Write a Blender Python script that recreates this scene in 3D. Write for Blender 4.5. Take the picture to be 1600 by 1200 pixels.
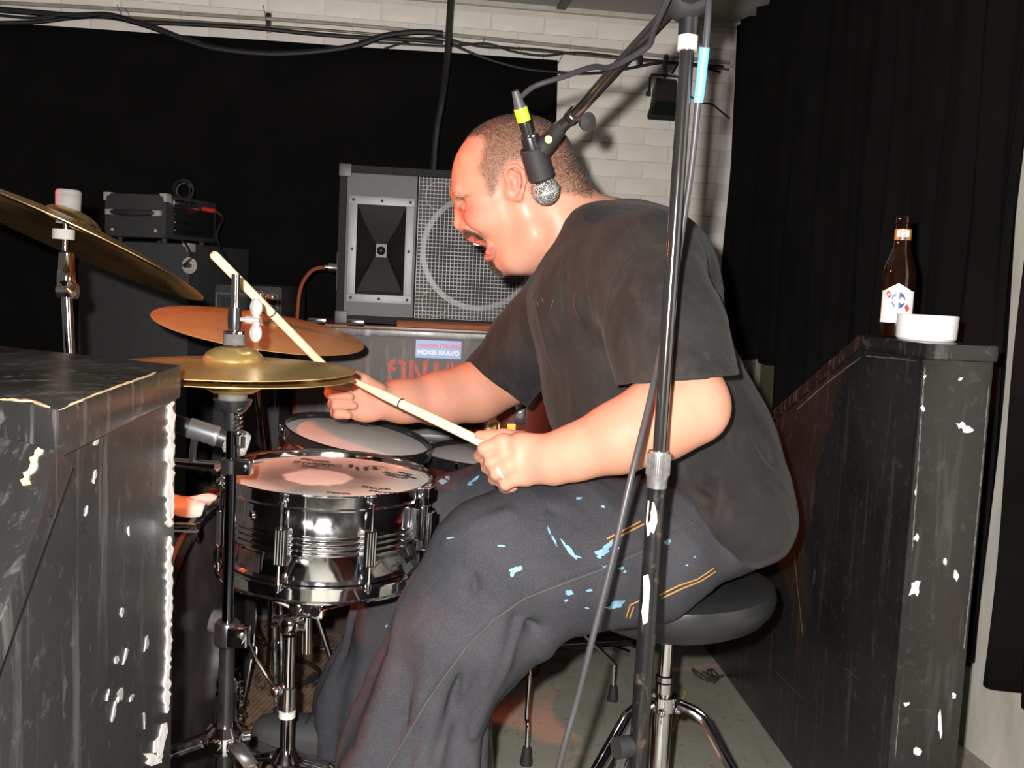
import bpy, bmesh, math, random
import numpy as np
from mathutils import Vector, Matrix, Euler
from mathutils.bvhtree import BVHTree

# ------------------------------------------------------------------ clear
for o in list(bpy.data.objects):
    bpy.data.objects.remove(o, do_unlink=True)
SC = bpy.context.scene
COL = SC.collection
random.seed(7)
RNG = np.random.default_rng(7)
PI = math.pi
R = math.radians

# ------------------------------------------------------------------ camera
F = 1550.0                                   # focal length in pixels of a 1600x1200 frame
CAM = Vector((0, 0, 1.05))
TILT, ROLL = 5.5, 2.7
CM = Matrix.Rotation(R(90 - TILT), 3, 'X') @ Matrix.Rotation(R(ROLL), 3, 'Z')
cd = bpy.data.cameras.new('camera')
cd.sensor_width = 36.0
cd.lens = 36.0 * F / 1600.0
cd.clip_start = 0.02
cam = bpy.data.objects.new('camera', cd)
COL.objects.link(cam)
cam.matrix_world = Matrix.Translation(CAM) @ CM.to_4x4()
SC.camera = cam

# ------------------------------------------------------------------ world and lights
w = bpy.data.worlds.new('dim_room'); SC.world = w; w.use_nodes = True
bg = w.node_tree.nodes['Background']
bg.inputs['Color'].default_value = (1.0, 0.9, 0.8, 1)
bg.inputs['Strength'].default_value = 0.085

def lamp(name, typ, loc, energy, color, radius=0.02, target=None, **kw):
    l = bpy.data.lights.new(name, typ); l.energy = energy; l.color = color
    if typ in ('POINT', 'SPOT'): l.shadow_soft_size = radius
    for k, v in kw.items(): setattr(l, k, v)
    o = bpy.data.objects.new(name, l); COL.objects.link(o); o.location = loc
    if target is not None:
        o.rotation_euler = (Vector(target) - Vector(loc)).to_track_quat('-Z', 'Y').to_euler()
    return o
# the camera's own flash sits up and to the left of the lens
lamp('camera_flash_offscreen', 'POINT', CAM + Vector((-0.05, 0.0, 0.047)), 290.0, (1.0, 0.955, 0.9), radius=0.012)
# red stage lamp hung above the front of the stage, to the drummer's face side
lamp('red_stage_lamp_offscreen', 'SPOT', (-2.4, 1.72, 2.02), 330.0, (1.0, 0.16, 0.03), radius=0.04, target=(-0.08, 1.85, 0.75), spot_size=R(31), spot_blend=0.3)

vs = SC.view_settings
vs.view_transform = 'Standard'
try: vs.look = 'None'
except Exception: pass
vs.exposure = 0.0
vs.gamma = 1.0
vs.use_curve_mapping = False

# ------------------------------------------------------------------ pixel helpers (a pixel is a direction only)
def ray(px, py):
    return CM @ Vector(((px - 800) / F, -(py - 600) / F, -1.0))
def P(px, py, Y):
    d = ray(px, py); return CAM + d * (Y / d.y)
def PZ(px, py, z):
    d = ray(px, py); return CAM + d * ((z - CAM.z) / d.z)
def PP(px, py, pt, n):
    d = ray(px, py); return CAM + d * ((Vector(pt) - CAM).dot(n) / d.dot(n))
def V(*a): return Vector(a)

# ------------------------------------------------------------------ materials
MATS = {}
def newmat(name):
    m = bpy.data.materials.new(name); m.use_nodes = True
    nt = m.node_tree
    b = nt.nodes['Principled BSDF']
    return m, nt, b
def N(nt, typ, **kw):
    n = nt.nodes.new(typ)
    for k, v in kw.items():
        if k.startswith('_'): setattr(n, k[1:], v)
        else: n.inputs[k.replace('_', ' ')].default_value = v
    return n
def rgba(c, a=1.0): return (c[0], c[1], c[2], a)
def mixrgb(nt, fac, a, b, blend='MIX'):
    n = nt.nodes.new('ShaderNodeMix'); n.data_type = 'RGBA'; n.blend_type = blend
    for idx, val in ((0, fac), (6, a), (7, b)):
        if hasattr(val, 'is_linked') or hasattr(val, 'links'): nt.links.new(val, n.inputs[idx])
        elif idx == 0: n.inputs[0].default_value = val
        else: n.inputs[idx].default_value = rgba(val)
    return n.outputs[2]
def ramp(nt, src, stops):
    n = nt.nodes.new('ShaderNodeValToRGB')
    el = n.color_ramp.elements
    while len(el) < len(stops): el.new(0.5)
    for e, (p, c) in zip(el, stops):
        e.position = p; e.color = rgba(c) if not isinstance(c, (int, float)) else (c, c, c, 1)
    nt.links.new(src, n.inputs[0]); return n.outputs[0]
def coords(nt, scale=(1, 1, 1), rot=(0, 0, 0), kind='Object'):
    t = nt.nodes.new('ShaderNodeTexCoord'); m = nt.nodes.new('ShaderNodeMapping')
    m.inputs['Scale'].default_value = scale; m.inputs['Rotation'].default_value = rot
    nt.links.new(t.outputs[kind], m.inputs['Vector']); return m.outputs['Vector']
def noise(nt, vec, scale, detail=4, rough=0.55, dist=0.0):
    n = nt.nodes.new('ShaderNodeTexNoise')
    n.inputs['Scale'].default_value = scale; n.inputs['Detail'].default_value = detail
    n.inputs['Roughness'].default_value = rough; n.inputs['Distortion'].default_value = dist
    nt.links.new(vec, n.inputs['Vector']); return n.outputs['Fac']
def bumpn(nt, b, h, strength, dist=0.002):
    n = nt.nodes.new('ShaderNodeBump'); n.inputs['Strength'].default_value = strength
    n.inputs['Distance'].default_value = dist
    nt.links.new(h, n.inputs['Height']); nt.links.new(n.outputs['Normal'], b.inputs['Normal'])
def M(name, col, rough=0.5, metal=0.0, var=0.12, scale=14, bump=0.0, bscale=120, spec=0.5, coat=0.0, sheen=0.0, stretch=(1, 1, 1), rvar=0.0):
    if name in MATS: return MATS[name]
    m, nt, b = newmat(name)
    v = coords(nt, stretch)
    f = noise(nt, v, scale)
    lo = tuple(max(0, c * (1 - var)) for c in col); hi = tuple(min(1, c * (1 + var)) for c in col)
    nt.links.new(ramp(nt, f, [(0.3, lo), (0.7, hi)]), b.inputs['Base Color'])
    b.inputs['Roughness'].default_value = rough; b.inputs['Metallic'].default_value = metal
    b.inputs['Specular IOR Level'].default_value = spec
    b.inputs['Coat Weight'].default_value = coat
    b.inputs['Sheen Weight'].default_value = sheen
    if rvar:
        nt.links.new(ramp(nt, noise(nt, v, scale * 2.3), [(0.3, max(0.02, rough - rvar)), (0.75, min(1, rough + rvar))]), b.inputs['Roughness'])
    if bump: bumpn(nt, b, noise(nt, v, bscale, 3), bump)
    MATS[name] = m; return m

# ------------------------------------------------------------------ mesh builder
def basis(d, up=None):
    z = Vector(d).normalized()
    u = Vector(up) if up is not None else (Vector((0, 0, 1)) if abs(z.z) < 0.93 else Vector((1, 0, 0)))
    x = u.cross(z).normalized(); y = z.cross(x)
    return x, y, z
class MB:
    def __init__(s): s.v = []; s.f = []
    def add(s, vs, fs):
        o = len(s.v); s.v += [tuple(v) for v in vs]; s.f += [tuple(i + o for i in f) for f in fs]; return s
    def rings(s, rings, cap0=True, cap1=True, closed=False):
        n = len(rings[0]); vs = [p for r in rings for p in r]; fs = []
        m = len(rings)
        for i in range(m if closed else m - 1):
            a = i * n; b = ((i + 1) % m) * n
            for j in range(n):
                k = (j + 1) % n
                fs.append((a + j, a + k, b + k, b + j))
        if not closed:
            if cap0: fs.append(tuple(reversed(range(n))))
            if cap1: fs.append(tuple((m - 1) * n + j for j in range(n)))
        return s.add(vs, fs)
    def cyl(s, p0, p1, r0, r1=None, seg=16, caps=True):
        p0 = Vector(p0); p1 = Vector(p1); r1 = r0 if r1 is None else r1
        x, y, z = basis(p1 - p0)
        def ring(p, r): return [p + (x * math.cos(2 * PI * i / seg) + y * math.sin(2 * PI * i / seg)) * r for i in range(seg)]
        return s.rings([ring(p0, r0), ring(p1, r1)], caps, caps)
    def tube(s, pts, r, seg=10, smooth=0, caps=True):
        pts = [Vector(p) for p in pts]
        rs = list(r) if isinstance(r, (list, tuple)) else None
        if smooth:
            q = catmull(pts, smooth)
            if rs: rs = list(np.interp(np.linspace(0, len(pts) - 1, len(q)), range(len(pts)), rs))
            pts = q
        if rs is None: rs = [r] * len(pts)
        ref = None; rings = []
        for i, p in enumerate(pts):
            t = (pts[min(i + 1, len(pts) - 1)] - pts[max(i - 1, 0)])
            if t.length < 1e-9: t = Vector((0, 0, 1))
            t.normalize()
            if ref is None: x, y, _ = basis(t)
            else:
                x = (ref - t * ref.dot(t))
                if x.length < 1e-6: x, y, _ = basis(t)
                x.normalize(); y = t.cross(x)
            ref = x
            rings.append([p + (x * math.cos(2 * PI * j / seg) + y * math.sin(2 * PI * j / seg)) * rs[i] for j in range(seg)])
        return s.rings(rings, caps, caps)
    def lathe(s, prof, o, axis=(0, 0, 1), seg=32, closed=False, xdir=None):
        o = Vector(o); x, y, z = basis(axis, xdir)
        rings = [[o + z * h + (x * math.cos(2 * PI * i / seg) + y * math.sin(2 * PI * i / seg)) * max(r, 1e-5) for i in range(seg)] for r, h in prof]
        return s.rings(rings, True, True, closed)
    def sphere(s, c, r, seg=16, rows=10, mat=None):
        c = Vector(c); rr = r if isinstance(r, (tuple, list)) else (r, r, r)
        rings = []
        for i in range(1, rows):
            a = PI * i / rows
            ring = []
            for j in range(seg):
                t = 2 * PI * j / seg
                q = Vector((math.sin(a) * math.cos(t) * rr[0], math.sin(a) * math.sin(t) * rr[1], math.cos(a) * rr[2]))
                ring.append(c + (mat @ q if mat else q))
            rings.append(ring)
        return s.rings(list(reversed(rings)))
    def torus(s, c, axis, Rr, r, seg=32, sec=8, a0=0, a1=2 * PI, xdir=None):
        c = Vector(c); x, y, z = basis(axis, xdir); full = abs(a1 - a0 - 2 * PI) < 1e-6
        rings = []
        for i in range(seg if full else seg + 1):
            t = a0 + (a1 - a0) * i / seg
            d = x * math.cos(t) + y * math.sin(t)
            rings.append([c + d * (Rr + r * math.cos(2 * PI * j / sec)) + z * r * math.sin(2 * PI * j / sec) for j in range(sec)])
        return s.rings(rings, True, True, full)
    def box(s, c, size, rot=None, bev=0.0):
        bm = bmesh.new(); bmesh.ops.create_cube(bm, size=1.0)
        for v in bm.verts: v.co = Vector((v.co.x * size[0], v.co.y * size[1], v.co.z * size[2]))
        if bev: bmesh.ops.bevel(bm, geom=bm.edges[:], offset=bev, segments=2, affect='EDGES', profile=0.7)
        bm.verts.index_update(); c = Vector(c)
        vs = [c + (rot @ v.co if rot is not None else v.co) for v in bm.verts]
        fs = [tuple(v.index for v in f.verts) for f in bm.faces]
        bm.free(); return s.add(vs, fs)
    def bar(s, p0, p1, wx, wy, up=None, bev=0.0):
        p0 = Vector(p0); p1 = Vector(p1); x, y, z = basis(p1 - p0, up)
        return s.box((p0 + p1) / 2, (wx, wy, (p1 - p0).length), Matrix((x, y, z)).transposed(), bev)
    def prism(s, poly, ext, bev=0.0):
        poly = [Vector(p) for p in poly]; ext = Vector(ext); n = len(poly)
        bm = bmesh.new()
        a = [bm.verts.new(p) for p in poly]; b = [bm.verts.new(p + ext) for p in poly]
        bm.faces.new(a); bm.faces.new(list(reversed(b)))
        for i in range(n): bm.faces.new((a[(i + 1) % n], a[i], b[i], b[(i + 1) % n]))
        bmesh.ops.recalc_face_normals(bm, faces=bm.faces[:])
        if bev: bmesh.ops.bevel(bm, geom=bm.edges[:], offset=bev, segments=2, affect='EDGES', profile=0.7)
        bm.verts.index_update()
        vs = [v.co.copy() for v in bm.verts]; fs = [tuple(v.index for v in f.verts) for f in bm.faces]
        bm.free(); return s.add(vs, fs)
    def mesh(s, name, mat, off=Vector(), sharp=38):
        me = bpy.data.meshes.new(name)
        me.from_pydata([tuple(Vector(v) - off) for v in s.v], [], s.f)
        finish(me, mat, sharp); return me
    def build(s, name, mat, parent=None, sharp=38, label=None, cat=None, group=None, kind=None, rel=None):
        if parent is None and rel is None:
            a = np.array(s.v); off = Vector(((a[:, 0].min() + a[:, 0].max()) / 2, (a[:, 1].min() + a[:, 1].max()) / 2, a[:, 2].min()))
        else: off = Vector()
        o = bpy.data.objects.new(name, s.mesh(name, mat, off, sharp)); COL.objects.link(o)
        if parent is None: o.matrix_basis = Matrix.Translation(off) if rel is None else rel
        else: attach(o, parent, rel)
        return tag(o, label, cat, group, kind)
def finish(me, mat, sharp=38):
    me.validate(); me.update()
    bm = bmesh.new(); bm.from_mesh(me); bmesh.ops.recalc_face_normals(bm, faces=bm.faces[:]); bm.to_mesh(me); bm.free()
    if mat: me.materials.append(mat)
    me.polygons.foreach_set('use_smooth', [True] * len(me.polygons))
    if sharp is not None:
        me.set_sharp_from_angle(angle=R(sharp))
    me.update()
def attach(o, parent, rel=None):
    """parent o under parent; rel is o's place in the world (identity when its mesh is in world coordinates)"""
    o.parent = parent
    o.matrix_basis = world_of(parent).inverted() @ (rel if rel is not None else Matrix())
def tag(o, label=None, cat=None, group=None, kind=None):
    if label: o['label'] = label
    if cat: o['category'] = cat
    if group: o['group'] = group
    if kind: o['kind'] = kind
    return o
def thing(name, label, cat, loc, group=None):
    o = bpy.data.objects.new(name, None); COL.objects.link(o)
    o.empty_display_size = 0.05
    o.location = loc
    return tag(o, label, cat, group)
def inst(name, me, mtx, parent, kind=None):
    o = bpy.data.objects.new(name, me); COL.objects.link(o)
    attach(o, parent, mtx)
    if kind: o['kind'] = kind
    return o
def catmull(pts, n):
    pts = [Vector(p) for p in pts]; out = []
    for i in range(len(pts) - 1):
        p0 = pts[max(i - 1, 0)]; p1 = pts[i]; p2 = pts[i + 1]; p3 = pts[min(i + 2, len(pts) - 1)]
        for k in range(n):
            t = k / n
            out.append(0.5 * ((2 * p1) + (p2 - p0) * t + (2 * p0 - 5 * p1 + 4 * p2 - p3) * t * t + (3 * p1 - p0 - 3 * p2 + p3) * t ** 3))
    out.append(pts[-1]); return out
def bvh_of(o):
    me = o.data; mw = world_of(o)
    return BVHTree.FromPolygons([mw @ v.co for v in me.vertices], [tuple(p.vertices) for p in me.polygons])
def world_of(o):
    m = o.matrix_basis.copy(); p = o.parent
    while p: m = p.matrix_basis @ m; p = p.parent
    return m
def hit(bvh, px, py):
    d = ray(px, py).normalized()
    loc, nrm, idx, dist = bvh.ray_cast(CAM, d)
    if loc is None: return None, None
    if nrm.dot(d) > 0: nrm = -nrm
    return loc, nrm
def decal(bvh, poly, lift=0.0008, mb=None):
    """thin raised chip lying on a surface: outline given as pixels, depth from the surface hit"""
    mb = mb or MB(); cx = sum(p[0] for p in poly) / len(poly); cy = sum(p[1] for p in poly) / len(poly)
    pts = []; ns = []
    for x, y in list(poly) + [(cx, cy)]:
        l, n = hit(bvh, x, y)
        if l is None: return mb
        pts.append(l); ns.append(n)
    k = len(poly); top = [p + n * lift for p, n in zip(pts, ns)]; bot = [p - n * 0.0006 for p, n in zip(pts, ns)]
    vs = top + bot[:k]; fs = []
    for i in range(k):
        j = (i + 1) % k
        fs.append((i, j, k)); fs.append((j, i, k + 1 + i, k + 1 + j))
    return mb.add(vs, fs)
def splat(x, y, rx, ry, n=9, jag=0.35, ang=0.0, seed=0):
    g = random.Random(seed * 977 + int(x * 13 + y * 7)); out = []
    for i in range(n):
        t = 2 * PI * i / n; k = 1 + g.uniform(-jag, jag)
        a, b = math.cos(t) * rx * k, math.sin(t) * ry * k
        out.append((x + a * math.cos(ang) - b * math.sin(ang), y + a * math.sin(ang) + b * math.cos(ang)))
    return out
def textobj(name, body, size, mtx, mat, parent, bold=0.0, ext=0.0006):
    cu = bpy.data.curves.new(name, 'FONT'); cu.body = body; cu.size = size; cu.extrude = ext; cu.offset = bold
    cu.align_x = 'CENTER'; cu.align_y = 'CENTER'; cu.resolution_u = 3
    tmp = bpy.data.objects.new(name + '_tmp', cu); COL.objects.link(tmp)
    me = bpy.data.meshes.new_from_object(tmp.evaluated_get(bpy.context.evaluated_depsgraph_get()))
    bpy.data.objects.remove(tmp, do_unlink=True)
    me.materials.clear(); me.materials.append(mat); me.name = name
    o = bpy.data.objects.new(name, me); COL.objects.link(o); attach(o, parent, mtx); return o
def frame(o, x, y):
    x = Vector(x).normalized(); y = (Vector(y) - x * Vector(y).dot(x)).normalized(); z = x.cross(y)
    m = Matrix((x, y, z)).transposed().to_4x4(); m.translation = Vector(o); return m

# ------------------------------------------------------------------ shared materials
CHROME = M('chrome', (0.78, 0.78, 0.8), 0.09, 1.0, var=0.06, scale=30, rvar=0.05)
CHROME_DULL = M('worn_chrome', (0.62, 0.62, 0.63), 0.22, 1.0, var=0.2, scale=22, rvar=0.12)
BLACKMETAL = M('black_enamel', (0.012, 0.012, 0.013), 0.28, 0.0, var=0.4, scale=40, spec=0.6, coat=0.2)
BLACKRUB = M('black_rubber', (0.014, 0.014, 0.015), 0.65, 0.0, var=0.3, bump=0.1)
BLACKPLAST = M('black_plastic', (0.016, 0.016, 0.017), 0.42, 0.0, var=0.3)
CABLE = M('cable_rubber', (0.013, 0.013, 0.014), 0.5, 0.0, var=0.3)
FELT = M('grey_felt', (0.09, 0.09, 0.088), 0.95, 0.0, var=0.25, scale=90, bump=0.5, bscale=500)
BRONZE = None
# ================================================================== the room (its walls stand 8 degrees turned from the camera)
YAW = 8.0
E1 = V(math.cos(R(YAW)), math.sin(R(YAW)), 0); E2 = V(-math.sin(R(YAW)), math.cos(R(YAW)), 0)
EZ = V(0, 0, 1)
CO = V(0.757, 4.05, 0) + E1 * 0.13                     # corner of back and right wall, on the floor
ZC = 2.135
def WB(px, py, off=0.0): return PP(px, py, CO - E2 * off, E2)        # on the back wall, off metres in front of it
def WR(px, py, off=0.0): return PP(px, py, CO - E1 * off, E1)        # on the right wall

PLASTER = M('painted_brick', (0.86, 0.81, 0.75), 0.42, var=0.07, scale=9, bump=0.35, bscale=60)
GROUT = M('painted_mortar', (0.68, 0.63, 0.58), 0.6, var=0.1, scale=9, bump=0.3)
WALLR = M('side_wall_paint', (0.56, 0.53, 0.47), 0.6, var=0.22, scale=5, bump=0.2, stretch=(2, 2, 0.6))
CEIL = M('ceiling_board', (0.36, 0.35, 0.33), 0.75, var=0.05, scale=5)
def floor_mat():
    m, nt, b = newmat('stage_floor_paint'); v = coords(nt)
    n1 = noise(nt, v, 4, 6); n2 = noise(nt, coords(nt, (14, 1.2, 1)), 3, 5); n3 = noise(nt, v, 60, 3)
    c = ramp(nt, n1, [(0.25, (0.19, 0.185, 0.155)), (0.75, (0.29, 0.285, 0.245))])
    c = mixrgb(nt, ramp(nt, n2, [(0.58, 0.0), (0.75, 0.45)]), c, (0.12, 0.11, 0.095))
    c = mixrgb(nt, ramp(nt, n3, [(0.62, 0.0), (0.7, 0.7)]), c, (0.09, 0.085, 0.075))
    nt.links.new(c, b.inputs['Base Color']); b.inputs['Roughness'].default_value = 0.55
    bumpn(nt, b, n3, 0.25); return m
FLOORM = floor_mat()
MB().box((-0.7, 2.1, -0.05), (5.6, 5.0, 0.1)).build('floor', FLOORM, kind='structure')
wb = MB().prism([CO + E1 * 0.1, CO - E1 * 3.9, CO - E1 * 3.9 + EZ * 2.25, CO + E1 * 0.1 + EZ * 2.25], E2 * 0.12).build('wall_back', GROUT, kind='structure')
wr = MB().prism([CO, CO - E2 * 3.9, CO - E2 * 3.9 + EZ * 2.25, CO + EZ * 2.25], E1 * 0.12).build('wall_right', WALLR, kind='structure')
cl = MB().prism([CO + EZ * ZC + E1 * 0.1, CO + EZ * ZC - E1 * 3.9, CO + EZ * ZC - E1 * 3.9 - E2 * 1.9, CO + EZ * ZC - E2 * 1.9 + E1 * 0.1], EZ * 0.06).build('ceiling', CEIL, kind='structure')
# ceiling joint strip and cove moulding
jp = PP(880, 6, V(0, 0, ZC), EZ)
MB().bar(jp + E2 * 0.5 - EZ * 0.004, jp - E2 * 0.9 - EZ * 0.004, 0.035, 0.012, up=EZ).build('joint_strip', M('grey_strip', (0.1, 0.1, 0.1), 0.6), cl)
cv = CO + EZ * (ZC - 0.009) - E2 * 0.012
MB().bar(cv, cv - E1 * 3.8, 0.024, 0.018, up=EZ).build('trim_1', M('cream_trim', (0.52, 0.5, 0.44), 0.5, var=0.1), kind='structure')
# bricks, each one proud of the mortar
BL, BH, BJ = 0.2045, 0.0615, 0.004
bricks = [MB().box((0, 0, 0), (BL + d, 0.014, BH), None, 0.002).mesh('brick', PLASTER) for d in (0, -0.001, -0.003)]
RB = Matrix((E1, E2, EZ)).transposed().to_4x4()
def sz(px, py):
    q = WB(px, py); return (q - CO).dot(E1), q.z
def brick_run(s0, s1, z0, z1):
    k0, k1 = int(z0 / (BH + BJ)), int(z1 / (BH + BJ))
    for k in range(k0, k1 + 1):
        zc = (k + 0.5) * (BH + BJ)
        if zc + BH / 2 > ZC - 0.002: continue
        j0 = int(math.floor(s0 / (BL + BJ))) - 1
        for j in range(j0, 2):
            sc = (j + (0.5 if k % 2 else 0.0)) * (BL + BJ)
            if sc - BL / 2 < s0 or sc + BL / 2 > min(s1, -0.002): continue
            if (k, j) in DONE: continue
            DONE.add((k, j))
            m = RB.copy(); m.translation = CO + E1 * sc + EZ * zc - E2 * (0.0005 + random.uniform(-0.0008, 0.0008))
            inst('brick', random.choice(bricks), m, wb)
DONE = set()
brick_run(sz(800, 200)[0], 0, 0.0, ZC)
brick_run(sz(-60, 20)[0], sz(880, 60)[0], sz(0, 62)[1], ZC)

# black backdrop cloth on the back wall
def cloth_mat(name, col, sc=1.0):
    m, nt, b = newmat(name); v = coords(nt)
    nt.links.new(ramp(nt, noise(nt, v, 5 * sc, 6), [(0.3, tuple(c * 0.7 for c in col)), (0.8, tuple(c * 1.5 for c in col))]), b.inputs['Base Color'])
    b.inputs['Roughness'].default_value = 0.95; b.inputs['Specular IOR Level'].default_value = 0.12
    bumpn(nt, b, noise(nt, v, 500 * sc, 2), 0.3, 0.001); return m
DRAPE = cloth_mat('black_drape', (0.0038, 0.0036, 0.0036))
def drape_grid(fn, nu, nv):
    mb = MB(); vs = []; fs = []
    for i in range(nu + 1):
        for j in range(nv + 1): vs.append(fn(i / nu, j / nv))
    for i in range(nu):
        for j in range(nv):
            a = i * (nv + 1) + j; fs.append((a, a + nv + 1, a + nv + 2, a + 1))
    mb.add(vs, fs); return mb
def solid(o, t):
    md = o.modifiers.new('thickness', 'SOLIDIFY'); md.thickness = t; md.offset = 0
s_r, z_r = sz(869, 98); s_l, z_l = sz(0, 40)
def bd(u, v):
    s = s_l - 0.55 + (s_r - s_l + 0.55) * u
    zt = z_l + (z_r - z_l) * (s - s_l) / (s_r - s_l)
    z = 0.03 + (zt - 0.03) * v
    return CO + E1 * (s + 0.006 * math.sin(z * 5) * u) + EZ * z - E2 * (0.045 + 0.012 * math.sin(s * 9 + 0.6 * math.sin(z * 3)) * (1 - 0.7 * v))
o = drape_grid(bd, 90, 24).build('backdrop_cloth', DRAPE, label='flat black backdrop cloth hung over the white brick back wall', cat='cloth'); solid(o, 0.004)

# side curtains in three lengths along the right wall
def side_curtain(t0, t1, z0a, z0b, label, ph, lean=0.0, k=46, amp=0.028, off=0.075):
    n = int((t1 - t0) * 110) + 8
    def fn(u, v):
        t = t0 + (t1 - t0) * u; zb = z0a + (z0b - z0a) * u + 0.006 * math.sin(t * 40)
        z = zb + (ZC - 0.02 - zb) * v
        w_ = math.sin(t * k + ph + 0.5 * math.sin(t * 11 + ph)) + 0.35 * math.sin(t * k * 2.3 + 1.1 * ph)
        return CO - E2 * (t + lean * (1 - v)) + EZ * z - E1 * (off + amp * w_ * (1.0 - 0.35 * v) + 0.006 * math.sin(z * 6 + t * 20))
    o = drape_grid(fn, n, 26).build('stage_curtain', DRAPE, label=label, cat='curtain', group='black curtains along the side wall'); solid(o, 0.004); return o
def tz(px, py, off=0.075):
    q = WR(px, py, off); return -(q - CO).dot(E2), q.z
tA, zA = tz(1216, 572); tB, zB = tz(1532, 1046); tC, zC = tz(1552, 900); _, zC2 = tz(1600, 1070)
side_curtain(0.055, tA, zA + 0.02, zA, 'short black curtain ending above a strip of olive wall in the corner', 0.3)
side_curtain(tA + 0.01, tB, zA - 0.55, zB, 'long pleated black curtain behind the beer bottle', 1.7)
side_curtain(tC - 0.002, tC + 0.75, zB - 0.005, zC2 - 0.03, 'black curtain panel separated by a slit that shows pale wall', 4.1)
# olive board and grey post on the side wall below the short curtain
OLIVE = M('olive_paint', (0.16, 0.145, 0.065), 0.6, var=0.15)
a = tz(1188, 600, 0.01)[0]; b_ = tz(1222, 600, 0.01)[0]
MB().prism([CO - E2 * a + EZ * 0.0, CO - E2 * (b_ + 0.1) + EZ * 0.0, CO - E2 * (b_ + 0.1) + EZ * 1.3, CO - E2 * a + EZ * 1.3], -E1 * 0.014, 0.002).build('trim_2', OLIVE, kind='structure')
a2 = tz(1176, 600, 0.01)[0]
MB().prism([CO - E2 * (a2 - 0.0) + EZ * 0.0, CO - E2 * (a - 0.012) + EZ * 0.0, CO - E2 * (a - 0.012) + EZ * 1.3, CO - E2 * a2 + EZ * 1.3], -E1 * 0.03, 0.003).build('trim_3', M('grey_post', (0.2, 0.19, 0.15), 0.6), kind='structure')

# ------------------------------------------------------------------ conduit, cables and ties along the top of the back wall
rail = [WB(x, y, 0.03) for x, y in ((-120, -2), (150, 12), (330, 24), (550, 39), (760, 60), (950, 79), (1140, 98))]
t = thing('conduit_rail', 'pale metal conduit running along the top of the brick wall', 'pipe', rail[3])
MB().tube(rail, 0.0075, 8, 4).build('pipe', M('painted_conduit', (0.34, 0.32, 0.28), 0.4, var=0.25), t)
rail2 = [p - EZ * 0.026 for p in rail]
MB().tube(rail2, 0.005, 8, 4).build('pipe', M('brass_conduit', (0.22, 0.2, 0.14), 0.35, 0.5, var=0.5, scale=5), t)
clampm = None
for x, y in ((420, 30), (700, 54), (1000, 84)):
    q = WB(x, y, 0.02); MB().bar(q + EZ * 0.02, q - EZ * 0.045, 0.02, 0.03, up=E2, bev=0.002).build('clamp', BLACKMETAL, t)
def wallcable(pts, r, off, label, name='wall_cable', n=5):
    MB().tube([WB(x, y, off) for x, y in pts], r, 8, n).build(name, CABLE, label=label, cat='cable', group='cables along the top of the back wall')
wallcable(((-60, 12), (0, 15), (60, 20), (115, 24), (165, 23), (200, 31), (240, 43), (290, 62), (340, 76), (420, 84), (500, 80), (560, 70), (600, 56), (650, 50), (692, 52)), 0.011, 0.075, 'thick black cable bundle sagging in front of the top of the backdrop')
wallcable(((-60, 36), (0, 36), (60, 34), (110, 28), (160, 26), (220, 34), (300, 38), (400, 44), (480, 52), (560, 58), (640, 62), (692, 66)), 0.008, 0.06, 'black cable pulled straight along the wall below the conduit')
wallcable(((-60, 20), (0, 24), (50, 28), (90, 24), (130, 22), (175, 28)), 0.005, 0.09, 'thin black cable looping over the thick bundle')
wallcable(((700, 66), (755, 90), (817, 107), (872, 113), (917, 115), (965, 110), (1033, 98), (1080, 101), (1126, 113)), 0.0055, 0.055, 'single black cable drooping across the corner of the backdrop to the flood light')
wallcable(((560, 64), (640, 69), (700, 72), (760, 68), (800, 80), (850, 87), (900, 82), (960, 88), (1040, 96), (1130, 104)), 0.0045, 0.05, 'thin black cable twisted along the conduit')
wallcable(((600, 76), (650, 62), (690, 58), (720, 66), (760, 74), (830, 76), (900, 84)), 0.004, 0.062, 'thin black cable crossing the knot by the hanging lead')
wallcable(((1050, 115), (1062, 96), (1075, 90)), 0.004, 0.05, 'short lead from the flood light up to the conduit')
wallcable(((1078, 150), (1095, 160), (1112, 163), (1124, 172), (1140, 185)), 0.004, 0.04, 'thin lead curving from the flood light behind the curtain')
hang = [P(x, y, Y) for x, y, Y in ((706, -30, 3.55), (702, 30, 3.55), (698, 100, 3.55), (690, 160, 3.5), (682, 205, 3.52), (677, 265, 3.52), (674, 330, 3.52), (672, 480, 3.52))]
MB().tube(hang, 0.011, 8, 5).build('hanging_cable', CABLE, label='thick black cable hanging from the ceiling down behind the loudspeaker', cat='cable')
TIE = M('tie_plastic', (0.05, 0.05, 0.05), 0.5)
for (x0, y0, x1, y1), lb in zip(((183, 8, 191, 26), (196, 12, 204, 28), (411, 8, 419, 48), (758, 56, 753, 73), (882, 80, 870, 103), (811, 72, 818, 86), (1120, 105, 1113, 118)),
        ('slanting up from the thick sagging bundle', 'curled short on the thick sagging bundle', 'standing tall above the straight cable', 'above the conduit', 'pointing down at the corner of the backdrop', 'on the twisted cables', 'next to the curtain edge')):
    a, b_ = WB(x0, y0, 0.07), WB(x1, y1, 0.07)
    MB().bar(a, b_, 0.004, 0.002, bev=0.0005).build('cable_tie', TIE, label='cut tail of a cable tie ' + lb, cat='cable tie', group='cable ties on the wall cables')

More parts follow.
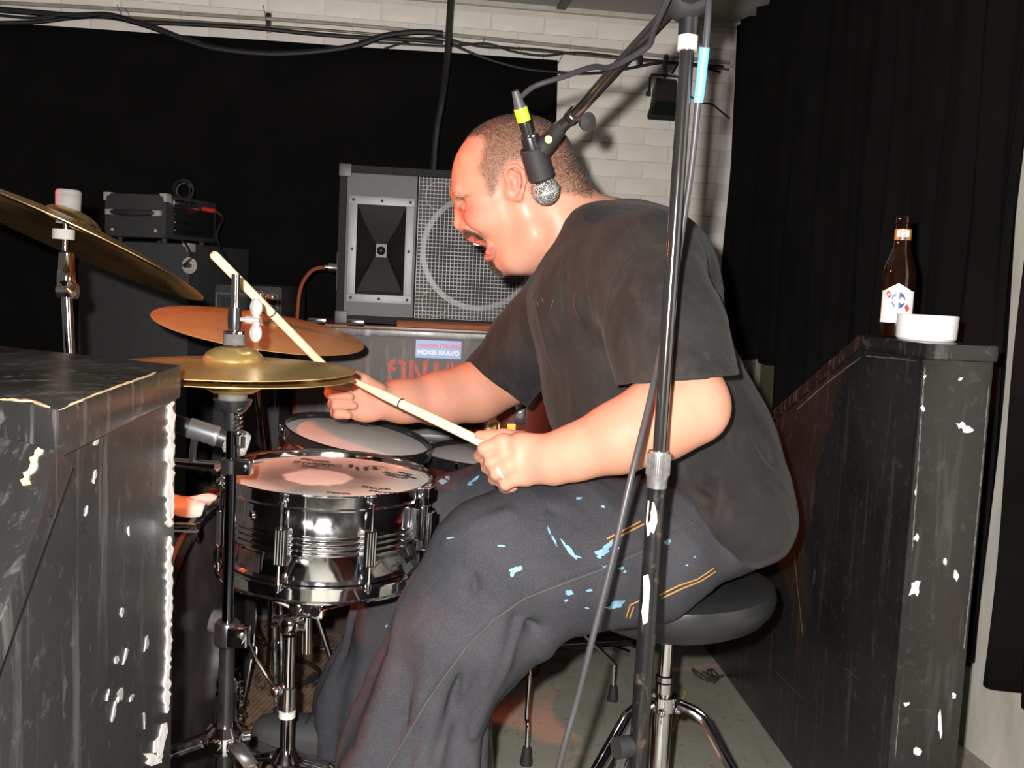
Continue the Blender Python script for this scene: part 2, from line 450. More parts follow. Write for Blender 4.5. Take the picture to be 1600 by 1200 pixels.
# flood light clamped to the conduit
c = P(1038, 128, 3.82)
t = thing('flood_light', 'small black box flood light clamped under the conduit on the white bricks', 'light', c)
ax = V(0.04, -0.55, -0.83).normalized(); sx = V(1, 0.12, 0).normalized(); sy = ax.cross(sx)
def rect(o, w_, h_): return [o + sx * w_ * a + sy * h_ * b for a, b in ((-.5, -.5), (.5, -.5), (.5, .5), (-.5, .5))]
LBLK = M('matt_black_paint', (0.022, 0.02, 0.017), 0.6, var=0.3, scale=30)
b0 = c + V(0, 0, -0.01)
MB().rings([rect(b0, 0.075, 0.06), rect(b0 + ax * 0.02, 0.08, 0.065), rect(b0 + ax * 0.10, 0.108, 0.095), rect(b0 + ax * 0.105, 0.118, 0.108), rect(b0 + ax * 0.125, 0.118, 0.108), rect(b0 + ax * 0.125, 0.098, 0.086), rect(b0 + ax * 0.108, 0.09, 0.08)]).build('housing', LBLK, t, 25)
MB().rings([rect(b0 + ax * 0.112, 0.094, 0.084), rect(b0 + ax * 0.115, 0.094, 0.084)]).build('glass', M('dark_glass', (0.01, 0.016, 0.014), 0.12), t)
yk = c + V(0, 0, 0.012)
MB().tube([b0 + ax * 0.05 - sx * 0.062, yk - sx * 0.056 , yk - sx * 0.05 + EZ * 0.012, yk + sx * 0.05 + EZ * 0.012, yk + sx * 0.056, b0 + ax * 0.05 + sx * 0.062], 0.004, 8).build('yoke', LBLK, t)
MB().tube([yk + EZ * 0.01, P(1038, 108, 3.9), P(1041, 88, 3.95)], [0.008, 0.011, 0.01], 10).build('hook_clamp', LBLK, t)
for s in (-1, 1): MB().cyl(b0 + ax * 0.05 + sx * s * 0.058, b0 + ax * 0.05 + sx * s * 0.072, 0.009).build('knob', LBLK, t)
# ================================================================== worn black paint for the plywood pieces
def worn_black(name, base=(0.013, 0.0127, 0.0127), scuff=(0.11, 0.105, 0.1), amount=0.5, rough=0.34, seed=0.0):
    m, nt, b = newmat(name); v = coords(nt, (1, 1, 1)); mp = v.node; mp.inputs['Location'].default_value = (seed, seed * 2.1, seed * 0.7)
    n1 = noise(nt, v, 3.5, 7, 0.62, 0.4); n2 = noise(nt, coords(nt, (26, 26, 2.2)), 1.6, 6, 0.6, 0.3); n3 = noise(nt, v, 46, 5, 0.7)
    c = ramp(nt, n1, [(0.2, tuple(x * 0.62 for x in base)), (0.8, tuple(x * 1.5 for x in base))])
    c = mixrgb(nt, ramp(nt, n2, [(0.56, 0.0), (0.70, amount)]), c, scuff)
    c = mixrgb(nt, ramp(nt, n3, [(0.57, 0.0), (0.68, amount * 0.7)]), c, scuff)
    nt.links.new(c, b.inputs['Base Color'])
    nt.links.new(ramp(nt, n1, [(0.3, max(0.1, rough - 0.12)), (0.8, rough + 0.2)]), b.inputs['Roughness'])
    bumpn(nt, b, mixrgb(nt, 0.4, n3, n2), 0.35, 0.0015); return m
PLY = worn_black('worn_black_plywood', amount=0.45)
PLYLID = worn_black('worn_lid_paint', scuff=(0.12, 0.11, 0.105), amount=0.8, rough=0.3, seed=3.0)
PLYWALL = worn_black('half_wall_plywood', scuff=(0.09, 0.088, 0.086), amount=0.3, seed=5.0)
CHIP = M('bare_white_chip', (0.72, 0.7, 0.68), 0.6, var=0.25, scale=60, bump=0.4)
WOODCHIP = M('bare_plywood', (0.55, 0.36, 0.2), 0.6, var=0.35, scale=50, bump=0.5)

# ------------------------------------------------------------------ big wedge cabinet close on the left
ZL = 0.94
A = PZ(88, 640, ZL); B = PZ(283, 570, ZL); Cc = PZ(0, 540, ZL); D = PZ(0, 622, ZL)
dAB = (B - A).normalized(); nS = V(dAB.y, -dAB.x, 0)                   # side face looks to the right of the picture
C2 = B + (Cc - B) * 1.9; D2 = A + (D - A) * 3.5
t = thing('wedge_cabinet', 'big scuffed black plywood wedge cabinet with peeling corner, beside the hi-hat', 'cabinet', (A.x - 0.25, A.y + 0.3, 0))
LH = 0.040
lid = MB().prism([A, B, C2, D2], V(0, 0, -LH), 0.004).build('lid', PLYLID, t)
ins = -nS * 0.005
B0 = B + ins - dAB * 0.002
def side(px, py): return PP(px, py, A + ins, nS)
k1 = side(103, 728); k2 = side(0, 1010); k0 = A + ins - EZ * LH + dAB * 0.02
sl = (k2 - k1); kb = k1 + sl * ((k1.z) / (-sl.z))
back = (Cc - B) * 1.7
pol = [k0, B0 - EZ * LH, V(B0.x, B0.y, 0.004), V(kb.x, kb.y, 0.004), k1]
body = MB().prism(pol, back, 0.003).build('body', PLY, t)
# sloped front board standing proud of the side
out = nS * 0.0065; fw = V(-dAB.x, -dAB.y, 0)
f0 = A - EZ * 0.005; f1 = side(103, 728) + out; f2 = kb + out
g0 = A + fw * 0.004 - EZ * 0.004; g2 = kb + out + fw * 0.03; g2.z = 0.004
f2 = V(f2.x, f2.y, 0.004)
MB().prism([A - EZ * LH * 0.98 + dAB * 0.018, f1, f2 - fw * 0.006, g2 + fw * 0.05, A + fw * 0.03 - EZ * 0.075, A + fw * 0.004 - EZ * 0.03], (D - A) * 3.4, 0.004).build('front_board', PLY, t)
bv = bvh_of(lid); bb = bvh_of(body)
bfb = bvh_of([o for o in t.children if o.name.startswith('front_board')][0])
def strip(bv, pts, w_, mat, parent, name, seed=1, lift=0.001):
    """one ragged ribbon lying on a surface along a line of pixels"""
    g = random.Random(seed); q = []
    for (x0, y0), (x1, y1) in zip(pts[:-1], pts[1:]):
        n = max(2, int(math.hypot(x1 - x0, y1 - y0) / 6)); l = math.hypot(x1 - x0, y1 - y0)
        for i in range(n): q.append((x0 + (x1 - x0) * i / n, y0 + (y1 - y0) * i / n, -(y1 - y0) / l, (x1 - x0) / l))
    rings = []
    for i, (x, y, nx, ny) in enumerate(q):
        a, b = w_ * g.uniform(0.15, 1.25), w_ * g.uniform(0.15, 1.25)
        if i in (0, len(q) - 1): a = b = w_ * 0.1
        l0, n0 = hit(bv, x - nx * a, y - ny * a); l1, n1_ = hit(bv, x + nx * b, y + ny * b)
        if l0 is None or l1 is None: continue
        r_ = [l0 + n0 * lift, l1 + n1_ * lift, l1 - n1_ * 0.0006, l0 - n0 * 0.0006]
        if rings and (rings[-1][0] - r_[0]).length > 0.06: continue
        rings.append(r_)
    if len(rings) > 2: MB().rings(rings).build(name, mat, parent)
def chips(bv, lst, mat, parent, name='paint_chip'):
    for i, (x, y, rx, ry, an) in enumerate(lst):
        mb = decal(bv, splat(x, y, rx, ry, 10, 0.5, an, i), 0.0012)
        if mb.v: mb.build(name, mat, parent)
# the long strip of torn white edging down the far corner of the side
strip(bb, [(266, 618), (265, 720), (263, 830)], 5.5, CHIP, t, 'torn_edging', 3, 0.002); strip(bb, [(264, 838), (262, 1000), (259, 1120)], 4.5, CHIP, t, 'torn_edging', 4, 0.002)
chips(bb, [(250, 1160, 7, 24, 0.2), (240, 1186, 14, 10, 0), (181, 1030, 5, 12, 0.3), (187, 1085, 6, 10, 0.2), (190, 955, 3, 8, 0.2), (205, 1090, 4, 9, 0.3), (228, 1005, 4, 12, 0.2), (195, 1025, 3, 16, 0.25), (178, 1110, 3, 20, 0.2),
        (168, 1085, 2, 8, 0.2), (225, 1125, 2, 14, 0), (200, 830, 2, 9, 0), (150, 690, 4, 6, 0.5), (147, 745, 3, 12, 0.2), (115, 780, 2, 4, 0), (134, 800, 2.5, 9, 0.2)][:2], CHIP, t)
chips(bb, [(181, 1030, 3, 10, 0.3), (187, 1085, 3, 10, 0.2), (190, 955, 2, 7, 0.2), (205, 1090, 2.5, 8, 0.3), (228, 1005, 2.5, 11, 0.2), (195, 1025, 1.6, 14, 0.25), (178, 1110, 1.6, 18, 0.2), (168, 1085, 1.2, 8, 0.2), (225, 1125, 1.2, 14, 0), (200, 830, 1.2, 9, 0), (150, 690, 2, 5, 0.5), (147, 745, 1.5, 11, 0.2), (134, 800, 1.5, 8, 0.2)], M('grey_scuff', (0.26, 0.255, 0.25), 0.6, var=0.4, scale=120), t, 'scuff_mark')
strip(bfb, [(84, 664), (70, 690), (52, 725), (36, 765)], 7, WOODCHIP, t, 'bare_corner', 5, 0.0012); strip(bv, [(92, 641), (150, 616), (210, 595), (250, 580)], 1.3, WOODCHIP, t, 'worn_edge', 8, 0.0008)
strip(bv, [(0, 624), (50, 627), (84, 639)], 1.6, WOODCHIP, t, 'worn_edge', 9, 0.0008)

# ------------------------------------------------------------------ half wall on the right with the bottle on it
HX = P(1446, 556, 1.70)
pl0 = V(HX.x, HX.y, 0)
fl = pl0 + (PZ(1100, 1010, 0) - pl0); ed = V(fl.x - pl0.x, fl.y - pl0.y, 0).normalized()      # along the wall, away from the camera
nx_ = V(ed.y, -ed.x, 0)                                                                       # to the right
def LF(px, py): return PP(px, py, pl0, nx_)
TH = 0.118
q0 = LF(1446, 558); q1 = LF(1345, 548); q2 = LF(1226, 645)
u1 = (q1 - pl0).dot(ed); u2 = (q2 - pl0).dot(ed); ztop = (q0.z + q1.z) / 2
sl = (q2.z - ztop) / (u2 - u1); uend = 1.32; zend = ztop + sl * (uend - u1)
t = thing('half_wall', 'low scuffed black plywood half wall with a sloping top, behind the drummer', 'half wall', pl0 + ed * 0.5 + nx_ * 0.06)
def hw(u, z): return pl0 + ed * u + EZ * z
sideb = MB().prism([hw(0.012, 0.003), hw(0.012, ztop), hw(u1, ztop), hw(uend, zend), hw(uend, 0.003)], nx_ * TH, 0.003).build('side_panel', PLYWALL, t)
front = MB().prism([hw(0.012, 0.003) - nx_ * 0.004, hw(0.012, ztop + 0.0) - nx_ * 0.004, hw(0.012, ztop) + nx_ * (TH + 0.004), hw(0.012, 0.003) + nx_ * (TH + 0.004)], -ed * 0.014, 0.004).build('end_board', PLYWALL, t)
cp = 0.028
cap = MB().prism([hw(-0.012, ztop), hw(-0.012, ztop + cp), hw(u1 + 0.005, ztop + cp), hw(uend, zend + cp), hw(uend, zend), hw(u1, ztop)], nx_ * (TH + 0.012), 0.007)
cap.v = [tuple(Vector(v) - nx_ * 0.006) for v in cap.v]
cap = cap.build('cap', PLYLID, t)
bs, bf_, bc = bvh_of(sideb), bvh_of(front), bvh_of(cap)
chips(bf_, [(x, y, rx, ry, 0.0) for x, y, rx, ry in ((1510, 672, 9, 7), (1500, 665, 6, 5), (1430, 918, 9, 15), (1476, 878, 3.5, 5), (1493, 900, 4, 8), (1491, 1088, 3.5, 5), (1416, 1100, 4, 3.5), (1434, 1174, 7, 5), (1441, 637, 3, 5), (1431, 840, 3, 5), (1500, 592, 3, 2.5), (1445, 588, 2, 3), (1468, 1130, 3, 18), (1430, 770, 2, 6))], CHIP, t)
GSC = M('grey_scratch', (0.11, 0.10, 0.09), 0.6, var=0.5, scale=150)
strip(bf_, [(1445, 572), (1440, 640), (1432, 760), (1424, 870)], 1.2, GSC, t, 'worn_edge', 11); strip(bf_, [(1545, 600), (1535, 720), (1520, 880), (1505, 1020)], 1.2, GSC, t, 'worn_edge', 12)
strip(bf_, [(1405, 1100), (1398, 1190)], 1.0, GSC, t, 'worn_edge', 13)
strip(bs, [(1352, 556), (1400, 560), (1440, 565)], 1.3, GSC, t, 'worn_edge', 14); strip(bs, [(1345, 558), (1290, 600), (1240, 645)], 0.8, GSC, t, 'worn_edge', 15)
for x0, y0, x1, y1 in ((1208, 1045, 1262, 1098), (1318, 1042, 1350, 1068), (1240, 860, 1255, 1000), (1273, 890, 1271, 920), (1335, 635, 1362, 645)):
    strip(bs, [(x0, y0), (x1, y1)], 0.7, M('faint_scratch', (0.05, 0.045, 0.04), 0.6), t, 'scratch', x0, 0.0004)
zcap = ztop + cp + 0.0005

# beer bottle
bp = PP(1376, 531, V(0, 0, zcap), EZ); bp.z = zcap
uu = (bp - pl0).dot(ed); bp = pl0 + ed * 0.20 + nx_ * 0.036; bp.z = zcap
t = thing('beer_bottle', 'brown glass long-neck beer bottle with white label on the half wall', 'bottle', bp)
sc = 1.0
prof = [(0.0, 0.0), (0.027, 0.0), (0.0305, 0.004), (0.0305, 0.118), (0.029, 0.130), (0.0235, 0.147), (0.0175, 0.163), (0.0145, 0.180), (0.0132, 0.205), (0.0130, 0.214), (0.0145, 0.216), (0.0145, 0.224), (0.0135, 0.228), (0.010, 0.228), (0.010, 0.2)]
m, nt, b = newmat('brown_glass'); b.inputs['Base Color'].default_value = (0.05, 0.013, 0.004, 1); b.inputs['Roughness'].default_value = 0.04; b.inputs['Coat Weight'].default_value = 0.6; b.inputs['Transmission Weight'].default_value = 0.0
nt.links.new(ramp(nt, noise(nt, coords(nt), 30), [(0.3, (0.005, 0.0015, 0.0006)), (0.7, (0.013, 0.0035, 0.001))]), b.inputs['Base Color'])
MB().lathe(prof, bp, EZ, 40).build('glass', m, t, 30)
def wrap(mb, r, z0, z1, a0, a1, o, n=18, ztopf=None):
    vs = []; fs = []
    for i in range(n + 1):
        a = a0 + (a1 - a0) * i / n; d = V(math.sin(a), -math.cos(a), 0)
        zt = z1 + (ztopf((2 * i / n) - 1) if ztopf else 0)
        vs += [o + d * r + EZ * z0, o + d * r + EZ * zt, o + d * (r - 0.0006) + EZ * zt, o + d * (r - 0.0006) + EZ * z0]
    for i in range(n):
        for j in range(4): fs.append((4 * i + j, 4 * i + (j + 1) % 4, 4 * i + 4 + (j + 1) % 4, 4 * i + 4 + j))
    return mb.add(vs, fs)
WHT = M('label_paper', (0.8, 0.79, 0.78), 0.35, var=0.04); BLU = M('label_blue', (0.02, 0.045, 0.22), 0.35); RED = M('label_red', (0.62, 0.03, 0.05), 0.35); GOLD = M('label_gold', (0.55, 0.28, 0.06), 0.35, 0.3)
ca = math.atan2(bp.x, bp.y) * -1.0
lab = wrap(MB(), 0.0311, 0.034, 0.088, ca - 1.1, ca + 1.1, bp, 20, lambda u: 0.014 * max(0, 1 - abs(u) * 1.25)).build('label', WHT, t)
wrap(MB(), 0.0311, 0.028, 0.0335, ca - 1.15, ca + 1.15, bp).build('label_band', WHT, t)
def onb(r, a, z): return bp + V(math.sin(ca + a), -math.cos(ca + a), 0) * r + EZ * z
mb = MB()
def cpatch(mb, r, cz, ca_, w_, h_, n=16):
    vs = [onb(r, ca_, cz)]
    for i in range(n): vs.append(onb(r, ca_ + math.cos(2 * PI * i / n) * w_ / r, cz + math.sin(2 * PI * i / n) * h_))
    return mb.add(vs, [(0, 1 + i, 1 + (i + 1) % n) for i in range(n)])
cpatch(mb, 0.0314, 0.070, 0.05, 0.0125, 0.0155); mb.build('blue_medal', BLU, lab)
mb = MB()
if True:
    vs = [onb(0.03155, a, z) for a, z in ((-0.75, 0.083), (-0.55, 0.089), (-0.33, 0.079), (-0.5, 0.073))]; mb.add(vs, [(0, 1, 2, 3)]); mb.build('red_ribbon', RED, lab); mb = MB()
    vs = [onb(0.03155, a, z) for a, z in ((0.42, 0.058), (0.58, 0.064), (0.78, 0.055), (0.6, 0.049))]; mb.add(vs, [(0, 1, 2, 3)])
mb.build('red_ribbon', RED, lab)
mb = MB(); vs = [onb(0.0316, a, z) for a, z in ((-0.62, 0.0665), (0.62, 0.0665), (0.62, 0.0715), (-0.62, 0.0715))]; mb.add([onb(0.0318, -0.6 + 1.2 * i / 8, z) for i in range(9) for z in (0.067, 0.0715)], [(2 * i, 2 * i + 2, 2 * i + 3, 2 * i + 1) for i in range(8)]); mb.build('white_banner', WHT, lab)
nl = wrap(MB(), 0.0152, 0.184, 0.204, ca - 1.6, ca + 1.6, bp, 14).build('neck_label', GOLD, t)
wrap(MB(), 0.0154, 0.190, 0.202, ca - 0.8, ca + 0.8, bp, 10).build('neck_band', WHT, nl)
mb = MB(); cpatch(mb, 0.0156, 0.196, 0.0, 0.0062, 0.0068); mb.build('red_seal', M('seal_pink', (0.75, 0.2, 0.2), 0.4), nl)
mb = MB(); cpatch(mb, 0.0158, 0.196, 0.0, 0.0034, 0.0038); mb.build('seal_centre', WHT, nl)
wrap(MB(), 0.0154, 0.185, 0.1885, ca - 0.5, ca + 0.5, bp, 8).build('blue_band', BLU, nl)

# white dish
dp = PP(1437, 541, V(0, 0, zcap), EZ); dp = pl0 + ed * 0.085 + nx_ * 0.062; dp = PP(1437, 541, V(0, 0, zcap), EZ)
dp = pl0 + ed * 0.108 + nx_ * 0.052; dp.z = zcap
MB().lathe([(0.0, 0), (0.048, 0), (0.052, 0.004), (0.0535, 0.044), (0.0525, 0.046), (0.049, 0.045), (0.047, 0.01), (0.0, 0.008)], dp, EZ, 40).build('dish', M('white_ceramic', (0.82, 0.8, 0.79), 0.25, var=0.02), label='plain white round dish beside the beer bottle', cat='dish')

# ------------------------------------------------------------------ PA loudspeaker on a stencilled road case
SY = 2.95
sa = V(math.cos(R(5)), math.sin(R(5)), 0); sb = V(-sa.y, sa.x, 0)
s00 = P(524, 503, SY); SBZ = s00.z
SW, SH, SD = 0.66, 0.462, 0.42
def sp(u, v, d=0.0): return s00 + sa * u + EZ * v + sb * d
t = thing('loudspeaker', 'black carpeted loudspeaker cabinet with horn and wire grille on the road case', 'speaker', sp(SW / 2, 0, SD / 2))
CARP = M('black_carpet', (0.017, 0.0165, 0.0165), 0.9, var=0.35, scale=120, bump=0.5, bscale=400)
PANEL = M('charcoal_panel', (0.05, 0.05, 0.053), 0.5, var=0.08, scale=60)
fr = 0.022
mb = MB(); srot = Matrix((sa, sb, EZ)).transposed()
mb.box(sp(SW / 2, SH / 2, SD / 2 + 0.03), (SW - 0.01, SD - 0.06, SH - 0.01), srot)
mb.box(sp(fr / 2, SH / 2, SD / 2), (fr, SD, SH), srot, 0.005); mb.box(sp(SW - fr / 2, SH / 2, SD / 2), (fr, SD, SH), srot, 0.005)
mb.box(sp(SW / 2, fr / 2, SD / 2), (SW, SD, fr), srot, 0.005); mb.box(sp(SW / 2, SH - fr / 2, SD / 2), (SW, SD, fr), srot, 0.005)
mb.build('cabinet', CARP, t)
HP = 0.205
# aluminium frame of the horn, with bolts
hx0, hx1, hz0, hz1 = fr + 0.008, fr + HP - 0.006, 0.062, SH - 0.088
ALU = M('cast_aluminium', (0.2, 0.2, 0.205), 0.45, 0.2, var=0.08, scale=60)
mb = MB(); fw_ = 0.024
pa, pb = hx0 + fw_ - 0.002, hx1 - fw_ + 0.002
for u0, u1_, v0, v1 in ((fr, pa, fr, SH - fr), (pb, fr + HP, fr, SH - fr), (pa, pb, fr, hz0 + fw_ - 0.002), (pa, pb, hz1 - fw_ + 0.002, SH - fr)):
    mb.box(sp((u0 + u1_) / 2, (v0 + v1) / 2, 0.018), (u1_ - u0, 0.012, v1 - v0), srot)
mb.build('horn_panel', PANEL, t); mb = MB()
for u0, u1_, v0, v1 in ((hx0, hx1, hz0, hz0 + fw_), (hx0, hx1, hz1 - fw_, hz1), (hx0, hx0 + fw_, hz0 + fw_, hz1 - fw_), (hx1 - fw_, hx1, hz0 + fw_, hz1 - fw_)):
    mb.box(sp((u0 + u1_) / 2, (v0 + v1) / 2, 0.008), (u1_ - u0, 0.008, v1 - v0), srot, 0.001)
hf = mb.build('horn_frame', ALU, t, label='grey aluminium horn frame')
me = MB().cyl((0, 0, 0), (0, -0.004, 0), 0.0045, seg=10).mesh('bolt', BLACKRUB)
for u in (hx0 + fw_ / 2, (hx0 + hx1) / 2, hx1 - fw_ / 2):
    for v in (hz0 + fw_ / 2, (hz0 + hz1) / 2, hz1 - fw_ / 2):
        if u == (hx0 + hx1) / 2 and v == (hz0 + hz1) / 2: continue
        m_ = srot.to_4x4(); m_.translation = sp(u, v, 0.0045); inst('bolt', me, m_, hf)
# flared horn throat: four walls running back to a small slot
a0, a1, b0_, b1 = hx0 + fw_, hx1 - fw_, hz0 + fw_, hz1 - fw_
cu, cvv = (a0 + a1) / 2, (b0_ + b1) / 2
HORN = M('horn_plastic', (0.007, 0.0068, 0.0065), 0.4, var=0.2)
mouth = [sp(a0, b0_, 0.010), sp(a1, b0_, 0.010), sp(a1, b1, 0.010), sp(a0, b1, 0.010)]
def q4(w_, h_, d): return [sp(cu - w_, cvv - h_, d), sp(cu + w_, cvv - h_, d), sp(cu + w_, cvv + h_, d), sp(cu - w_, cvv + h_, d)]
mb = MB(); mb.rings([mouth, q4(0.05, 0.08, 0.03), q4(0.016, 0.02, 0.052)], False, True)
mb.build('horn_flare', HORN, t, 20)
MB().prism([sp(a0 + 0.004, b0_ + 0.003, 0.012), sp(a1 - 0.004, b0_ + 0.003, 0.012), sp(cu + 0.02, cvv - 0.02, 0.042), sp(cu - 0.02, cvv - 0.02, 0.042)], sb * 0.004, 0.0).build('horn_lip', HORN, t)
MB().sphere(sp(cu, cvv, 0.045), 0.013).build('throat', HORN, t)
# woofer, ports and wire grille
gx0 = fr + HP + 0.006; gx1 = SW - fr
wc_u, wc_v, wr_ = gx0 + 0.185, SH / 2 - 0.005, 0.175
bf = MB().box(sp((gx0 + gx1) / 2, SH / 2, 0.035), (gx1 - gx0, 0.012, SH - 2 * fr), srot).build('baffle', M('baffle_black', (0.02, 0.02, 0.02), 0.6), t)
MB().lathe([(wr_, 0), (wr_, 0.006), (wr_ - 0.016, 0.008), (wr_ - 0.018, 0.0)], sp(wc_u, wc_v, 0.028), -sb, 64, closed=True).build('woofer_ring', M('woofer_ring', (0.18, 0.175, 0.17), 0.4, 0.3, var=0.15), t)
MB().lathe([(wr_ - 0.02, 0.002), (0.06, -0.05), (0.05, -0.03), (0.0, -0.022)], sp(wc_u, wc_v, 0.03), -sb, 48).build('woofer_cone', M('cone_paper', (0.016, 0.016, 0.017), 0.7), t)
for v in (SH - 0.075, 0.07):
    MB().lathe([(0.047, 0), (0.047, 0.004), (0.041, 0.004), (0.038, -0.006)], sp(gx0 + 0.06, v, 0.028), -sb, 40).build('port', M('port_black', (0.006, 0.006, 0.006), 0.6), t)
    MB().lathe([(0.042, 0.0), (0.042, 0.014), (0.0395, 0.014), (0.0395, 0.0)], sp(gx0 + 0.06, v, 0.0275), -sb, 40, closed=True).build('port_tube', M('cardboard_tube', (0.3, 0.27, 0.17), 0.8), t)
GRL = M('grille_steel', (0.17, 0.17, 0.175), 0.4, 0.0, var=0.5, scale=300, spec=0.6)
mb = MB(); pitch = 0.0112
for i in range(int((gx1 - gx0) / pitch) + 1):
    u = gx0 + i * pitch; mb.bar(sp(u, fr, 0.012), sp(u, SH - fr, 0.012), 0.0017, 0.0017, up=sb)
for i in range(int((SH - 2 * fr) / pitch) + 1):
    v = fr + i * pitch; mb.bar(sp(gx0, v, 0.0105), sp(gx1, v, 0.0105), 0.0017, 0.0017, up=sb)
mb.build('grille', GRL, t, kind='stuff', label='silver wire mesh grille')
for u in (0.0, SW):
    for v in (0.0, SH):
        su = 1 if u == 0 else -1; sv = 1 if v == 0 else -1
        MB().box(sp(u + su * 0.016, v + sv * 0.016, 0.0), (0.036, 0.012, 0.036), srot, 0.003).build('corner_guard', M('corner_grey', (0.045, 0.045, 0.045), 0.45), t)
jp_ = sp(0, 0.15, 0.16)
MB().box(jp_ - sa * 0.004, (0.012, 0.13, 0.12), srot, 0.003).build('jack_plate', M('plate_brown', (0.16, 0.12, 0.09), 0.5), t)
MB().cyl(jp_ - sa * 0.005 + EZ * 0.01, jp_ - sa * 0.04 + EZ * 0.012, 0.014).cyl(jp_ - sa * 0.04 + EZ * 0.012, jp_ - sa * 0.05 + EZ * 0.012, 0.008).build('plug', CHROME_DULL, t)
pc = jp_ - sa * 0.05 + EZ * 0.012
MB().tube([pc, pc - sa * 0.04 - EZ * 0.012, pc - sa * 0.072 - EZ * 0.06, pc - sa * 0.082 - EZ * 0.14, pc - sa * 0.084 - EZ * 0.3, pc - sa * 0.084 - EZ * 0.9], 0.006, 8, 6).build('speaker_cable', M('orange_cable', (0.26, 0.05, 0.02), 0.5), label='orange-red cable plugged into the side of the loudspeaker', cat='cable')

# road case under the speaker
CSY = 2.86
c00 = V(sp(-0.10, 0, -0.09).x, sp(-0.10, 0, -0.09).y, 0); CW, CD, CH = 0.98, 0.62, SBZ - 0.002
def cp_(u, v, d=0.0): return V(c00.x, c00.y, 0) + sa * u + EZ * v + sb * d
t = thing('road_case', 'scratched dark wooden road case with upside-down red stencil letters', 'case', cp_(CW / 2, 0, CD / 2))
m, nt, b = newmat('scratched_case_wood'); v = coords(nt, (5, 5, 0.7)); n1 = noise(nt, v, 9, 7, 0.65, 0.5); n2 = noise(nt, coords(nt), 5, 4)
c = ramp(nt, n2, [(0.3, (0.032, 0.021, 0.018)), (0.75, (0.066, 0.046, 0.040))]); c = mixrgb(nt, ramp(nt, n1, [(0.56, 0.0), (0.72, 0.7)]), c, (0.2, 0.175, 0.165))
nt.links.new(c, b.inputs['Base Color']); b.inputs['Roughness'].default_value = 0.5; bumpn(nt, b, n1, 0.3); CASEW = m
MB().box(cp_(CW / 2, (CH - 0.01) / 2 + 0.002, CD / 2), (CW - 0.004, CD - 0.004, CH - 0.014), srot, 0.003).build('body', CASEW, t)
MB().box(cp_(CW / 2, CH - 0.0205, 0.001), (CW, 0.012, 0.019), srot, 0.002).build('top_edge', worn_black('ragged_edge', base=(0.09, 0.085, 0.08), scuff=(0.35, 0.33, 0.31), amount=0.9), t)
MB().box(cp_(CW / 2, CH - 0.0055, CD / 2), (CW + 0.012, CD + 0.012, 0.010), srot, 0.003).build('lid', M('varnished_ply', (0.16, 0.055, 0.022), 0.35, var=0.3, scale=20, stretch=(1, 8, 1)), t, label='red-brown varnished wooden top')
ST = M('red_stencil', (0.5, 0.075, 0.055), 0.55, var=0.25, scale=40)
p_ = PP(650, 580, cp_(0, 0, -0.0005), sb)
# stencil letters, upside down: V I N G drawn as bars so that each has the stencil breaks
def letter(poly_list, u, parent=t):
    mb = MB()
    for pl_ in poly_list:
        mb.prism([cp_(u - x, zc - y, -0.0006) for x, y in pl_], sb * 0.001)
    mb.build('stencil_letter', ST, parent)
u_of = lambda px, py: (PP(px, py, cp_(0, 0, 0), sb) - cp_(0, 0, 0)).dot(sa)
zc = PP(640, 582, cp_(0, 0, 0), sb).z; hh = 0.036; st = 0.0135; wd = 0.0265
uG, uN, uI, uV = u_of(620, 580), u_of(653, 582), u_of(681, 585), u_of(703, 586)
cr = 0.010
letter([[(-0.003, hh), (-wd + cr, hh), (-wd, hh - cr), (-wd, -hh + cr), (-wd + cr, -hh), (-0.003, -hh), (-0.003, -hh + st), (-wd + st + 0.003, -hh + st), (-wd + st, -hh + st + 0.003), (-wd + st, hh - st - 0.003), (-wd + st + 0.003, hh - st), (-0.003, hh - st)],
        [(0.002, hh), (wd - cr, hh), (wd, hh - cr), (wd, hh - 0.024), (wd - st, hh - 0.024), (wd - st, hh - st), (0.002, hh - st)],
        [(0.002, -hh), (wd - cr, -hh), (wd, -hh + cr), (wd, -0.002), (0.004, -0.002), (0.004, -0.002 - st * 0.9), (wd - st, -0.002 - st * 0.9), (wd - st, -hh + st), (0.002, -hh + st)]], uG)
letter([[(-wd, -hh), (-wd + st, -hh), (-wd + st, hh), (-wd, hh)], [(wd - st, -hh), (wd, -hh), (wd, hh), (wd - st, hh)], [(-wd + st + 0.003, hh - 0.004), (-wd + st + 0.003, hh - 0.028), (wd - st - 0.003, -hh + 0.004), (wd - st - 0.003, -hh + 0.028)]], uN)
letter([[(-st * 0.55, -hh), (st * 0.55, -hh), (st * 0.55, hh), (-st * 0.55, hh)]], uI)
letter([[(-wd, hh), (-wd + st, hh), (-0.002, -hh + 0.012), (-0.002, -hh), (-0.007, -hh)], [(wd, hh), (wd - st, hh), (0.003, -hh + 0.012), (0.003, -hh), (0.008, -hh)]], uV)
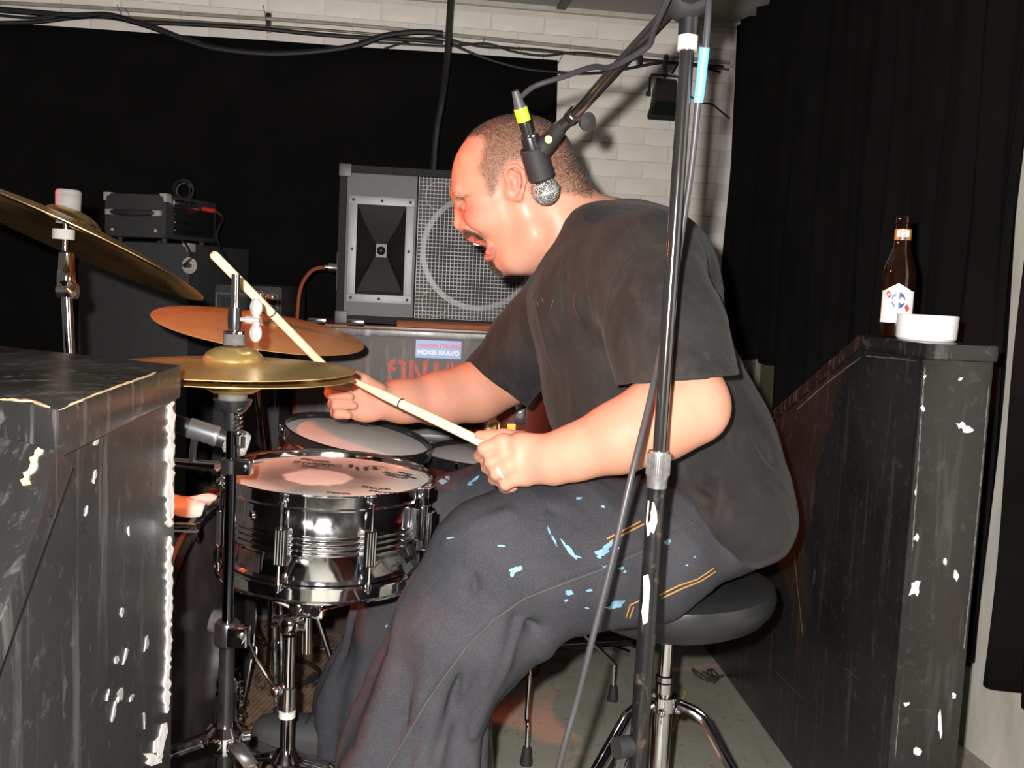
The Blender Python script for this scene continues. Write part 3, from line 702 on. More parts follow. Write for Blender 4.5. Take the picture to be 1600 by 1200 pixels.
# band sticker
k0 = PP(650, 530, cp_(0, 0, -0.0004), sb); k1 = PP(720, 563, cp_(0, 0, -0.0004), sb)
um = ((k0 + k1) / 2 - cp_(0, 0, 0)).dot(sa); zm = (k0.z + k1.z) / 2 + 0.001; stw = (k1 - k0).dot(sa); sth = abs(k0.z - k1.z) - 0.004
stk = MB().box(cp_(um, zm, -0.0009), (stw, 0.0012, sth), srot).build('sticker', M('sticker_blue', (0.25, 0.38, 0.72), 0.4, var=0.05), t, label='pale blue band sticker')
def stext(body, size, u, v, mat, bold=0.0):
    return textobj('sticker_text', body, size, frame(cp_(um + u, zm + v, -0.0018), sa, EZ), mat, stk, bold, 0.0003)
SR = M('sticker_red', (0.72, 0.04, 0.12), 0.4); SWh = M('sticker_white', (0.85, 0.86, 0.88), 0.4)
for tx, sz_, u, v, mt in (('HIGH STRONG', 0.0158, 0.0125, 0.0095, SR), ('THE', 0.0105, -0.0515, 0.009, SR), ('MOXIE BRAVO', 0.0185, 0.0, -0.0105, SWh)):
    stext(tx, sz_, u, v, mt, 0.0006)
# latches and strips of varnished moulding
for px in (496, 556):
    q = cp_(u_of(px, 510), CH + 0.001, 0.01); MB().box(q + EZ * 0.006 - sb * 0.014, (0.05, 0.014, 0.016), srot, 0.003).cyl(q - sa * 0.024 - sb * 0.02, q + sa * 0.024 - sb * 0.02, 0.005, seg=8).build('latch', CHROME, t)
VW = M('varnished_moulding', (0.3, 0.09, 0.035), 0.3, var=0.3, scale=15, stretch=(1, 1, 10))
for (x0, y0), ln, dd, zz, lb in (((620, 516), 0.62, -0.002, 0.0, 'long strip of varnished brown moulding lying along the road case top'), ((690, 507), 0.5, 0.045, 0.0, 'shorter strip of varnished brown moulding against the loudspeaker')):
    u = u_of(x0, y0); z_ = CH + 0.0008
    MB().prism([cp_(u, z_, dd - 0.004), cp_(u, z_, dd + 0.03), cp_(u, z_ + 0.017, dd + 0.03), cp_(u, z_ + 0.017, dd + 0.012), cp_(u, z_ + 0.012, dd), cp_(u, z_ + 0.006, dd - 0.002)], sa * ln, 0.001).build('moulding_strip', VW, label=lb, cat='wood strip', group='moulding strips on the road case')

# ------------------------------------------------------------------ amplifier head on its cabinet, left at the back
AY = 3.25
ra = V(math.cos(R(-14)), math.sin(R(-14)), 0); rb = V(-ra.y, ra.x, 0); arot = Matrix((ra, rb, EZ)).transposed()
NICK = M('nickel_hardware', (0.5, 0.46, 0.42), 0.4, 0.35, var=0.2)
TOL = M('amp_vinyl', (0.03, 0.03, 0.032), 0.6, var=0.3, scale=200, bump=0.5, bscale=600)
c0 = P(122, 385, AY); ctop = P(300, 383, AY).z
x1 = P(323, 386, AY)
cw = (x1 - c0).length; cab0 = V(c0.x, c0.y, 0)
def ap(u, v, d=0.0): return cab0 + ra * u + EZ * v + rb * d
cw = (V(x1.x, x1.y, 0) - cab0).dot(ra) 
t = thing('amp_cabinet', 'tall black vinyl amplifier speaker cabinet under the amp head', 'cabinet', ap(cw / 2, 0, 0.2))
MB().box(ap(cw / 2, ctop / 2 + 0.001, 0.19), (cw, 0.38, ctop), arot, 0.008).build('body', TOL, t)
for u in (0, cw):
    s_ = 1 if u == 0 else -1
    MB().prism([ap(u - s_ * 0.003, ctop + 0.003, -0.003), ap(u + s_ * 0.024, ctop + 0.003, -0.003), ap(u + s_ * 0.021, ctop - 0.007, -0.003), ap(u + s_ * 0.009, ctop - 0.011, -0.003), ap(u + s_ * 0.007, ctop - 0.024, -0.003), ap(u - s_ * 0.003, ctop - 0.024, -0.003)], rb * 0.035, 0.002).build('corner_guard', NICK, t)
q = PP(297, 415, ap(0, 0, 0), rb)
MB().lathe([(0.026, 0), (0.026, 0.004), (0.02, 0.005), (0.016, -0.002), (0.0, -0.004)], q - rb * 0.001, -rb, 28).build('jack_plate', NICK, t)
MB().cyl(q, q - rb * 0.03, 0.007).build('jack_plug', BLACKPLAST, t)
hz0 = ctop + 0.016
h0 = P(163, 375, AY - 0.01); h1 = P(272, 381, AY - 0.01); htop = P(265, 306, AY - 0.01).z
hw_ = (h1 - h0).dot(ra) + 0.004; hb = V(h0.x, h0.y, 0)
def hp_(u, v, d=0.0): return hb + ra * u + EZ * v + rb * d
t = thing('guitar_amplifier', 'small black vinyl guitar amplifier with strap handle and metal corners', 'amplifier', hp_(hw_ / 2, hz0, 0.13))
hd = 0.30
MB().box(hp_(hw_ / 2, (hz0 + htop) / 2, hd / 2), (hw_, hd, htop - hz0), arot, 0.007).build('body', TOL, t)
for u, v in ((0, 1), (1, 1)):
    s_ = 1 if u == 0 else -1; uu_ = u * hw_
    MB().prism([hp_(uu_ - s_ * 0.003, htop + 0.003, -0.003), hp_(uu_ + s_ * 0.022, htop + 0.003, -0.003), hp_(uu_ + s_ * 0.019, htop - 0.006, -0.003), hp_(uu_ + s_ * 0.008, htop - 0.01, -0.003), hp_(uu_ + s_ * 0.006, htop - 0.024, -0.003), hp_(uu_ - s_ * 0.003, htop - 0.024, -0.003)], rb * 0.03, 0.002).build('corner_guard', NICK, t)
for u in (0.03, hw_ - 0.035): MB().sphere(hp_(u, hz0 + 0.022, -0.001), 0.006, 10, 6).build('stud', NICK, t)
vm = hz0 + (htop - hz0) * 0.56
hdl = MB().tube([hp_(0.028, vm, -0.006), hp_(0.05, vm, -0.014), hp_(hw_ / 2, vm - 0.002, -0.022), hp_(hw_ - 0.05, vm, -0.014), hp_(hw_ - 0.028, vm, -0.006)], [0.006, 0.009, 0.0115, 0.009, 0.006], 10, 5).build('handle', BLACKRUB, t)
for u in (0.028, hw_ - 0.028): MB().box(hp_(u, vm, -0.008), (0.032, 0.014, 0.018), arot, 0.003).build('handle_bracket', NICK, hdl)
for u in (0.03, hw_ - 0.03):
    for d in (0.04, hd - 0.04): MB().cyl(hp_(u, hz0 + 0.001, d), hp_(u, ctop + 0.001, d), 0.011, seg=12).build('foot', BLACKRUB, t)
fx = hw_ + 0.0
fp = MB().box(hp_(fx + 0.001, (hz0 + htop) / 2 - 0.01, hd / 2 + 0.01), (0.006, hd - 0.06, htop - hz0 - 0.05), arot, 0.002).build('front_panel', M('amp_panel', (0.012, 0.012, 0.012), 0.3), t)
for k in range(4): MB().bar(hp_(fx + 0.005, hz0 + 0.028 + 0.026 * k, 0.045), hp_(fx + 0.005, hz0 + 0.028 + 0.026 * k, hd - 0.03), 0.003, 0.002).build('trim_line', CHROME_DULL, fp)
MB().box(hp_(fx + 0.004, htop - 0.022, 0.10), (0.008, 0.13, 0.02), arot, 0.002).build('control_strip', CHROME, fp)
for k in range(4): MB().cyl(hp_(fx + 0.006, htop - 0.024, 0.05 + 0.03 * k), hp_(fx + 0.022, htop - 0.024, 0.05 + 0.03 * k), 0.007, seg=12).build('knob', BLACKPLAST, fp)
pl_ = hp_(fx + 0.01, htop - 0.028, 0.2)
e = [pl_, pl_ + ra * 0.05 - EZ * 0.01]
t2 = thing('guitar_cable', 'black lead with a red plug hanging from the amp head', 'cable', V(e[1].x, e[1].y, 0.01))
MB().cyl(pl_, pl_ + ra * 0.045 - EZ * 0.006, 0.0075).build('plug', M('red_plug', (0.5, 0.02, 0.02), 0.4), t2)
MB().tube([pl_ + ra * 0.045 - EZ * 0.006, pl_ + ra * 0.075 - EZ * 0.03, P(338, 370, AY), P(354, 402, 3.35), P(380, 446, 3.43), P(395, 520, 3.45), P(400, 640, 3.45), V(-0.86, 3.45, 0.012)], 0.0045, 8, 6).build('lead', CABLE, t2)
cc = hp_(hw_ * 0.68, htop + 0.0345, 0.2)
MB().torus(cc, (0.2, 1, 0.25), 0.03, 0.004, 24, 6).torus(cc + EZ * 0.002 + rb * 0.012, (0.0, 1, 0.1), 0.032, 0.004, 24, 6).torus(cc + rb * 0.02 - EZ * 0.003, (-0.2, 1, 0.2), 0.027, 0.004, 24, 6).build('coiled_cable', CABLE, label='small coil of black cable lying on top of the amp head', cat='cable')
cq = P(282, 385, AY - 0.012)
def onf(px, py, d): return PP(px, py, ap(0, 0, -d), rb)
MB().tube([onf(284, 377, 0.002), onf(290, 381, 0.012), onf(296, 392, 0.02), onf(299, 403, 0.034), q - rb * 0.036, q - rb * 0.028], 0.0038, 8, 6).build('patch_lead', CABLE, label='short black lead from the amp head into the cabinet jack', cat='cable')

# dark monitor behind the ride cymbal
m0 = P(332, 560, 3.0); mw0 = P(439, 560, 3.0)
t = thing('stage_monitor', 'plain dark grey floor monitor standing between amp cabinet and road case', 'monitor', V((m0.x + mw0.x) / 2, 3.15, 0))
mz = P(400, 446, 3.0).z; GREYV = M('monitor_grey', (0.022, 0.021, 0.022), 0.7, var=0.2, bump=0.3)
mcx, mw_ = (m0.x + mw0.x) / 2, mw0.x - m0.x
MB().box((mcx, 3.17, mz / 2 + 0.001), (mw_, 0.34, mz), None, 0.02).build('body', GREYV, t)
MB().box((mcx, 2.998, mz - 0.2), (mw_ - 0.05, 0.012, 0.32), None, 0.004).build('grille_cloth', M('monitor_cloth', (0.012, 0.012, 0.012), 0.8), t)
mb = MB()
for s_ in (-1, 1): mb.box((mcx + s_ * (mw_ / 2 - 0.012), 2.995, mz - 0.2), (0.006, 0.012, 0.34), None, 0.001)
mb.box((mcx, 2.995, mz - 0.028), (mw_ - 0.02, 0.012, 0.006), None, 0.001); mb.build('grille_trim', M('trim_grey', (0.07, 0.07, 0.07), 0.5), t)
# black crate in front of the road case, red drum stored at its side
bx0, bx1 = P(570, 640, 2.62), P(712, 640, 2.62)
t = thing('equipment_case', 'plain black equipment case in front of the road case, behind the toms', 'case', V((bx0.x + bx1.x) / 2, 2.72, 0))
cz = P(640, 648, 2.62).z
cxm = (bx0.x + bx1.x) / 2; cwx = bx1.x - bx0.x
MB().box((cxm, 2.72, cz / 2 + 0.001), (cwx, 0.2, cz - 0.0), None, 0.006).build('body', M('case_black', (0.009, 0.009, 0.009), 0.5, var=0.3), t)
MB().box((cxm, 2.617, cz - 0.06), (cwx - 0.02, 0.008, 0.02), None, 0.002).build('edging', M('case_edging', (0.05, 0.05, 0.05), 0.35, 0.7), t)
MB().box((cxm - cwx * 0.42, 2.613, cz - 0.03), (0.05, 0.012, 0.035), None, 0.003).build('latch', CHROME_DULL, t)
# ================================================================== drum kit
def cymbal_mat(name, base, dark, metal=1.0):
    m, nt, b = newmat(name)
    tc = nt.nodes.new('ShaderNodeTexCoord'); sep = nt.nodes.new('ShaderNodeSeparateXYZ'); nt.links.new(tc.outputs['Object'], sep.inputs[0])
    vm = nt.nodes.new('ShaderNodeVectorMath'); vm.operation = 'MULTIPLY'; vm.inputs[1].default_value = (1, 1, 0); nt.links.new(tc.outputs['Object'], vm.inputs[0])
    ln = nt.nodes.new('ShaderNodeVectorMath'); ln.operation = 'LENGTH'; nt.links.new(vm.outputs[0], ln.inputs[0])
    cb = nt.nodes.new('ShaderNodeCombineXYZ'); nt.links.new(ln.outputs['Value'], cb.inputs[0])
    rings = noise(nt, cb.outputs[0], 520, 3, 0.7)
    patch = noise(nt, tc.outputs['Object'], 9, 5, 0.6)
    c = mixrgb(nt, ramp(nt, rings, [(0.3, 0.0), (0.75, 0.5)]), base, dark)
    c = mixrgb(nt, ramp(nt, patch, [(0.5, 0.0), (0.72, 0.55)]), c, dark)
    nt.links.new(c, b.inputs['Base Color']); b.inputs['Metallic'].default_value = metal
    nt.links.new(ramp(nt, patch, [(0.3, 0.2), (0.8, 0.42)]), b.inputs['Roughness'])
    b.inputs['Anisotropic'].default_value = 0.5
    bumpn(nt, b, rings, 0.25, 0.0006); return m
BR_HAT = cymbal_mat('hat_bronze', (0.68, 0.47, 0.17), (0.36, 0.24, 0.1), 0.75)
BR_RIDE = cymbal_mat('ride_bronze', (0.72, 0.42, 0.16), (0.4, 0.22, 0.1), 0.4)
BR_CRASH = cymbal_mat('crash_bronze', (0.62, 0.42, 0.17), (0.34, 0.22, 0.1), 1.0)
def cymbal(name, c, nrm, r, bell_r, bell_h, bow, mat, label, group, flip=False):
    prof = []
    th = 0.0013
    top = [(0.006, bell_h + bow)]
    for i in range(1, 8): a = i / 7 * PI / 2; top.append((0.006 + (bell_r - 0.006) * math.sin(a) * 0.94, bow + bell_h * math.cos(a) ** 1.0 * 0.96 + 0.0008))
    for i in range(0, 13): u = i / 12; top.append((bell_r + (r - bell_r) * u, bow * (1 - u ** 1.7)))
    bot = [(a, b - th) for a, b in reversed(top)]
    x, y, z = basis(nrm); m = Matrix((x, y, z)).transposed().to_4x4(); m.translation = Vector(c)
    if flip: m = m @ Matrix.Rotation(PI, 4, 'X')
    return MB().lathe(top + bot, (0, 0, 0), (0, 0, 1), 96, closed=True).build(name, mat, None, 50, label, 'cymbal', group, rel=m)
def tripod(mb_parent, c, z_col, r_foot, mat, angles, tube=0.009, top=None, legname='leg'):
    zt = z_col if top is None else top
    for a in angles:
        d = V(math.cos(a), math.sin(a), 0); cc = V(c.x, c.y, 0)
        hip = cc + EZ * zt + d * 0.03; foot = cc + d * r_foot + EZ * 0.014
        n = d.cross(EZ)
        L = MB()
        for s in (-1, 1): L.tube([hip + n * s * 0.008, hip + d * 0.05 - EZ * 0.02 + n * s * 0.008, foot + n * s * 0.008], tube * 0.62, 8)
        L.bar(hip, hip + d * 0.045 - EZ * 0.018, 0.026, 0.014, up=EZ, bev=0.002)
        lg = L.build(legname, mat, mb_parent)
        MB().sphere(foot + EZ * 0.0, (0.017, 0.017, 0.0135), 12, 8).build('rubber_foot', BLACKRUB, lg)
        MB().bar(cc + EZ * max(zt - 0.18, 0.05) + d * 0.016, cc + d * (r_foot * 0.5) + EZ * (zt * 0.5), 0.012, 0.004, up=EZ).build('brace', mat, mb_parent)

# ---- hi-hat
HC = P(365, 574, 1.47)
hb_ = V(P(350, 1150, 1.47).x, 1.47, 0)
t = thing('hi_hat_stand', 'black and chrome hi-hat stand in front of the bass drum', 'stand', hb_)
axh = (HC - V(hb_.x, hb_.y, 0)).normalized()
def hz(px_y): return P(357, px_y, 1.47).z
def hpnt(z): return hb_ + (HC - hb_) * (z / HC.z)
z_cup = HC.z - 0.034
MB().cyl(hpnt(0.06), hpnt(hz(985)), 0.0115, seg=20).build('lower_tube', BLACKMETAL, t)
MB().cyl(hpnt(hz(985)), hpnt(z_cup - 0.03), 0.0085, seg=20).build('upper_tube', M('black_chrome', (0.08, 0.085, 0.1), 0.15, 1.0), t)
mb = MB().lathe([(0.014, -0.02), (0.019, -0.016), (0.019, 0.016), (0.0165, 0.02)], hpnt(hz(990)), axh, 20)
cl_ = mb.build('height_clamp', BLACKMETAL, t)
q = hpnt(hz(990)); MB().box(q + V(0.02, -0.008, 0), (0.03, 0.024, 0.03), None, 0.003).cyl(q + V(0.024, -0.02, 0.0), q + V(0.024, -0.034, 0), 0.008).build('clamp_bolt', CHROME, cl_)
q = hpnt(hz(728)); cl_ = MB().lathe([(0.012, -0.012), (0.015, -0.01), (0.015, 0.01), (0.012, 0.012)], q, axh, 18).build('memory_lock', BLACKMETAL, t)
MB().box(q + V(0.02, -0.004, 0.0), (0.026, 0.02, 0.022), None, 0.003).cyl(q + V(0.022, -0.014, 0), q + V(0.022, -0.022, 0), 0.005).build('lock_bolt', CHROME, cl_)
# spring barrel, seat cup and felt
q = hpnt(z_cup - 0.03)
MB().lathe([(0.012, -0.03), (0.0135, -0.005), (0.0135, 0.004)], q, axh, 18).build('barrel', BLACKMETAL, t)
sprg = [q + V(0.012, -0.012, 0) + V(0.006 * math.cos(a), 0.006 * math.sin(a), -0.036 + 0.0011 * a) for a in np.linspace(0, 2 * PI * 7, 90)]
MB().tube(sprg, 0.0014, 6).cyl(q + V(0.012, -0.012, -0.05), q + V(0.012, -0.012, -0.036), 0.007).build('tilt_spring', CHROME, t)
MB().lathe([(0.0, -0.014), (0.019, -0.014), (0.026, -0.004), (0.029, 0.004), (0.0, 0.004)], hpnt(z_cup - 0.018), axh, 24).build('seat_cup', BLACKMETAL, t)
MB().lathe([(0.0, -0.009), (0.021, -0.009), (0.0215, 0.003), (0.018, 0.009), (0.0, 0.009)], hpnt(z_cup - 0.006), axh, 24).build('seat_felt', FELT, t)
# pull rod and clutch
MB().cyl(hpnt(z_cup - 0.04), hpnt(P(366, 428, 1.47).z), 0.0036, seg=12).build('pull_rod', CHROME, t)
tipz = P(366, 428, 1.47).z
MB().cyl(hpnt(tipz - 0.08), hpnt(tipz), 0.0062, seg=14).build('rod_sleeve', CHROME, t)
zc_ = P(365, 498, 1.47).z
cl_ = MB().lathe([(0.0, -0.016), (0.0095, -0.016), (0.0105, 0.0), (0.0095, 0.016), (0.0, 0.016)], hpnt(zc_), axh, 18).build('clutch', BLACKMETAL, t)
wq = hpnt(zc_)
wx = V(1, -0.15, -0.02).normalized()
MB().cyl(wq + wx * 0.008, wq + wx * 0.03, 0.0035, seg=10).cyl(wq + wx * 0.018, wq + wx * 0.04, 0.0062, seg=12).build('wing_stem', M('satin_chrome', (0.8, 0.8, 0.8), 0.35, 0.75, var=0.05), cl_)
mb = MB()
for s in (1, -1): mb.sphere(wq + wx * 0.033 + EZ * s * 0.019, (0.0095, 0.005, 0.014), 12, 8)
mb.build('wing', M('satin_chrome', (0.8, 0.8, 0.8), 0.35, 0.75, var=0.05), cl_)
ztf = HC.z + 0.0335
MB().lathe([(0.0, 0), (0.0165, 0), (0.0155, 0.016), (0.0, 0.016)], hpnt(ztf), axh, 20).build('clutch_felt', FELT, t)
MB().lathe([(0.0, 0), (0.0155, 0), (0.0155, 0.004), (0.0, 0.004)], hpnt(ztf + 0.0162), axh, 20).build('clutch_washer', CHROME, t)
# tripod collar, legs and pedal
zc_ = hz(1152)
mb = MB().lathe([(0.0, -0.02), (0.024, -0.02), (0.028, -0.008), (0.028, 0.008), (0.018, 0.02), (0.0, 0.02)], hpnt(zc_), axh, 20)
for a in (0.3, 2.4, 4.5): mb.cyl(hpnt(zc_) + V(math.cos(a), math.sin(a), 0) * 0.026, hpnt(zc_) + V(math.cos(a), math.sin(a), 0) * 0.038, 0.009)
mb.build('leg_collar', CHROME, t)
tripod(t, hpnt(0), 0.0, 0.26, CHROME_DULL, (-0.75, 1.75, 3.2), top=zc_ - 0.005)
MB().box(hpnt(0.045) + V(0.16, 0.02, 0.0), (0.27, 0.085, 0.012), Matrix.Rotation(R(12), 3, 'Y'), 0.003).build('footboard', CHROME_DULL, t)
MB().box(hpnt(0.008) + V(0.16, 0.02, 0.0), (0.33, 0.09, 0.012), None, 0.003).build('base_plate', BLACKMETAL, t)
cymbal('hi_hat_cymbal', HC + EZ * 0.0, V(0.0, -0.01, 1), 0.180, 0.047, 0.022, 0.010, BR_HAT, 'upper bronze hi-hat cymbal with clutch and felt on its bell', 'hi-hat cymbals')
cymbal('hi_hat_cymbal', HC - EZ * 0.012, V(0.005, 0.0, 1), 0.178, 0.047, 0.020, 0.010, BR_HAT, 'lower bronze hi-hat cymbal turned bell down under its partner', 'hi-hat cymbals', True)

# ---- crash cymbal on its stand, upper left
KC = P(101, 372, 1.60)
kn = V(math.sin(R(19.5)), 0.235, math.cos(R(19.5))).normalized()
cymbal('crash_cymbal', KC, kn, 0.231, 0.05, 0.022, 0.026, BR_CRASH, 'big tilted crash cymbal showing its dark underside above the wedge cabinet', 'cymbals on stands')
kb_ = V(P(112, 520, 1.60).x + 0.03, 1.592, 0)
t = thing('cymbal_stand', 'chrome cymbal stand holding the big tilted crash cymbal', 'stand', kb_)
kax = V(0.02, 0.0, 1).normalized()
kt = KC
MB().cyl(kt - EZ * 0.06, P(104, 296, 1.6), 0.0042, seg=12).build('threaded_rod', CHROME, t)
MB().lathe([(0.0, 0), (0.018, 0), (0.019, 0.03), (0.0195, 0.05), (0.017, 0.054), (0.0, 0.054)], P(106, 350, 1.6), kax, 22).build('felt_stack', M('taped_felt', (0.17, 0.17, 0.17), 0.85, var=0.25, scale=25, stretch=(0.2, 0.2, 4), bump=0.4), t, label='stack of grey felts wrapped in tape')
MB().lathe([(0.0, 0), (0.017, 0), (0.017, 0.016), (0.0, 0.016)], P(99, 374, 1.6), kax, 20).build('lower_felt', M('white_felt', (0.32, 0.31, 0.29), 0.9), t)
q = P(104, 425, 1.6)
MB().lathe([(0.006, 0.034), (0.012, 0.03), (0.0125, 0.002), (0.014, 0.0), (0.014, -0.018), (0.01, -0.024)], q, kax, 18).build('tilter', CHROME, t)
MB().cyl(q + V(-0.012, 0, -0.03), q + V(0.016, 0, -0.03), 0.013).cyl(q + V(0.01, -0.012, -0.028), q + V(0.02, -0.02, -0.034), 0.005).build('tilter_gear', CHROME_DULL, t)
MB().cyl(q - EZ * 0.035, V(kb_.x, kb_.y, 0.40), 0.0085, seg=16).build('upper_tube', CHROME, t)
MB().cyl(V(kb_.x, kb_.y, 0.42), V(kb_.x, kb_.y, 0.05), 0.0125, seg=16).build('lower_tube', CHROME, t)
tripod(t, kb_, 0, 0.12, CHROME_DULL, (2.2, 4.0, 5.6), top=0.30)

# ---- ride cymbal behind the hi-hat
RC = P(407, 514, 2.2)
rn = V(math.sin(R(8.5)), -0.095, math.cos(R(8.5))).normalized()
cymbal('ride_cymbal', RC, rn, 0.231, 0.055, 0.022, 0.018, BR_RIDE, 'orange-lit ride cymbal behind the hi-hat and above the rack tom', 'cymbals on stands')
rb_ = V(RC.x - 0.02, 2.46, 0)
t = thing('cymbal_stand', 'slim chrome stand holding the orange-lit ride cymbal', 'stand', rb_)
MB().cyl(RC - rn * 0.06, RC + rn * 0.085, 0.0042, seg=12).build('threaded_rod', CHROME, t)
q = RC + rn * 0.042
MB().lathe([(0, 0), (0.02, 0), (0.02, 0.014), (0, 0.014)], q, rn, 18).build('felt', FELT, t)
mb = MB().cyl(q + rn * 0.016, q + rn * 0.032, 0.008)
for s in (-1, 1): mb.sphere(q + rn * 0.034 + V(s * 0.013, 0, s * -0.002), (0.01, 0.005, 0.008), 10, 6)
mb.build('wing_nut', CHROME, t)
MB().cyl(RC - rn * 0.06, RC - rn * 0.1, 0.012).build('tilter', CHROME, t)
MB().cyl(RC - rn * 0.09, V(rb_.x, rb_.y, 0.4), 0.0085).build('upper_tube', CHROME, t)
MB().cyl(V(rb_.x, rb_.y, 0.42), V(rb_.x, rb_.y, 0.05), 0.0125).build('lower_tube', CHROME, t)
tripod(t, rb_, 0, 0.17, CHROME_DULL, (-1.2, 0.2, 3.3), top=0.3)

# ---- drums
HEADM = None
def head_mat(name, center=(0, 0), dirty=True):
    m, nt, b = newmat(name)
    tc = nt.nodes.new('ShaderNodeTexCoord')
    vm = nt.nodes.new('ShaderNodeVectorMath'); vm.operation = 'SUBTRACT'; vm.inputs[1].default_value = (center[0], center[1], 0); nt.links.new(tc.outputs['Object'], vm.inputs[0])
    vm2 = nt.nodes.new('ShaderNodeVectorMath'); vm2.operation = 'MULTIPLY'; vm2.inputs[1].default_value = (1, 1, 0); nt.links.new(vm.outputs[0], vm2.inputs[0])
    ln = nt.nodes.new('ShaderNodeVectorMath'); ln.operation = 'LENGTH'; nt.links.new(vm2.outputs[0], ln.inputs[0])
    n1 = noise(nt, tc.outputs['Object'], 26, 6, 0.65); n2 = noise(nt, tc.outputs['Object'], 8, 4)
    base = ramp(nt, n2, [(0.3, (0.56, 0.53, 0.5)), (0.75, (0.7, 0.67, 0.64))])
    if dirty:
        ad = nt.nodes.new('ShaderNodeMath'); ad.operation = 'MULTIPLY_ADD'; nt.links.new(n1, ad.inputs[0]); ad.inputs[1].default_value = 0.05
        nt.links.new(ln.outputs['Value'], ad.inputs[2])
        ring = ramp(nt, ad.outputs[0], [(0.0, 0.0), (0.080, 0.0), (0.088, 1.0), (0.118, 0.9), (0.18, 0.0)])
        mul = nt.nodes.new('ShaderNodeMath'); mul.operation = 'MULTIPLY'; nt.links.new(ring, mul.inputs[0]); nt.links.new(ramp(nt, n2, [(0.25, 0.95), (0.7, 0.6)]), mul.inputs[1])
        base = mixrgb(nt, mul.outputs[0], base, (0.07, 0.058, 0.05))
    nt.links.new(base, b.inputs['Base Color']); b.inputs['Roughness'].default_value = 0.42
    bumpn(nt, b, n1, 0.15, 0.001); return m
def local(c, nrm, xd=(1, 0, 0)):
    z = Vector(nrm).normalized(); x = Vector(xd); x = (x - z * x.dot(z)).normalized(); y = z.cross(x)
    m = Matrix((x, y, z)).transposed().to_4x4(); m.translation = Vector(c); return m
# snare: origin at the middle of its top head
SNC = P(511, 747, 1.735)
SM = local(SNC, V(0.032, -0.03, 1))
sn_bottom = SM @ V(0, 0, -0.155)
t = thing('snare_drum', 'chrome snare drum with a dirty written-on white head', 'drum', sn_bottom)
rS = 0.1778; dS = 0.140
shp = [(rS - 0.003, 0.0)]
for zz in (-0.052, -0.062, -0.072, -0.082): shp += [(rS - 0.003, zz + 0.0042), (rS - 0.0005, zz + 0.002), (rS - 0.0005, zz - 0.002), (rS - 0.003, zz - 0.0042)]
shp += [(rS - 0.003, -dS)]
CHR_SHELL = M('shell_chrome', (0.66, 0.66, 0.67), 0.1, 1.0, var=0.25, scale=16, rvar=0.08)
MB().lathe(shp, (0, 0, -0.006), (0, 0, 1), 72).build('shell', CHR_SHELL, t, 50, rel=SM)
hoop = [(rS + 0.001, -0.012), (rS + 0.011, -0.012), (rS + 0.011, -0.0095), (rS + 0.0045, -0.0085), (rS + 0.0045, 0.010), (rS + 0.009, 0.012), (rS + 0.0085, 0.0145), (rS + 0.003, 0.0125), (rS + 0.001, 0.009)]
MB().lathe(hoop, (0, 0, 0), (0, 0, 1), 96, closed=True).build('top_hoop', CHROME, t, 40, rel=SM)
MB().lathe([(r_, -dS - 0.012 - z_) for r_, z_ in hoop], (0, 0, 0), (0, 0, 1), 96, closed=True).build('bottom_hoop', CHROME, t, 40, rel=SM)
hd_ = MB().lathe([(0.0, 0.0015), (rS - 0.004, 0.0015), (rS + 0.0025, 0.0), (rS + 0.0025, -0.006), (0.0, -0.002)], (0, 0, 0), (0, 0, 1), 72).build('batter_head', head_mat('dirty_snare_head', (-0.015, -0.005)), t, 30, label='dirty white batter head with handwriting', rel=SM)
MB().lathe([(0.0, -dS - 0.012), (rS - 0.002, -dS - 0.012), (rS - 0.002, -dS - 0.008), (0.0, -dS - 0.008)], (0, 0, 0), (0, 0, 1), 48).build('bottom_head', M('clear_head', (0.4, 0.4, 0.4), 0.3), t, rel=SM)
# handwriting: wandering pen strokes on the head
g = random.Random(5); mb = MB()
def scrib(mb, u0, v0, ang, ln_, h_, loops, r_=0.0007):
    pts = []; n = int(loops * 9)
    for i in range(n):
        s = i / n; a = loops * 2 * PI * s
        x = ln_ * s + 0.35 * h_ * math.sin(a); y = h_ * 0.5 * math.cos(a) * (0.55 + 0.45 * math.sin(3.1 * a / 2.7 + ln_ * 40))
        pts.append(V(u0 + x * math.cos(ang) - y * math.sin(ang), v0 + x * math.sin(ang) + y * math.cos(ang), 0.0018))
    mb.tube(pts, r_, 4)
for a_ in ((-0.075, 0.135, -0.25, 0.06, 0.022, 5), (-0.085, 0.105, -0.15, 0.075, 0.03, 4), (-0.04, 0.09, 0.3, 0.05, 0.035, 3), (-0.06, 0.07, 0.1, 0.03, 0.015, 4),
           (0.02, 0.115, -1.2, 0.025, 0.012, 4), (0.035, 0.1, -1.2, 0.03, 0.01, 5), (0.05, 0.105, -1.2, 0.03, 0.012, 5), (0.065, 0.11, -1.1, 0.025, 0.012, 4),
           (0.06, 0.095, 0.25, 0.02, 0.05, 1.4), (0.09, 0.075, -0.45, 0.05, 0.018, 6), (0.095, 0.055, -0.4, 0.05, 0.015, 6), (0.115, 0.085, -0.5, 0.035, 0.012, 5), (0.13, 0.06, -0.6, 0.03, 0.012, 5),
           (0.07, -0.05, -0.15, 0.05, 0.018, 6), (0.085, -0.075, -0.1, 0.05, 0.014, 6), (0.02, -0.11, 0.1, 0.04, 0.014, 5), (0.1, -0.1, 0.3, 0.03, 0.012, 4), (-0.16, 0.03, 1.1, 0.06, 0.008, 8), (-0.165, 0.0, 1.4, 0.05, 0.008, 7)):
    scrib(mb, *a_)
mb.build('ink_writing', M('black_ink', (0.012, 0.012, 0.012), 0.6), hd_, rel=SM, kind='stuff')
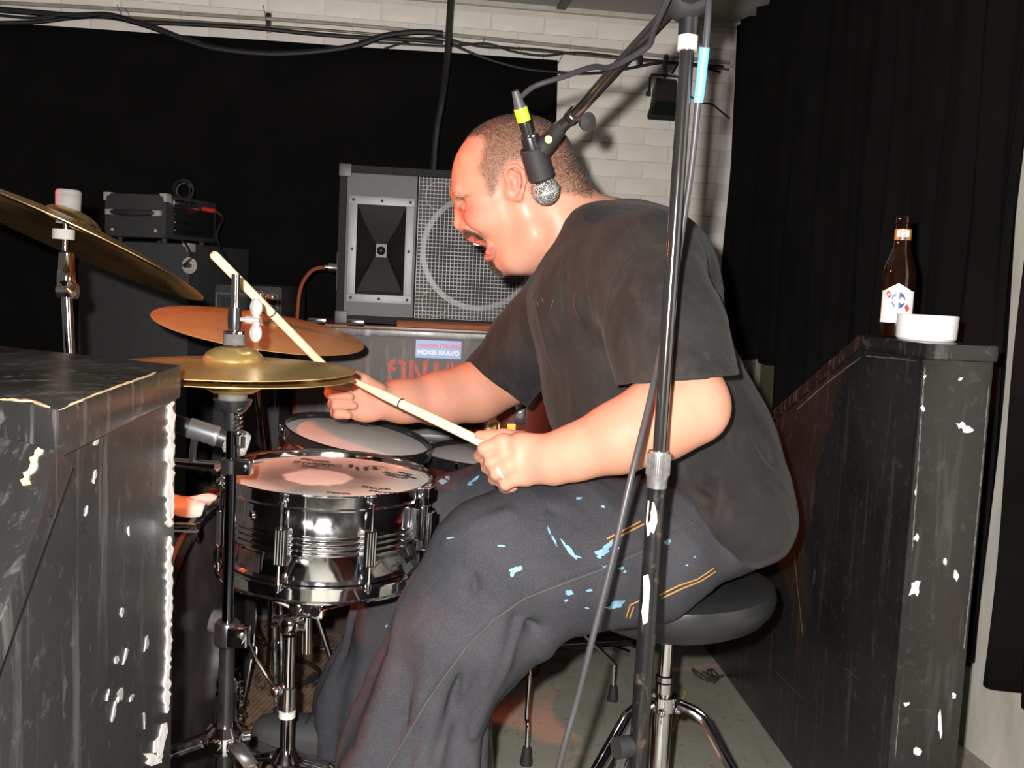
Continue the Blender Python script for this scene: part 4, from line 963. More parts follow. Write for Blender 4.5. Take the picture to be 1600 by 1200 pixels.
# lugs: rib-sided casing, tension rod and hoop claws
def lug_parts(rb_drum):
    c_ = MB(); c_.rings([[V(rb_drum + x, y, z) for x, y in ((-0.003, -0.011), (0.008, -0.011), (0.0135, -0.006), (0.0135, 0.006), (0.008, 0.011), (-0.003, 0.011))] for z in (-0.105, -0.045)])
    for y in (-0.007, -0.0025, 0.0025, 0.007): c_.cyl((rb_drum + 0.0128, y, -0.103), (rb_drum + 0.0128, y, -0.047), 0.0019, seg=8)
    r_ = MB().cyl((rb_drum + 0.0105, 0, 0.0), (rb_drum + 0.0105, 0, -0.05), 0.0026, seg=8).box((rb_drum + 0.0105, 0, 0.006), (0.009, 0.009, 0.014), None, 0.001).cyl((rb_drum + 0.0105, 0, -0.002), (rb_drum + 0.0105, 0, 0.001), 0.0065, seg=12)
    q_ = MB().cyl((rb_drum + 0.0105, 0, -0.1), (rb_drum + 0.0105, 0, -0.15), 0.0026, seg=8).cyl((rb_drum + 0.0105, 0, -0.135), (rb_drum + 0.0105, 0, -0.148), 0.0058, 0.0036, seg=12)
    return c_.mesh('lug', M('lug_chrome', (0.5, 0.5, 0.52), 0.16, 1.0, var=0.1)), r_.mesh('tension_rod', CHROME), q_.mesh('tension_rod', CHROME)
ml, mr, mq = lug_parts(rS)
for k in range(8):
    a = R(-90 - 11 + 46 * 0 + 45 * k)
    mm = SM @ Matrix.Rotation(a, 4, 'Z')
    lo = inst('lug', ml, mm, t); inst('tension_rod', mr, mm, lo); inst('tension_rod', mq, mm, lo)
# badge, vent, strainer
def onsn(ang, z, r_=rS): return V(r_ * math.cos(R(ang)), r_ * math.sin(R(ang)), z)
a = -122
mm = SM @ Matrix.Rotation(R(a), 4, 'Z')
MB().box((rS - 0.0015, 0, -0.112), (0.003, 0.046, 0.032), None, 0.001).build('badge', M('badge_dark', (0.02, 0.014, 0.014), 0.3, var=0.5, scale=60), t, rel=mm, label='dark rectangular badge')
MB().lathe([(0.0, 0.006), (0.0065, 0.005), (0.0085, 0.0), (0.0, 0.0)], (0, 0, 0), (0, 0, 1), 18).build('muffler_knob', CHROME, t, rel=SM @ Matrix.Rotation(R(-122), 4, 'Z') @ Matrix.Translation((rS - 0.003, 0, -0.035)) @ Matrix.Rotation(PI / 2, 4, 'Y'))
mm = SM @ Matrix.Rotation(R(-20), 4, 'Z')
thr = MB().box((rS + 0.008, 0, -0.05), (0.022, 0.03, 0.055), None, 0.003).box((rS + 0.02, 0, -0.055), (0.012, 0.018, 0.075), None, 0.003).build('strainer', CHROME, t, rel=mm)
MB().box((rS + 0.030, 0.002, -0.07), (0.008, 0.02, 0.085), None, 0.003).build('strainer_lever', M('lug_chrome', (0.5, 0.5, 0.52), 0.16, 1.0), thr, rel=mm)
MB().cyl((rS + 0.014, 0.0, -0.025), (rS + 0.014, 0.0, 0.0), 0.007).box((rS + 0.016, 0, 0.004), (0.022, 0.024, 0.02), None, 0.003).build('strainer_knob', CHROME, thr, rel=mm)
MB().bar((rS + 0.005, -0.006, -0.12), (rS - 0.03, -0.006, -0.165), 0.02, 0.012).box((rS + 0.0, 0.0, -0.155), (0.035, 0.04, 0.03), None, 0.006).build('snare_clamp', BLACKRUB, t, rel=mm)

# snare stand
sbx = P(455, 1180, 1.72); sb0 = V(sbx.x + 0.02, 1.72, 0)
t = thing('snare_stand', 'chrome snare stand with basket arms under the snare drum', 'stand', sb0)
top = P(480, 950, 1.72); el = P(452, 985, 1.72)
MB().cyl(V(el.x, 1.72, 0.05), el + V(0, 0, -0.01), 0.0115).build('lower_tube', CHROME, t)
zcl = P(450, 1090, 1.72).z
MB().lathe([(0.012, -0.022), (0.0155, -0.02), (0.0155, 0.02), (0.012, 0.022)], V(el.x, 1.72, zcl), EZ, 18).build('height_clamp', CHROME_DULL, t)
MB().cyl(V(el.x, 1.72, zcl - 0.025) , V(el.x, 1.72, zcl - 0.036), 0.015).build('memory_ring', M('pale_ring', (0.6, 0.6, 0.56), 0.4), t)
wq = V(el.x, 1.72, zcl)
rodp = [P(390, 1005, 1.70), P(400, 1030, 1.70), P(432, 1080, 1.71)]
MB().tube([wq + V(-0.012, 0, 0.005), rodp[2]], 0.006, 8).sphere(rodp[2], 0.011, 10, 8).build('clamp_wing', CHROME_DULL, t)
MB().tube(rodp, 0.004, 8).build('tilter_rod', CHROME, t)
MB().sphere(el + V(0, -0.004, 0.012), (0.022, 0.016, 0.02), 14, 10).cyl(el + V(-0.03, 0, 0.015), el + V(0.03, 0, 0.012), 0.012).build('ratchet', CHROME, t)
MB().cyl(el + V(0, 0, 0.01), top, 0.009).cyl(P(480, 915, 1.72), P(479, 1020, 1.72), 0.009).build('basket_tube', CHROME, t)
mb = MB()
for s in (-1, 1): mb.cyl(top + V(0.018 * s, -0.012, 0), top + V(0.018 * s, -0.022, 0), 0.009)
mb.box(top, (0.06, 0.028, 0.03), None, 0.004); mb.build('basket_hub', CHROME, t)
for dx, dy in ((-0.17, -0.03), (0.15, -0.05), (0.02, 0.17)):
    a_ = top + V(dx * 0.1, dy * 0.1, 0.0); b_ = SNC + V(dx * 1.02, dy * 1.02, -0.178)
    ar = MB().bar(a_, b_, 0.018, 0.008, up=EZ, bev=0.002).build('basket_arm', CHROME, t)
    MB().cyl(b_, b_ + EZ * 0.02, 0.012).build('grip', BLACKRUB, ar)
zc_ = P(455, 1186, 1.72).z
MB().lathe([(0.0, -0.018), (0.024, -0.018), (0.028, 0.0), (0.018, 0.016), (0.0, 0.016)], V(el.x, 1.72, zc_), EZ, 20).build('leg_collar', CHROME, t)
tripod(t, V(el.x, 1.72, 0), 0, 0.17, CHROME_DULL, (0.25, 2.4, 5.2), top=zc_ - 0.004)

# toms
MAHO = M('mahogany_shell', (0.10, 0.018, 0.012), 0.22, var=0.45, scale=12, stretch=(1, 1, 0.2), coat=0.6)
BHOOP = M('black_hoop', (0.012, 0.012, 0.013), 0.25, var=0.2, coat=0.4)
def tom(name, label, mtx, r_, depth, nl, a0, headm, legs=None):
    t = thing(name, label, 'drum', mtx @ V(0, 0, -depth) if legs is None else V(mtx.translation.x, mtx.translation.y, 0), 'toms')
    MB().lathe([(r_ - 0.004, -0.006), (r_ - 0.004, -depth)], (0, 0, 0), (0, 0, 1), 56).build('shell', MAHO, t, 50, rel=mtx)
    hp2 = [(r_ + 0.001, -0.012), (r_ + 0.011, -0.012), (r_ + 0.011, -0.009), (r_ + 0.005, -0.008), (r_ + 0.005, 0.009), (r_ + 0.008, 0.012), (r_ + 0.003, 0.013), (r_ + 0.001, 0.008)]
    MB().lathe(hp2, (0, 0, 0), (0, 0, 1), 72, closed=True).build('hoop', BHOOP, t, 40, rel=mtx)
    MB().lathe([(a, -depth - b_ - 0.006) for a, b_ in hp2], (0, 0, 0), (0, 0, 1), 72, closed=True).build('hoop', BHOOP, t, 40, rel=mtx)
    h = MB().lathe([(0, 0.001), (r_ - 0.004, 0.001), (r_ + 0.002, -0.001), (r_ + 0.002, -0.006), (0, -0.003)], (0, 0, 0), (0, 0, 1), 56).build('batter_head', headm, t, 30, rel=mtx)
    ml2 = MB().box((r_ + 0.004, 0, -0.06), (0.016, 0.018, 0.05), None, 0.004).mesh('lug', CHROME)
    mr2 = MB().cyl((r_ + 0.0105, 0, 0.0), (r_ + 0.0105, 0, -0.05), 0.0026, seg=8).box((r_ + 0.0105, 0, 0.005), (0.009, 0.009, 0.012), None, 0.001).mesh('tension_rod', CHROME)
    for k in range(nl):
        mm = mtx @ Matrix.Rotation(R(a0 + 360 * k / nl), 4, 'Z'); lo = inst('lug', ml2, mm, t); inst('tension_rod', mr2, mm, lo)
    return t, h
TM = local(P(558, 685, 2.1), V(0.165, -0.075, 1))
t, h = tom('rack_tom', 'tilted mahogany rack tom with black hoop and white head behind the snare', TM, 0.152, 0.17, 6, 200, head_mat('tom_head', dirty=False))
textobj('head_script', 'remo', 0.022, TM @ Matrix.Translation((-0.02, 0.122, 0.0018)) @ Matrix.Rotation(PI, 4, 'Z'), M('black_ink', (0.012, 0.012, 0.012), 0.6), h, 0.0, 0.0002).name = 'head_print'
mt0 = TM @ V(-0.1, 0.1, -0.12)
MB().cyl(TM @ V(-0.02, 0.15, -0.09), TM @ V(-0.14, 0.1, -0.13), 0.012).cyl(TM @ V(-0.14, 0.1, -0.13), V(-0.62, 2.02, 0.60), 0.012).build('mount_arm', CHROME, t)
FTC = V(0.005, 2.33, P(820, 715, 2.33).z)
FT = local(FTC, V(0, 0, 1))
t, h = tom('floor_tom', 'mahogany floor tom on three bent chrome legs behind the thigh', FT, 0.203, 0.36, 8, 12, head_mat('floor_tom_head', dirty=False), legs=True)
for (fx, fy), ang in (((0.071, 2.111), 0), ((0.299, 2.48), 0), ((-0.2, 2.5), 0)):
    f_ = V(fx, fy, 0); d = (f_ - V(FTC.x, FTC.y, 0)).normalized(); sP = V(FTC.x, FTC.y, 0) + d * 0.218
    lg = MB().tube([sP + EZ * 0.5, sP + EZ * 0.24, sP + d * 0.004 + EZ * 0.20, f_ - d * 0.012 + EZ * 0.11, f_ - d * 0.002 + EZ * 0.09, f_ + EZ * 0.03], 0.0052, 10, 3).build('leg', CHROME, t)
    MB().lathe([(0, 0), (0.014, 0), (0.0145, 0.006), (0.009, 0.04), (0, 0.042)], f_ + EZ * 0.001, EZ, 16).build('rubber_foot', BLACKRUB, lg)
    MB().bar(sP + EZ * 0.36, sP + EZ * 0.43, 0.03, 0.022, up=d, bev=0.004).build('leg_bracket', CHROME, t)
# spare red drum on end behind the floor tom
rq = P(790, 662, 2.57)
t = thing('red_drum', 'dark red drum with gold badge stored behind the floor tom', 'drum', V(rq.x + 0.02, 2.68, 0))
MB().lathe([(0.112, 0.002), (0.112, rq.z + 0.06)], V(rq.x + 0.02, 2.68, 0), EZ, 48).build('shell', MAHO, t)
MB().lathe([(0.113, 0), (0.122, 0), (0.122, 0.03), (0.113, 0.03)], V(rq.x + 0.02, 2.68, rq.z + 0.05), EZ, 48, closed=True).build('hoop', MAHO, t)
q = P(772, 663, 2.585); MB().box(q + V(0, -0.004, 0), (0.05, 0.006, 0.05), Matrix.Rotation(R(-8), 3, 'Z'), 0.002).lathe([(0.012, 0), (0.02, 0), (0.02, 0.004), (0.012, 0.004)], q + V(0, -0.007, -0.005), V(0, -1, 0), 20, closed=True).build('gold_badge', M('gold_badge', (0.5, 0.34, 0.12), 0.35, 0.5, var=0.4, scale=80), t)
q = P(799, 668, 2.563); MB().box(q, (0.022, 0.004, 0.02), None, 0.001).build('yellow_tag', M('yellow_tag', (0.75, 0.6, 0.03), 0.5), t)
q = P(813, 645, 2.565); MB().box(q, (0.03, 0.02, 0.06), None, 0.006).cyl(q + V(0, -0.01, -0.005), q + V(0, -0.018, -0.005), 0.008).build('lug', M('lug_chrome', (0.5, 0.5, 0.52), 0.16, 1.0), t)

# bass drum, batter head turned to the drummer
BX = -0.60; BC = V(BX, 1.955, 0.295); rB = 0.279
BM = local(BC, V(1, -0.04, 0), (0, 0, 1))
t = thing('bass_drum', 'black bass drum on its side, batter head towards the pedal', 'drum', V(BX - 0.2, 1.96, 0))
BSH = M('black_wrap', (0.012, 0.0115, 0.0115), 0.2, var=0.2, coat=0.5)
MB().lathe([(rB - 0.004, -0.02), (rB - 0.004, -0.42)], (0, 0, 0), (0, 0, 1), 72).build('shell', BSH, t, 50, rel=BM)
for z0 in (0.0, -0.44):
    MB().lathe([(rB + 0.001, z0 - 0.02), (rB + 0.013, z0 - 0.02), (rB + 0.013, z0 + 0.02), (rB + 0.001, z0 + 0.02)], (0, 0, 0), (0, 0, 1), 80, closed=True).build('hoop', BSH, t, 40, rel=BM)
    MB().lathe([(rB + 0.0135, z0 - 0.005), (rB + 0.0142, z0 - 0.005), (rB + 0.0142, z0 + 0.005), (rB + 0.0135, z0 + 0.005)], (0, 0, 0), (0, 0, 1), 80, closed=True).build('hoop_inlay', M('inlay_grey', (0.13, 0.12, 0.11), 0.4), t, 40, rel=BM)
MB().lathe([(0, -0.004), (rB - 0.012, -0.004), (rB, -0.008), (rB, -0.014), (0, -0.01)], (0, 0, 0), (0, 0, 1), 64).build('batter_head', M('smoky_head', (0.045, 0.04, 0.04), 0.18, var=0.3), t, 30, rel=BM)
mcl = MB().box((rB + 0.014, 0, 0.0), (0.012, 0.03, 0.05), None, 0.004).box((rB + 0.006, 0, 0.024), (0.026, 0.022, 0.008), None, 0.003).cyl((rB + 0.024, 0, -0.06), (rB + 0.024, 0, 0.02), 0.004, seg=8).mesh('claw', CHROME)
mlg = MB().box((rB + 0.006, 0, -0.10), (0.024, 0.022, 0.07), None, 0.006).mesh('lug', CHROME)
for k in range(8):
    mm = BM @ Matrix.Rotation(R(22.5 + 45 * k), 4, 'Z'); inst('claw', mcl, mm, t); inst('lug', mlg, mm, t)
# pedal
pp = V(BX + 0.06, 1.95, 0)
t = thing('bass_drum_pedal', 'chrome bass drum pedal with chain under the shoe', 'pedal', pp + V(0.12, 0, 0))
MB().box(pp + V(0.15, 0, 0.012), (0.34, 0.10, 0.010), None, 0.003).build('base_plate', BLACKMETAL, t)
MB().box(pp + V(0.17, 0, 0.072), (0.28, 0.085, 0.010), Matrix.Rotation(R(14), 3, 'Y'), 0.003).build('footboard', CHROME_DULL, t)
for s in (-1, 1): MB().tube([pp + V(-0.008, s * 0.062, 0.016), pp + V(-0.008, s * 0.06, 0.17), pp + V(-0.008, s * 0.055, 0.22)], 0.009, 10).build('post', CHROME, t)
MB().cyl(pp + V(-0.008, -0.06, 0.225), pp + V(-0.008, 0.06, 0.225), 0.008).lathe([(0.008, -0.012), (0.022, -0.012), (0.022, 0.012), (0.008, 0.012)], pp + V(-0.008, 0, 0.225), V(0, 1, 0), 24).build('cam', CHROME, t)
mb = MB()
for k in range(8): mb.torus(pp + V(0.018, 0, 0.222 - 0.0145 * k), (1, 0, 0) if k % 2 else (0, 1, 0), 0.007, 0.002, 10, 6)
mb.build('chain', CHROME_DULL, t)
MB().cyl(pp + V(-0.008, 0, 0.23), pp + V(-0.022, 0, 0.34), 0.004).build('beater_rod', CHROME, t)
MB().lathe([(0, -0.02), (0.022, -0.02), (0.024, 0.0), (0.022, 0.02), (0, 0.02)], pp + V(-0.026, 0, 0.35), V(1, 0, -0.2), 20).build('beater', FELT, t)

# snare microphone reaching in from behind the cabinet
ma, mb_ = P(296, 668, 1.6), P(386, 696, 1.62)
ax_ = (mb_ - ma).normalized()
t = thing('snare_microphone', 'silver-bodied microphone pointing at the snare drum', 'microphone', ma)
L = (mb_ - ma).length
MB().lathe([(0.0, 0), (0.013, 0), (0.0145, 0.01), (0.0145, L * 0.3), (0.0, L * 0.3)], ma - ax_ * 0.03, ax_, 22).build('tail', BLACKPLAST, t)
MB().lathe([(0.0155, 0.0), (0.0165, 0.002), (0.0165, L * 0.42), (0.0172, L * 0.44), (0.0172, L * 0.5), (0.016, L * 0.52)], ma - ax_ * 0.002, ax_, 26).build('body', M('satin_steel', (0.55, 0.58, 0.62), 0.25, 0.9, var=0.1), t)
MB().lathe([(0.0165, 0.0), (0.0215, 0.004), (0.0215, 0.03), (0.017, 0.038), (0.0, 0.04)], ma + ax_ * (L * 0.62), ax_, 26).build('grille', M('mic_mesh', (0.45, 0.45, 0.45), 0.5, 0.2, var=0.5, scale=400, bump=1.0, bscale=900), t)
MB().cyl(ma + ax_ * (L * 0.5), ma + ax_ * (L * 0.63), 0.0165).build('neck', BLACKPLAST, t)
# its short stand: boom tube from behind the cabinet
t = thing('short_mic_stand', 'short chrome microphone stand tucked behind the wedge cabinet', 'stand', V(-1.2, 1.85, 0))
b1_ = P(340, 728, 1.62); b0_ = P(255, 722, 1.66)
MB().tube([V(-1.2, 1.85, 0.76), b0_, b1_], 0.009, 10).build('boom', CHROME, t)
MB().cyl(V(-1.2, 1.85, 0.03), V(-1.2, 1.85, 0.78), 0.01).build('pole', BLACKMETAL, t)
MB().lathe([(0, 0.001), (0.12, 0.001), (0.12, 0.014), (0.03, 0.03), (0, 0.032)], V(-1.2, 1.85, 0), EZ, 32).build('base', BLACKMETAL, t)
MB().tube([P(300, 726, 1.64), P(302, 700, 1.62), P(305, 680, 1.605)], 0.006, 8).build('clip', BLACKPLAST, t)
# crumpled paper on the bass drum
pc = V(-0.665, 1.935, 0)
def crump(u, v):
    x, y = (u - 0.5) * 0.15, (v - 0.5) * 0.13
    zs = BC.z + math.sqrt((rB + 0.0145) ** 2 - (pc.y + y - BC.y) ** 2)
    return pc + V(x, y, zs + 0.010 + 0.005 * math.sin(x * 60 + 2 * math.sin(y * 70)) + 0.0035 * math.sin(y * 90 + x * 40))
o = drape_grid(crump, 14, 12).build('crumpled_paper', M('paper_sheet', (0.7, 0.66, 0.6), 0.7), label='crumpled sheet of paper lying on the bass drum', cat='paper'); solid(o, 0.001)
# ================================================================== boom microphone stand in front of the drummer
MSY = 1.25
mt = P(1077, 28, MSY); mbp = V(P(995, 1150, MSY).x, MSY, 0)
def ms(z): return mbp + (mt - mbp) * (z / mt.z)
def mz(py): return P(1040, py, MSY).z
t = mic_stand = thing('microphone_stand', 'tall black boom microphone stand in front of the drummer', 'stand', mbp)
SCUF = worn_black('scuffed_tube', base=(0.0065, 0.0065, 0.007), scuff=(0.2, 0.13, 0.09), amount=0.5, rough=0.25)
zj = mz(726)
lowt = MB().cyl(ms(0.07), ms(zj), 0.0122, seg=22).build('lower_tube', SCUF, t)
MB().cyl(ms(zj), ms(mz(62)), 0.0088, seg=22).build('upper_tube', M('gloss_black_tube', (0.014, 0.013, 0.013), 0.16, 0.0, spec=0.9, coat=1.0), t)
axm = (mt - mbp).normalized()
mb = MB().lathe([(0.010, 0.018), (0.0135, 0.0175), (0.0145, 0.015), (0.0145, -0.014), (0.0135, -0.018), (0.0128, -0.03)], ms(zj), axm, 36)
for k in range(36):
    a = 2 * PI * k / 36; x, y, z = basis(axm); d = x * math.cos(a) + y * math.sin(a)
    mb.cyl(ms(zj) + d * 0.0146 - axm * 0.013, ms(zj) + d * 0.0146 + axm * 0.014, 0.0008, seg=5)
mb.build('clutch', M('knurled_grey', (0.22, 0.22, 0.22), 0.4, 0.7, var=0.3, scale=90), t)
MB().lathe([(0.009, -0.012), (0.0122, -0.012), (0.0122, 0.012), (0.009, 0.012)], ms(mz(62)), axm, 22).build('neck_ring', M('cream_ring', (0.65, 0.6, 0.45), 0.3), t)
MB().cyl(ms(mz(55)), ms(mz(10)), 0.0125, seg=20).build('swivel_post', BLACKMETAL, t)
sw = ms(mz(4)) + EZ * 0.012
sw = P(1073, -2, MSY)
MB().lathe([(0.0, -0.02), (0.02, -0.02), (0.026, -0.012), (0.026, 0.012), (0.02, 0.02), (0.0, 0.02)], sw, V(0.25, -1, 0.1), 28).build('swivel', BLACKRUB, t)
MB().lathe([(0.0, 0), (0.012, 0), (0.014, 0.02), (0.0, 0.024)], sw + V(0.0, -0.02, 0.0), V(0.25, -1, 0.1), 20).build('swivel_knob', BLACKRUB, t)
bm0 = P(1062, 0, MSY - 0.01); bm1 = P(893, 184, 1.575)
bd_ = (bm1 - bm0).normalized()
boom = MB().cyl(bm0 - bd_ * 0.32, bm1, 0.0092, seg=20).build('boom', M('gloss_black_tube', (0.014, 0.013, 0.013), 0.16), t)
MB().lathe([(0.0095, -0.02), (0.0125, -0.018), (0.0125, 0.004), (0.0095, 0.006)], bm1, bd_, 20).build('boom_collar', BLACKMETAL, t)
MB().cyl(bm1 + V(0.004, -0.0, 0), bm1 + V(0.03, -0.006, -0.004), 0.006).lathe([(0, 0), (0.0135, 0), (0.015, 0.007), (0.0, 0.011)], bm1 + V(0.022, -0.004, -0.006), V(0.5, -0.8, -0.1), 18).build('boom_knob', BLACKRUB, t)
jt = P(873, 202, 1.585)
MB().cyl(bm1, jt, 0.010).build('boom_end', BLACKMETAL, t)
MB().sphere(jt, 0.0125, 16, 12).build('ball_joint', CHROME, t)
# microphone and clip
mA, mB = P(826, 212, 1.565), P(853, 301, 1.60)
axk = (mB - mA).normalized()
ck = jt + (P(845, 240, 1.575) - jt) * 0.9
clip = MB().tube([jt, P(862, 216, 1.58), P(850, 228, 1.575), P(842, 238, 1.573)], [0.0125, 0.0135, 0.016, 0.016], 14, 3).build('microphone_clip', BLACKRUB, t)
MB().lathe([(0.0185, 0.0), (0.0205, 0.002), (0.0215, 0.05), (0.0195, 0.052), (0.0175, 0.05), (0.0165, 0.002)], mA + axk * 0.018, axk, 24, closed=True).build('clip_sleeve', BLACKRUB, clip)
MB().cyl(P(858, 217, 1.56), P(857, 218, 1.552), 0.006).build('clip_screw', M('brass_screw', (0.3, 0.25, 0.15), 0.3, 1.0), clip)
Lm = (mB - mA).length
t = thing('microphone', 'black vocal microphone with silver ball grille hanging by his ear', 'microphone', mB - EZ * 0.02)
MB().lathe([(0.0, 0.0), (0.0125, 0.0), (0.0135, 0.003), (0.0150, Lm * 0.35), (0.0172, Lm * 0.72), (0.0172, Lm * 0.76), (0.014, Lm * 0.80), (0.0, Lm * 0.80)], mA, axk, 28).build('handle', BLACKMETAL, t)
MB().lathe([(0.0178, 0.0), (0.0182, 0.003), (0.0182, 0.0055), (0.0178, 0.008)], mA + axk * (Lm * 0.62), axk, 28, closed=True).build('handle_ring', BLACKPLAST, t)
MB().lathe([(0.0, -0.001), (0.0135, -0.001), (0.0138, 0.002), (0.0128, 0.003)], mA - axk * 0.001, axk, 24).build('end_ring', CHROME, t)
gc = mB - axk * 0.004
MB().lathe([(0.0228, -0.003), (0.0236, -0.002), (0.0238, 0.0), (0.0236, 0.002), (0.0228, 0.003)], gc, axk, 30, closed=True).build('collar', M('satin_band', (0.45, 0.45, 0.45), 0.3, 0.6), t)
m, nt, b = newmat('ball_mesh'); v = coords(nt)
vo = nt.nodes.new('ShaderNodeTexVoronoi'); vo.inputs['Scale'].default_value = 420; nt.links.new(v, vo.inputs['Vector'])
nt.links.new(ramp(nt, vo.outputs['Distance'], [(0.2, (0.5, 0.5, 0.49)), (0.6, (0.05, 0.05, 0.05))]), b.inputs['Base Color']); b.inputs['Metallic'].default_value = 0.1; b.inputs['Roughness'].default_value = 0.4
bumpn(nt, b, vo.outputs['Distance'], -1.0 if False else 0.6, 0.001)
MB().lathe([(0.0, -0.02), (0.0135, -0.02), (0.0165, -0.018), (0.0205, -0.011), (0.0225, -0.003)] + [(0.0226 * math.cos(a), 0.0226 * math.sin(a)) for a in np.linspace(0, PI / 2 - 0.02, 12)], gc + axk * 0.001, axk, 36).build('ball_grille', m, t)
# tripod base, far below the frame
mb = MB().lathe([(0.0, -0.03), (0.02, -0.03), (0.022, 0.03), (0.0, 0.03)], ms(0.3), axm, 20).build('leg_hub', BLACKRUB, mic_stand)
kq = P(985, 1165, MSY); MB().cyl(kq, kq + V(-0.02, -0.01, 0), 0.014).cyl(ms(kq.z), kq, 0.008).build('leg_knob', BLACKRUB, mic_stand)
for a in (2.5, 4.6, 0.4):
    d = V(math.cos(a), math.sin(a), 0); lg = MB().cyl(ms(0.3) + d * 0.02, mbp + d * 0.27 + EZ * 0.016, 0.008).build('leg', BLACKMETAL, mic_stand)
    MB().sphere(mbp + d * 0.27 + EZ * 0.015, 0.0145, 12, 8).build('rubber_foot', BLACKRUB, lg)
    MB().bar(mbp + EZ * 0.07, mbp + d * 0.15 + EZ * 0.14, 0.012, 0.003, up=EZ).build('brace', BLACKMETAL, mic_stand)
bl = bvh_of(lowt)
STK = M('old_sticker', (0.6, 0.58, 0.55), 0.45, var=0.35, scale=70)
for pl_ in ([(1013, 782), (1022, 785), (1026, 800), (1027, 815), (1022, 832), (1012, 838), (1010, 815)], [(1006, 900), (1013, 897), (1016, 915), (1014, 940), (1012, 972), (1005, 976), (1003, 955), (1006, 930)]):
    mb = decal(bl, pl_, 0.0006)
    if mb.v: mb.build('torn_sticker', STK, mic_stand, label='torn white sticker remains')

# microphone cable with lime connector and blue tape
t = thing('microphone_cable', 'grey microphone cable with lime green connector and a strip of blue tape', 'cable', P(880, 1195, 1.19))
bo = mA - axk * 0.001
MB().lathe([(0.0, 0), (0.0092, 0), (0.0098, 0.004), (0.0098, 0.022), (0.0, 0.022)], bo - axk * 0.022, axk, 20).build('connector', BLACKMETAL, t)
MB().lathe([(0.0, 0), (0.0102, 0), (0.0108, 0.002), (0.0108, 0.021), (0.0, 0.022)], bo - axk * 0.044, axk, 20).build('connector_ring', M('lime_plastic', (0.42, 0.75, 0.03), 0.4, var=0.05), t, label='lime green connector ring')
bt0 = bo - axk * 0.044
MB().lathe([(0.0095, 0.0), (0.0075, -0.012), (0.0055, -0.026), (0.0, -0.026)], bt0, axk, 16).build('boot', M('boot_grey', (0.06, 0.06, 0.065), 0.5), t)
CB = M('mic_cable_grey', (0.035, 0.035, 0.04), 0.45, var=0.15)
bx_, by_, _ = basis(bd_); frn = -CM.col[2] * -1.0; frn = (frn - bd_ * frn.dot(bd_)).normalized(); sid = bd_.cross(frn)
if sid.dot(CM.col[0]) < 0: sid = -sid                         # to the lower right of the boom
def nb(f_, s_, d_): return bm0 + (bm1 - bm0) * f_ + sid * s_ + frn * d_
pts = [bt0 - axk * 0.024, P(812, 152, 1.545), P(835, 135, 1.53), P(880, 120, 1.51), P(925, 105, 1.455), nb(0.5, -0.003, 0.0165), nb(0.38, 0.008, 0.0145), nb(0.24, 0.0145, 0.008), nb(0.13, 0.010, 0.018), P(1046, -10, 1.19), P(1060, -48, 1.155), P(1090, -54, 1.14), P(1106, -20, 1.18), P(1106, 25, 1.215), P(1101, 90, 1.238), P(1091, 160, 1.25), P(1085, 220, 1.26), P(1078, 280, 1.27), P(1069, 340, 1.28), P(1060, 400, 1.285), P(1048, 480, 1.283), P(1032, 550, 1.276), P(1012, 640, 1.237), P(985, 750, 1.2), P(955, 880, 1.19), P(925, 1000, 1.185), P(900, 1100, 1.185), P(870, 1210, 1.18), P(800, 1500, 1.2), V(-0.02, 1.2, 0.06), V(0.03, 1.18, 0.012), V(0.1, 1.15, 0.0055), V(0.2, 1.1, 0.005)]
MB().tube(pts, 0.0042, 10, 6).build('lead', CB, t)
MB().tube([P(1101, 74, 1.235), P(1098, 100, 1.24), P(1095, 130, 1.245), P(1091, 160, 1.25)], 0.0063, 12, 3).build('blue_tape', M('blue_tape', (0.12, 0.42, 0.85), 0.5, var=0.06), t, label='light blue tape around the cable')

# ================================================================== drum throne
TC = P(1052, 905, 1.76); TC.z = 0.535
tpost = V(P(1042, 1000, 1.76).x, 1.76, 0)
TC.x, TC.y = tpost.x + 0.010, 1.76
t = thing('drum_throne', 'round black padded drum throne on a chrome tripod', 'stool', tpost)
tn = V(-0.06, 0.0, 1).normalized()
VIN = M('black_vinyl', (0.017, 0.018, 0.019), 0.36, var=0.15, bump=0.12, bscale=200)
MB().lathe([(0.0, -0.075), (0.13, -0.072), (0.155, -0.06), (0.172, -0.04), (0.178, -0.02), (0.174, -0.004), (0.15, 0.006), (0.0, 0.004)], TC, tn, 56).build('cushion', VIN, t)
ub = TC - tn * 0.07
MB().lathe([(0.0, -0.012), (0.05, -0.012), (0.055, 0.0), (0.0, 0.0)], ub - tn * 0.004, tn, 24).build('seat_plate', BLACKMETAL, t)
def tz_(py): return P(1040, py, 1.76).z
MB().cyl(V(tpost.x, 1.76, ub.z), V(tpost.x, 1.76, tz_(1065)), 0.0125, seg=22).build('post', CHROME, t)
MB().lathe([(0.0135, -0.0), (0.0165, 0.002), (0.0165, 0.012), (0.0135, 0.014)], V(tpost.x, 1.76, tz_(1065)), EZ, 22, closed=True).cyl(V(tpost.x, 1.76, tz_(1066)), V(tpost.x, 1.76, tz_(1095)), 0.0158, seg=22).build('collar', CHROME_DULL, t)
MB().cyl(V(tpost.x, 1.76, tz_(1095)), V(tpost.x, 1.76, 0.05), 0.0185, seg=24).build('outer_tube', CHROME, t)
zc_ = tz_(1095)
mb = MB().lathe([(0.019, -0.016), (0.027, -0.014), (0.027, 0.012), (0.019, 0.014)], V(tpost.x, 1.76, zc_), EZ, 24)
for a in (-0.35, 1.2, 3.3, 4.5): mb.sphere(V(tpost.x, 1.76, zc_ - 0.012) + V(math.cos(a), math.sin(a), 0) * 0.028, 0.008, 10, 8)
mb.build('leg_collar', CHROME, t)
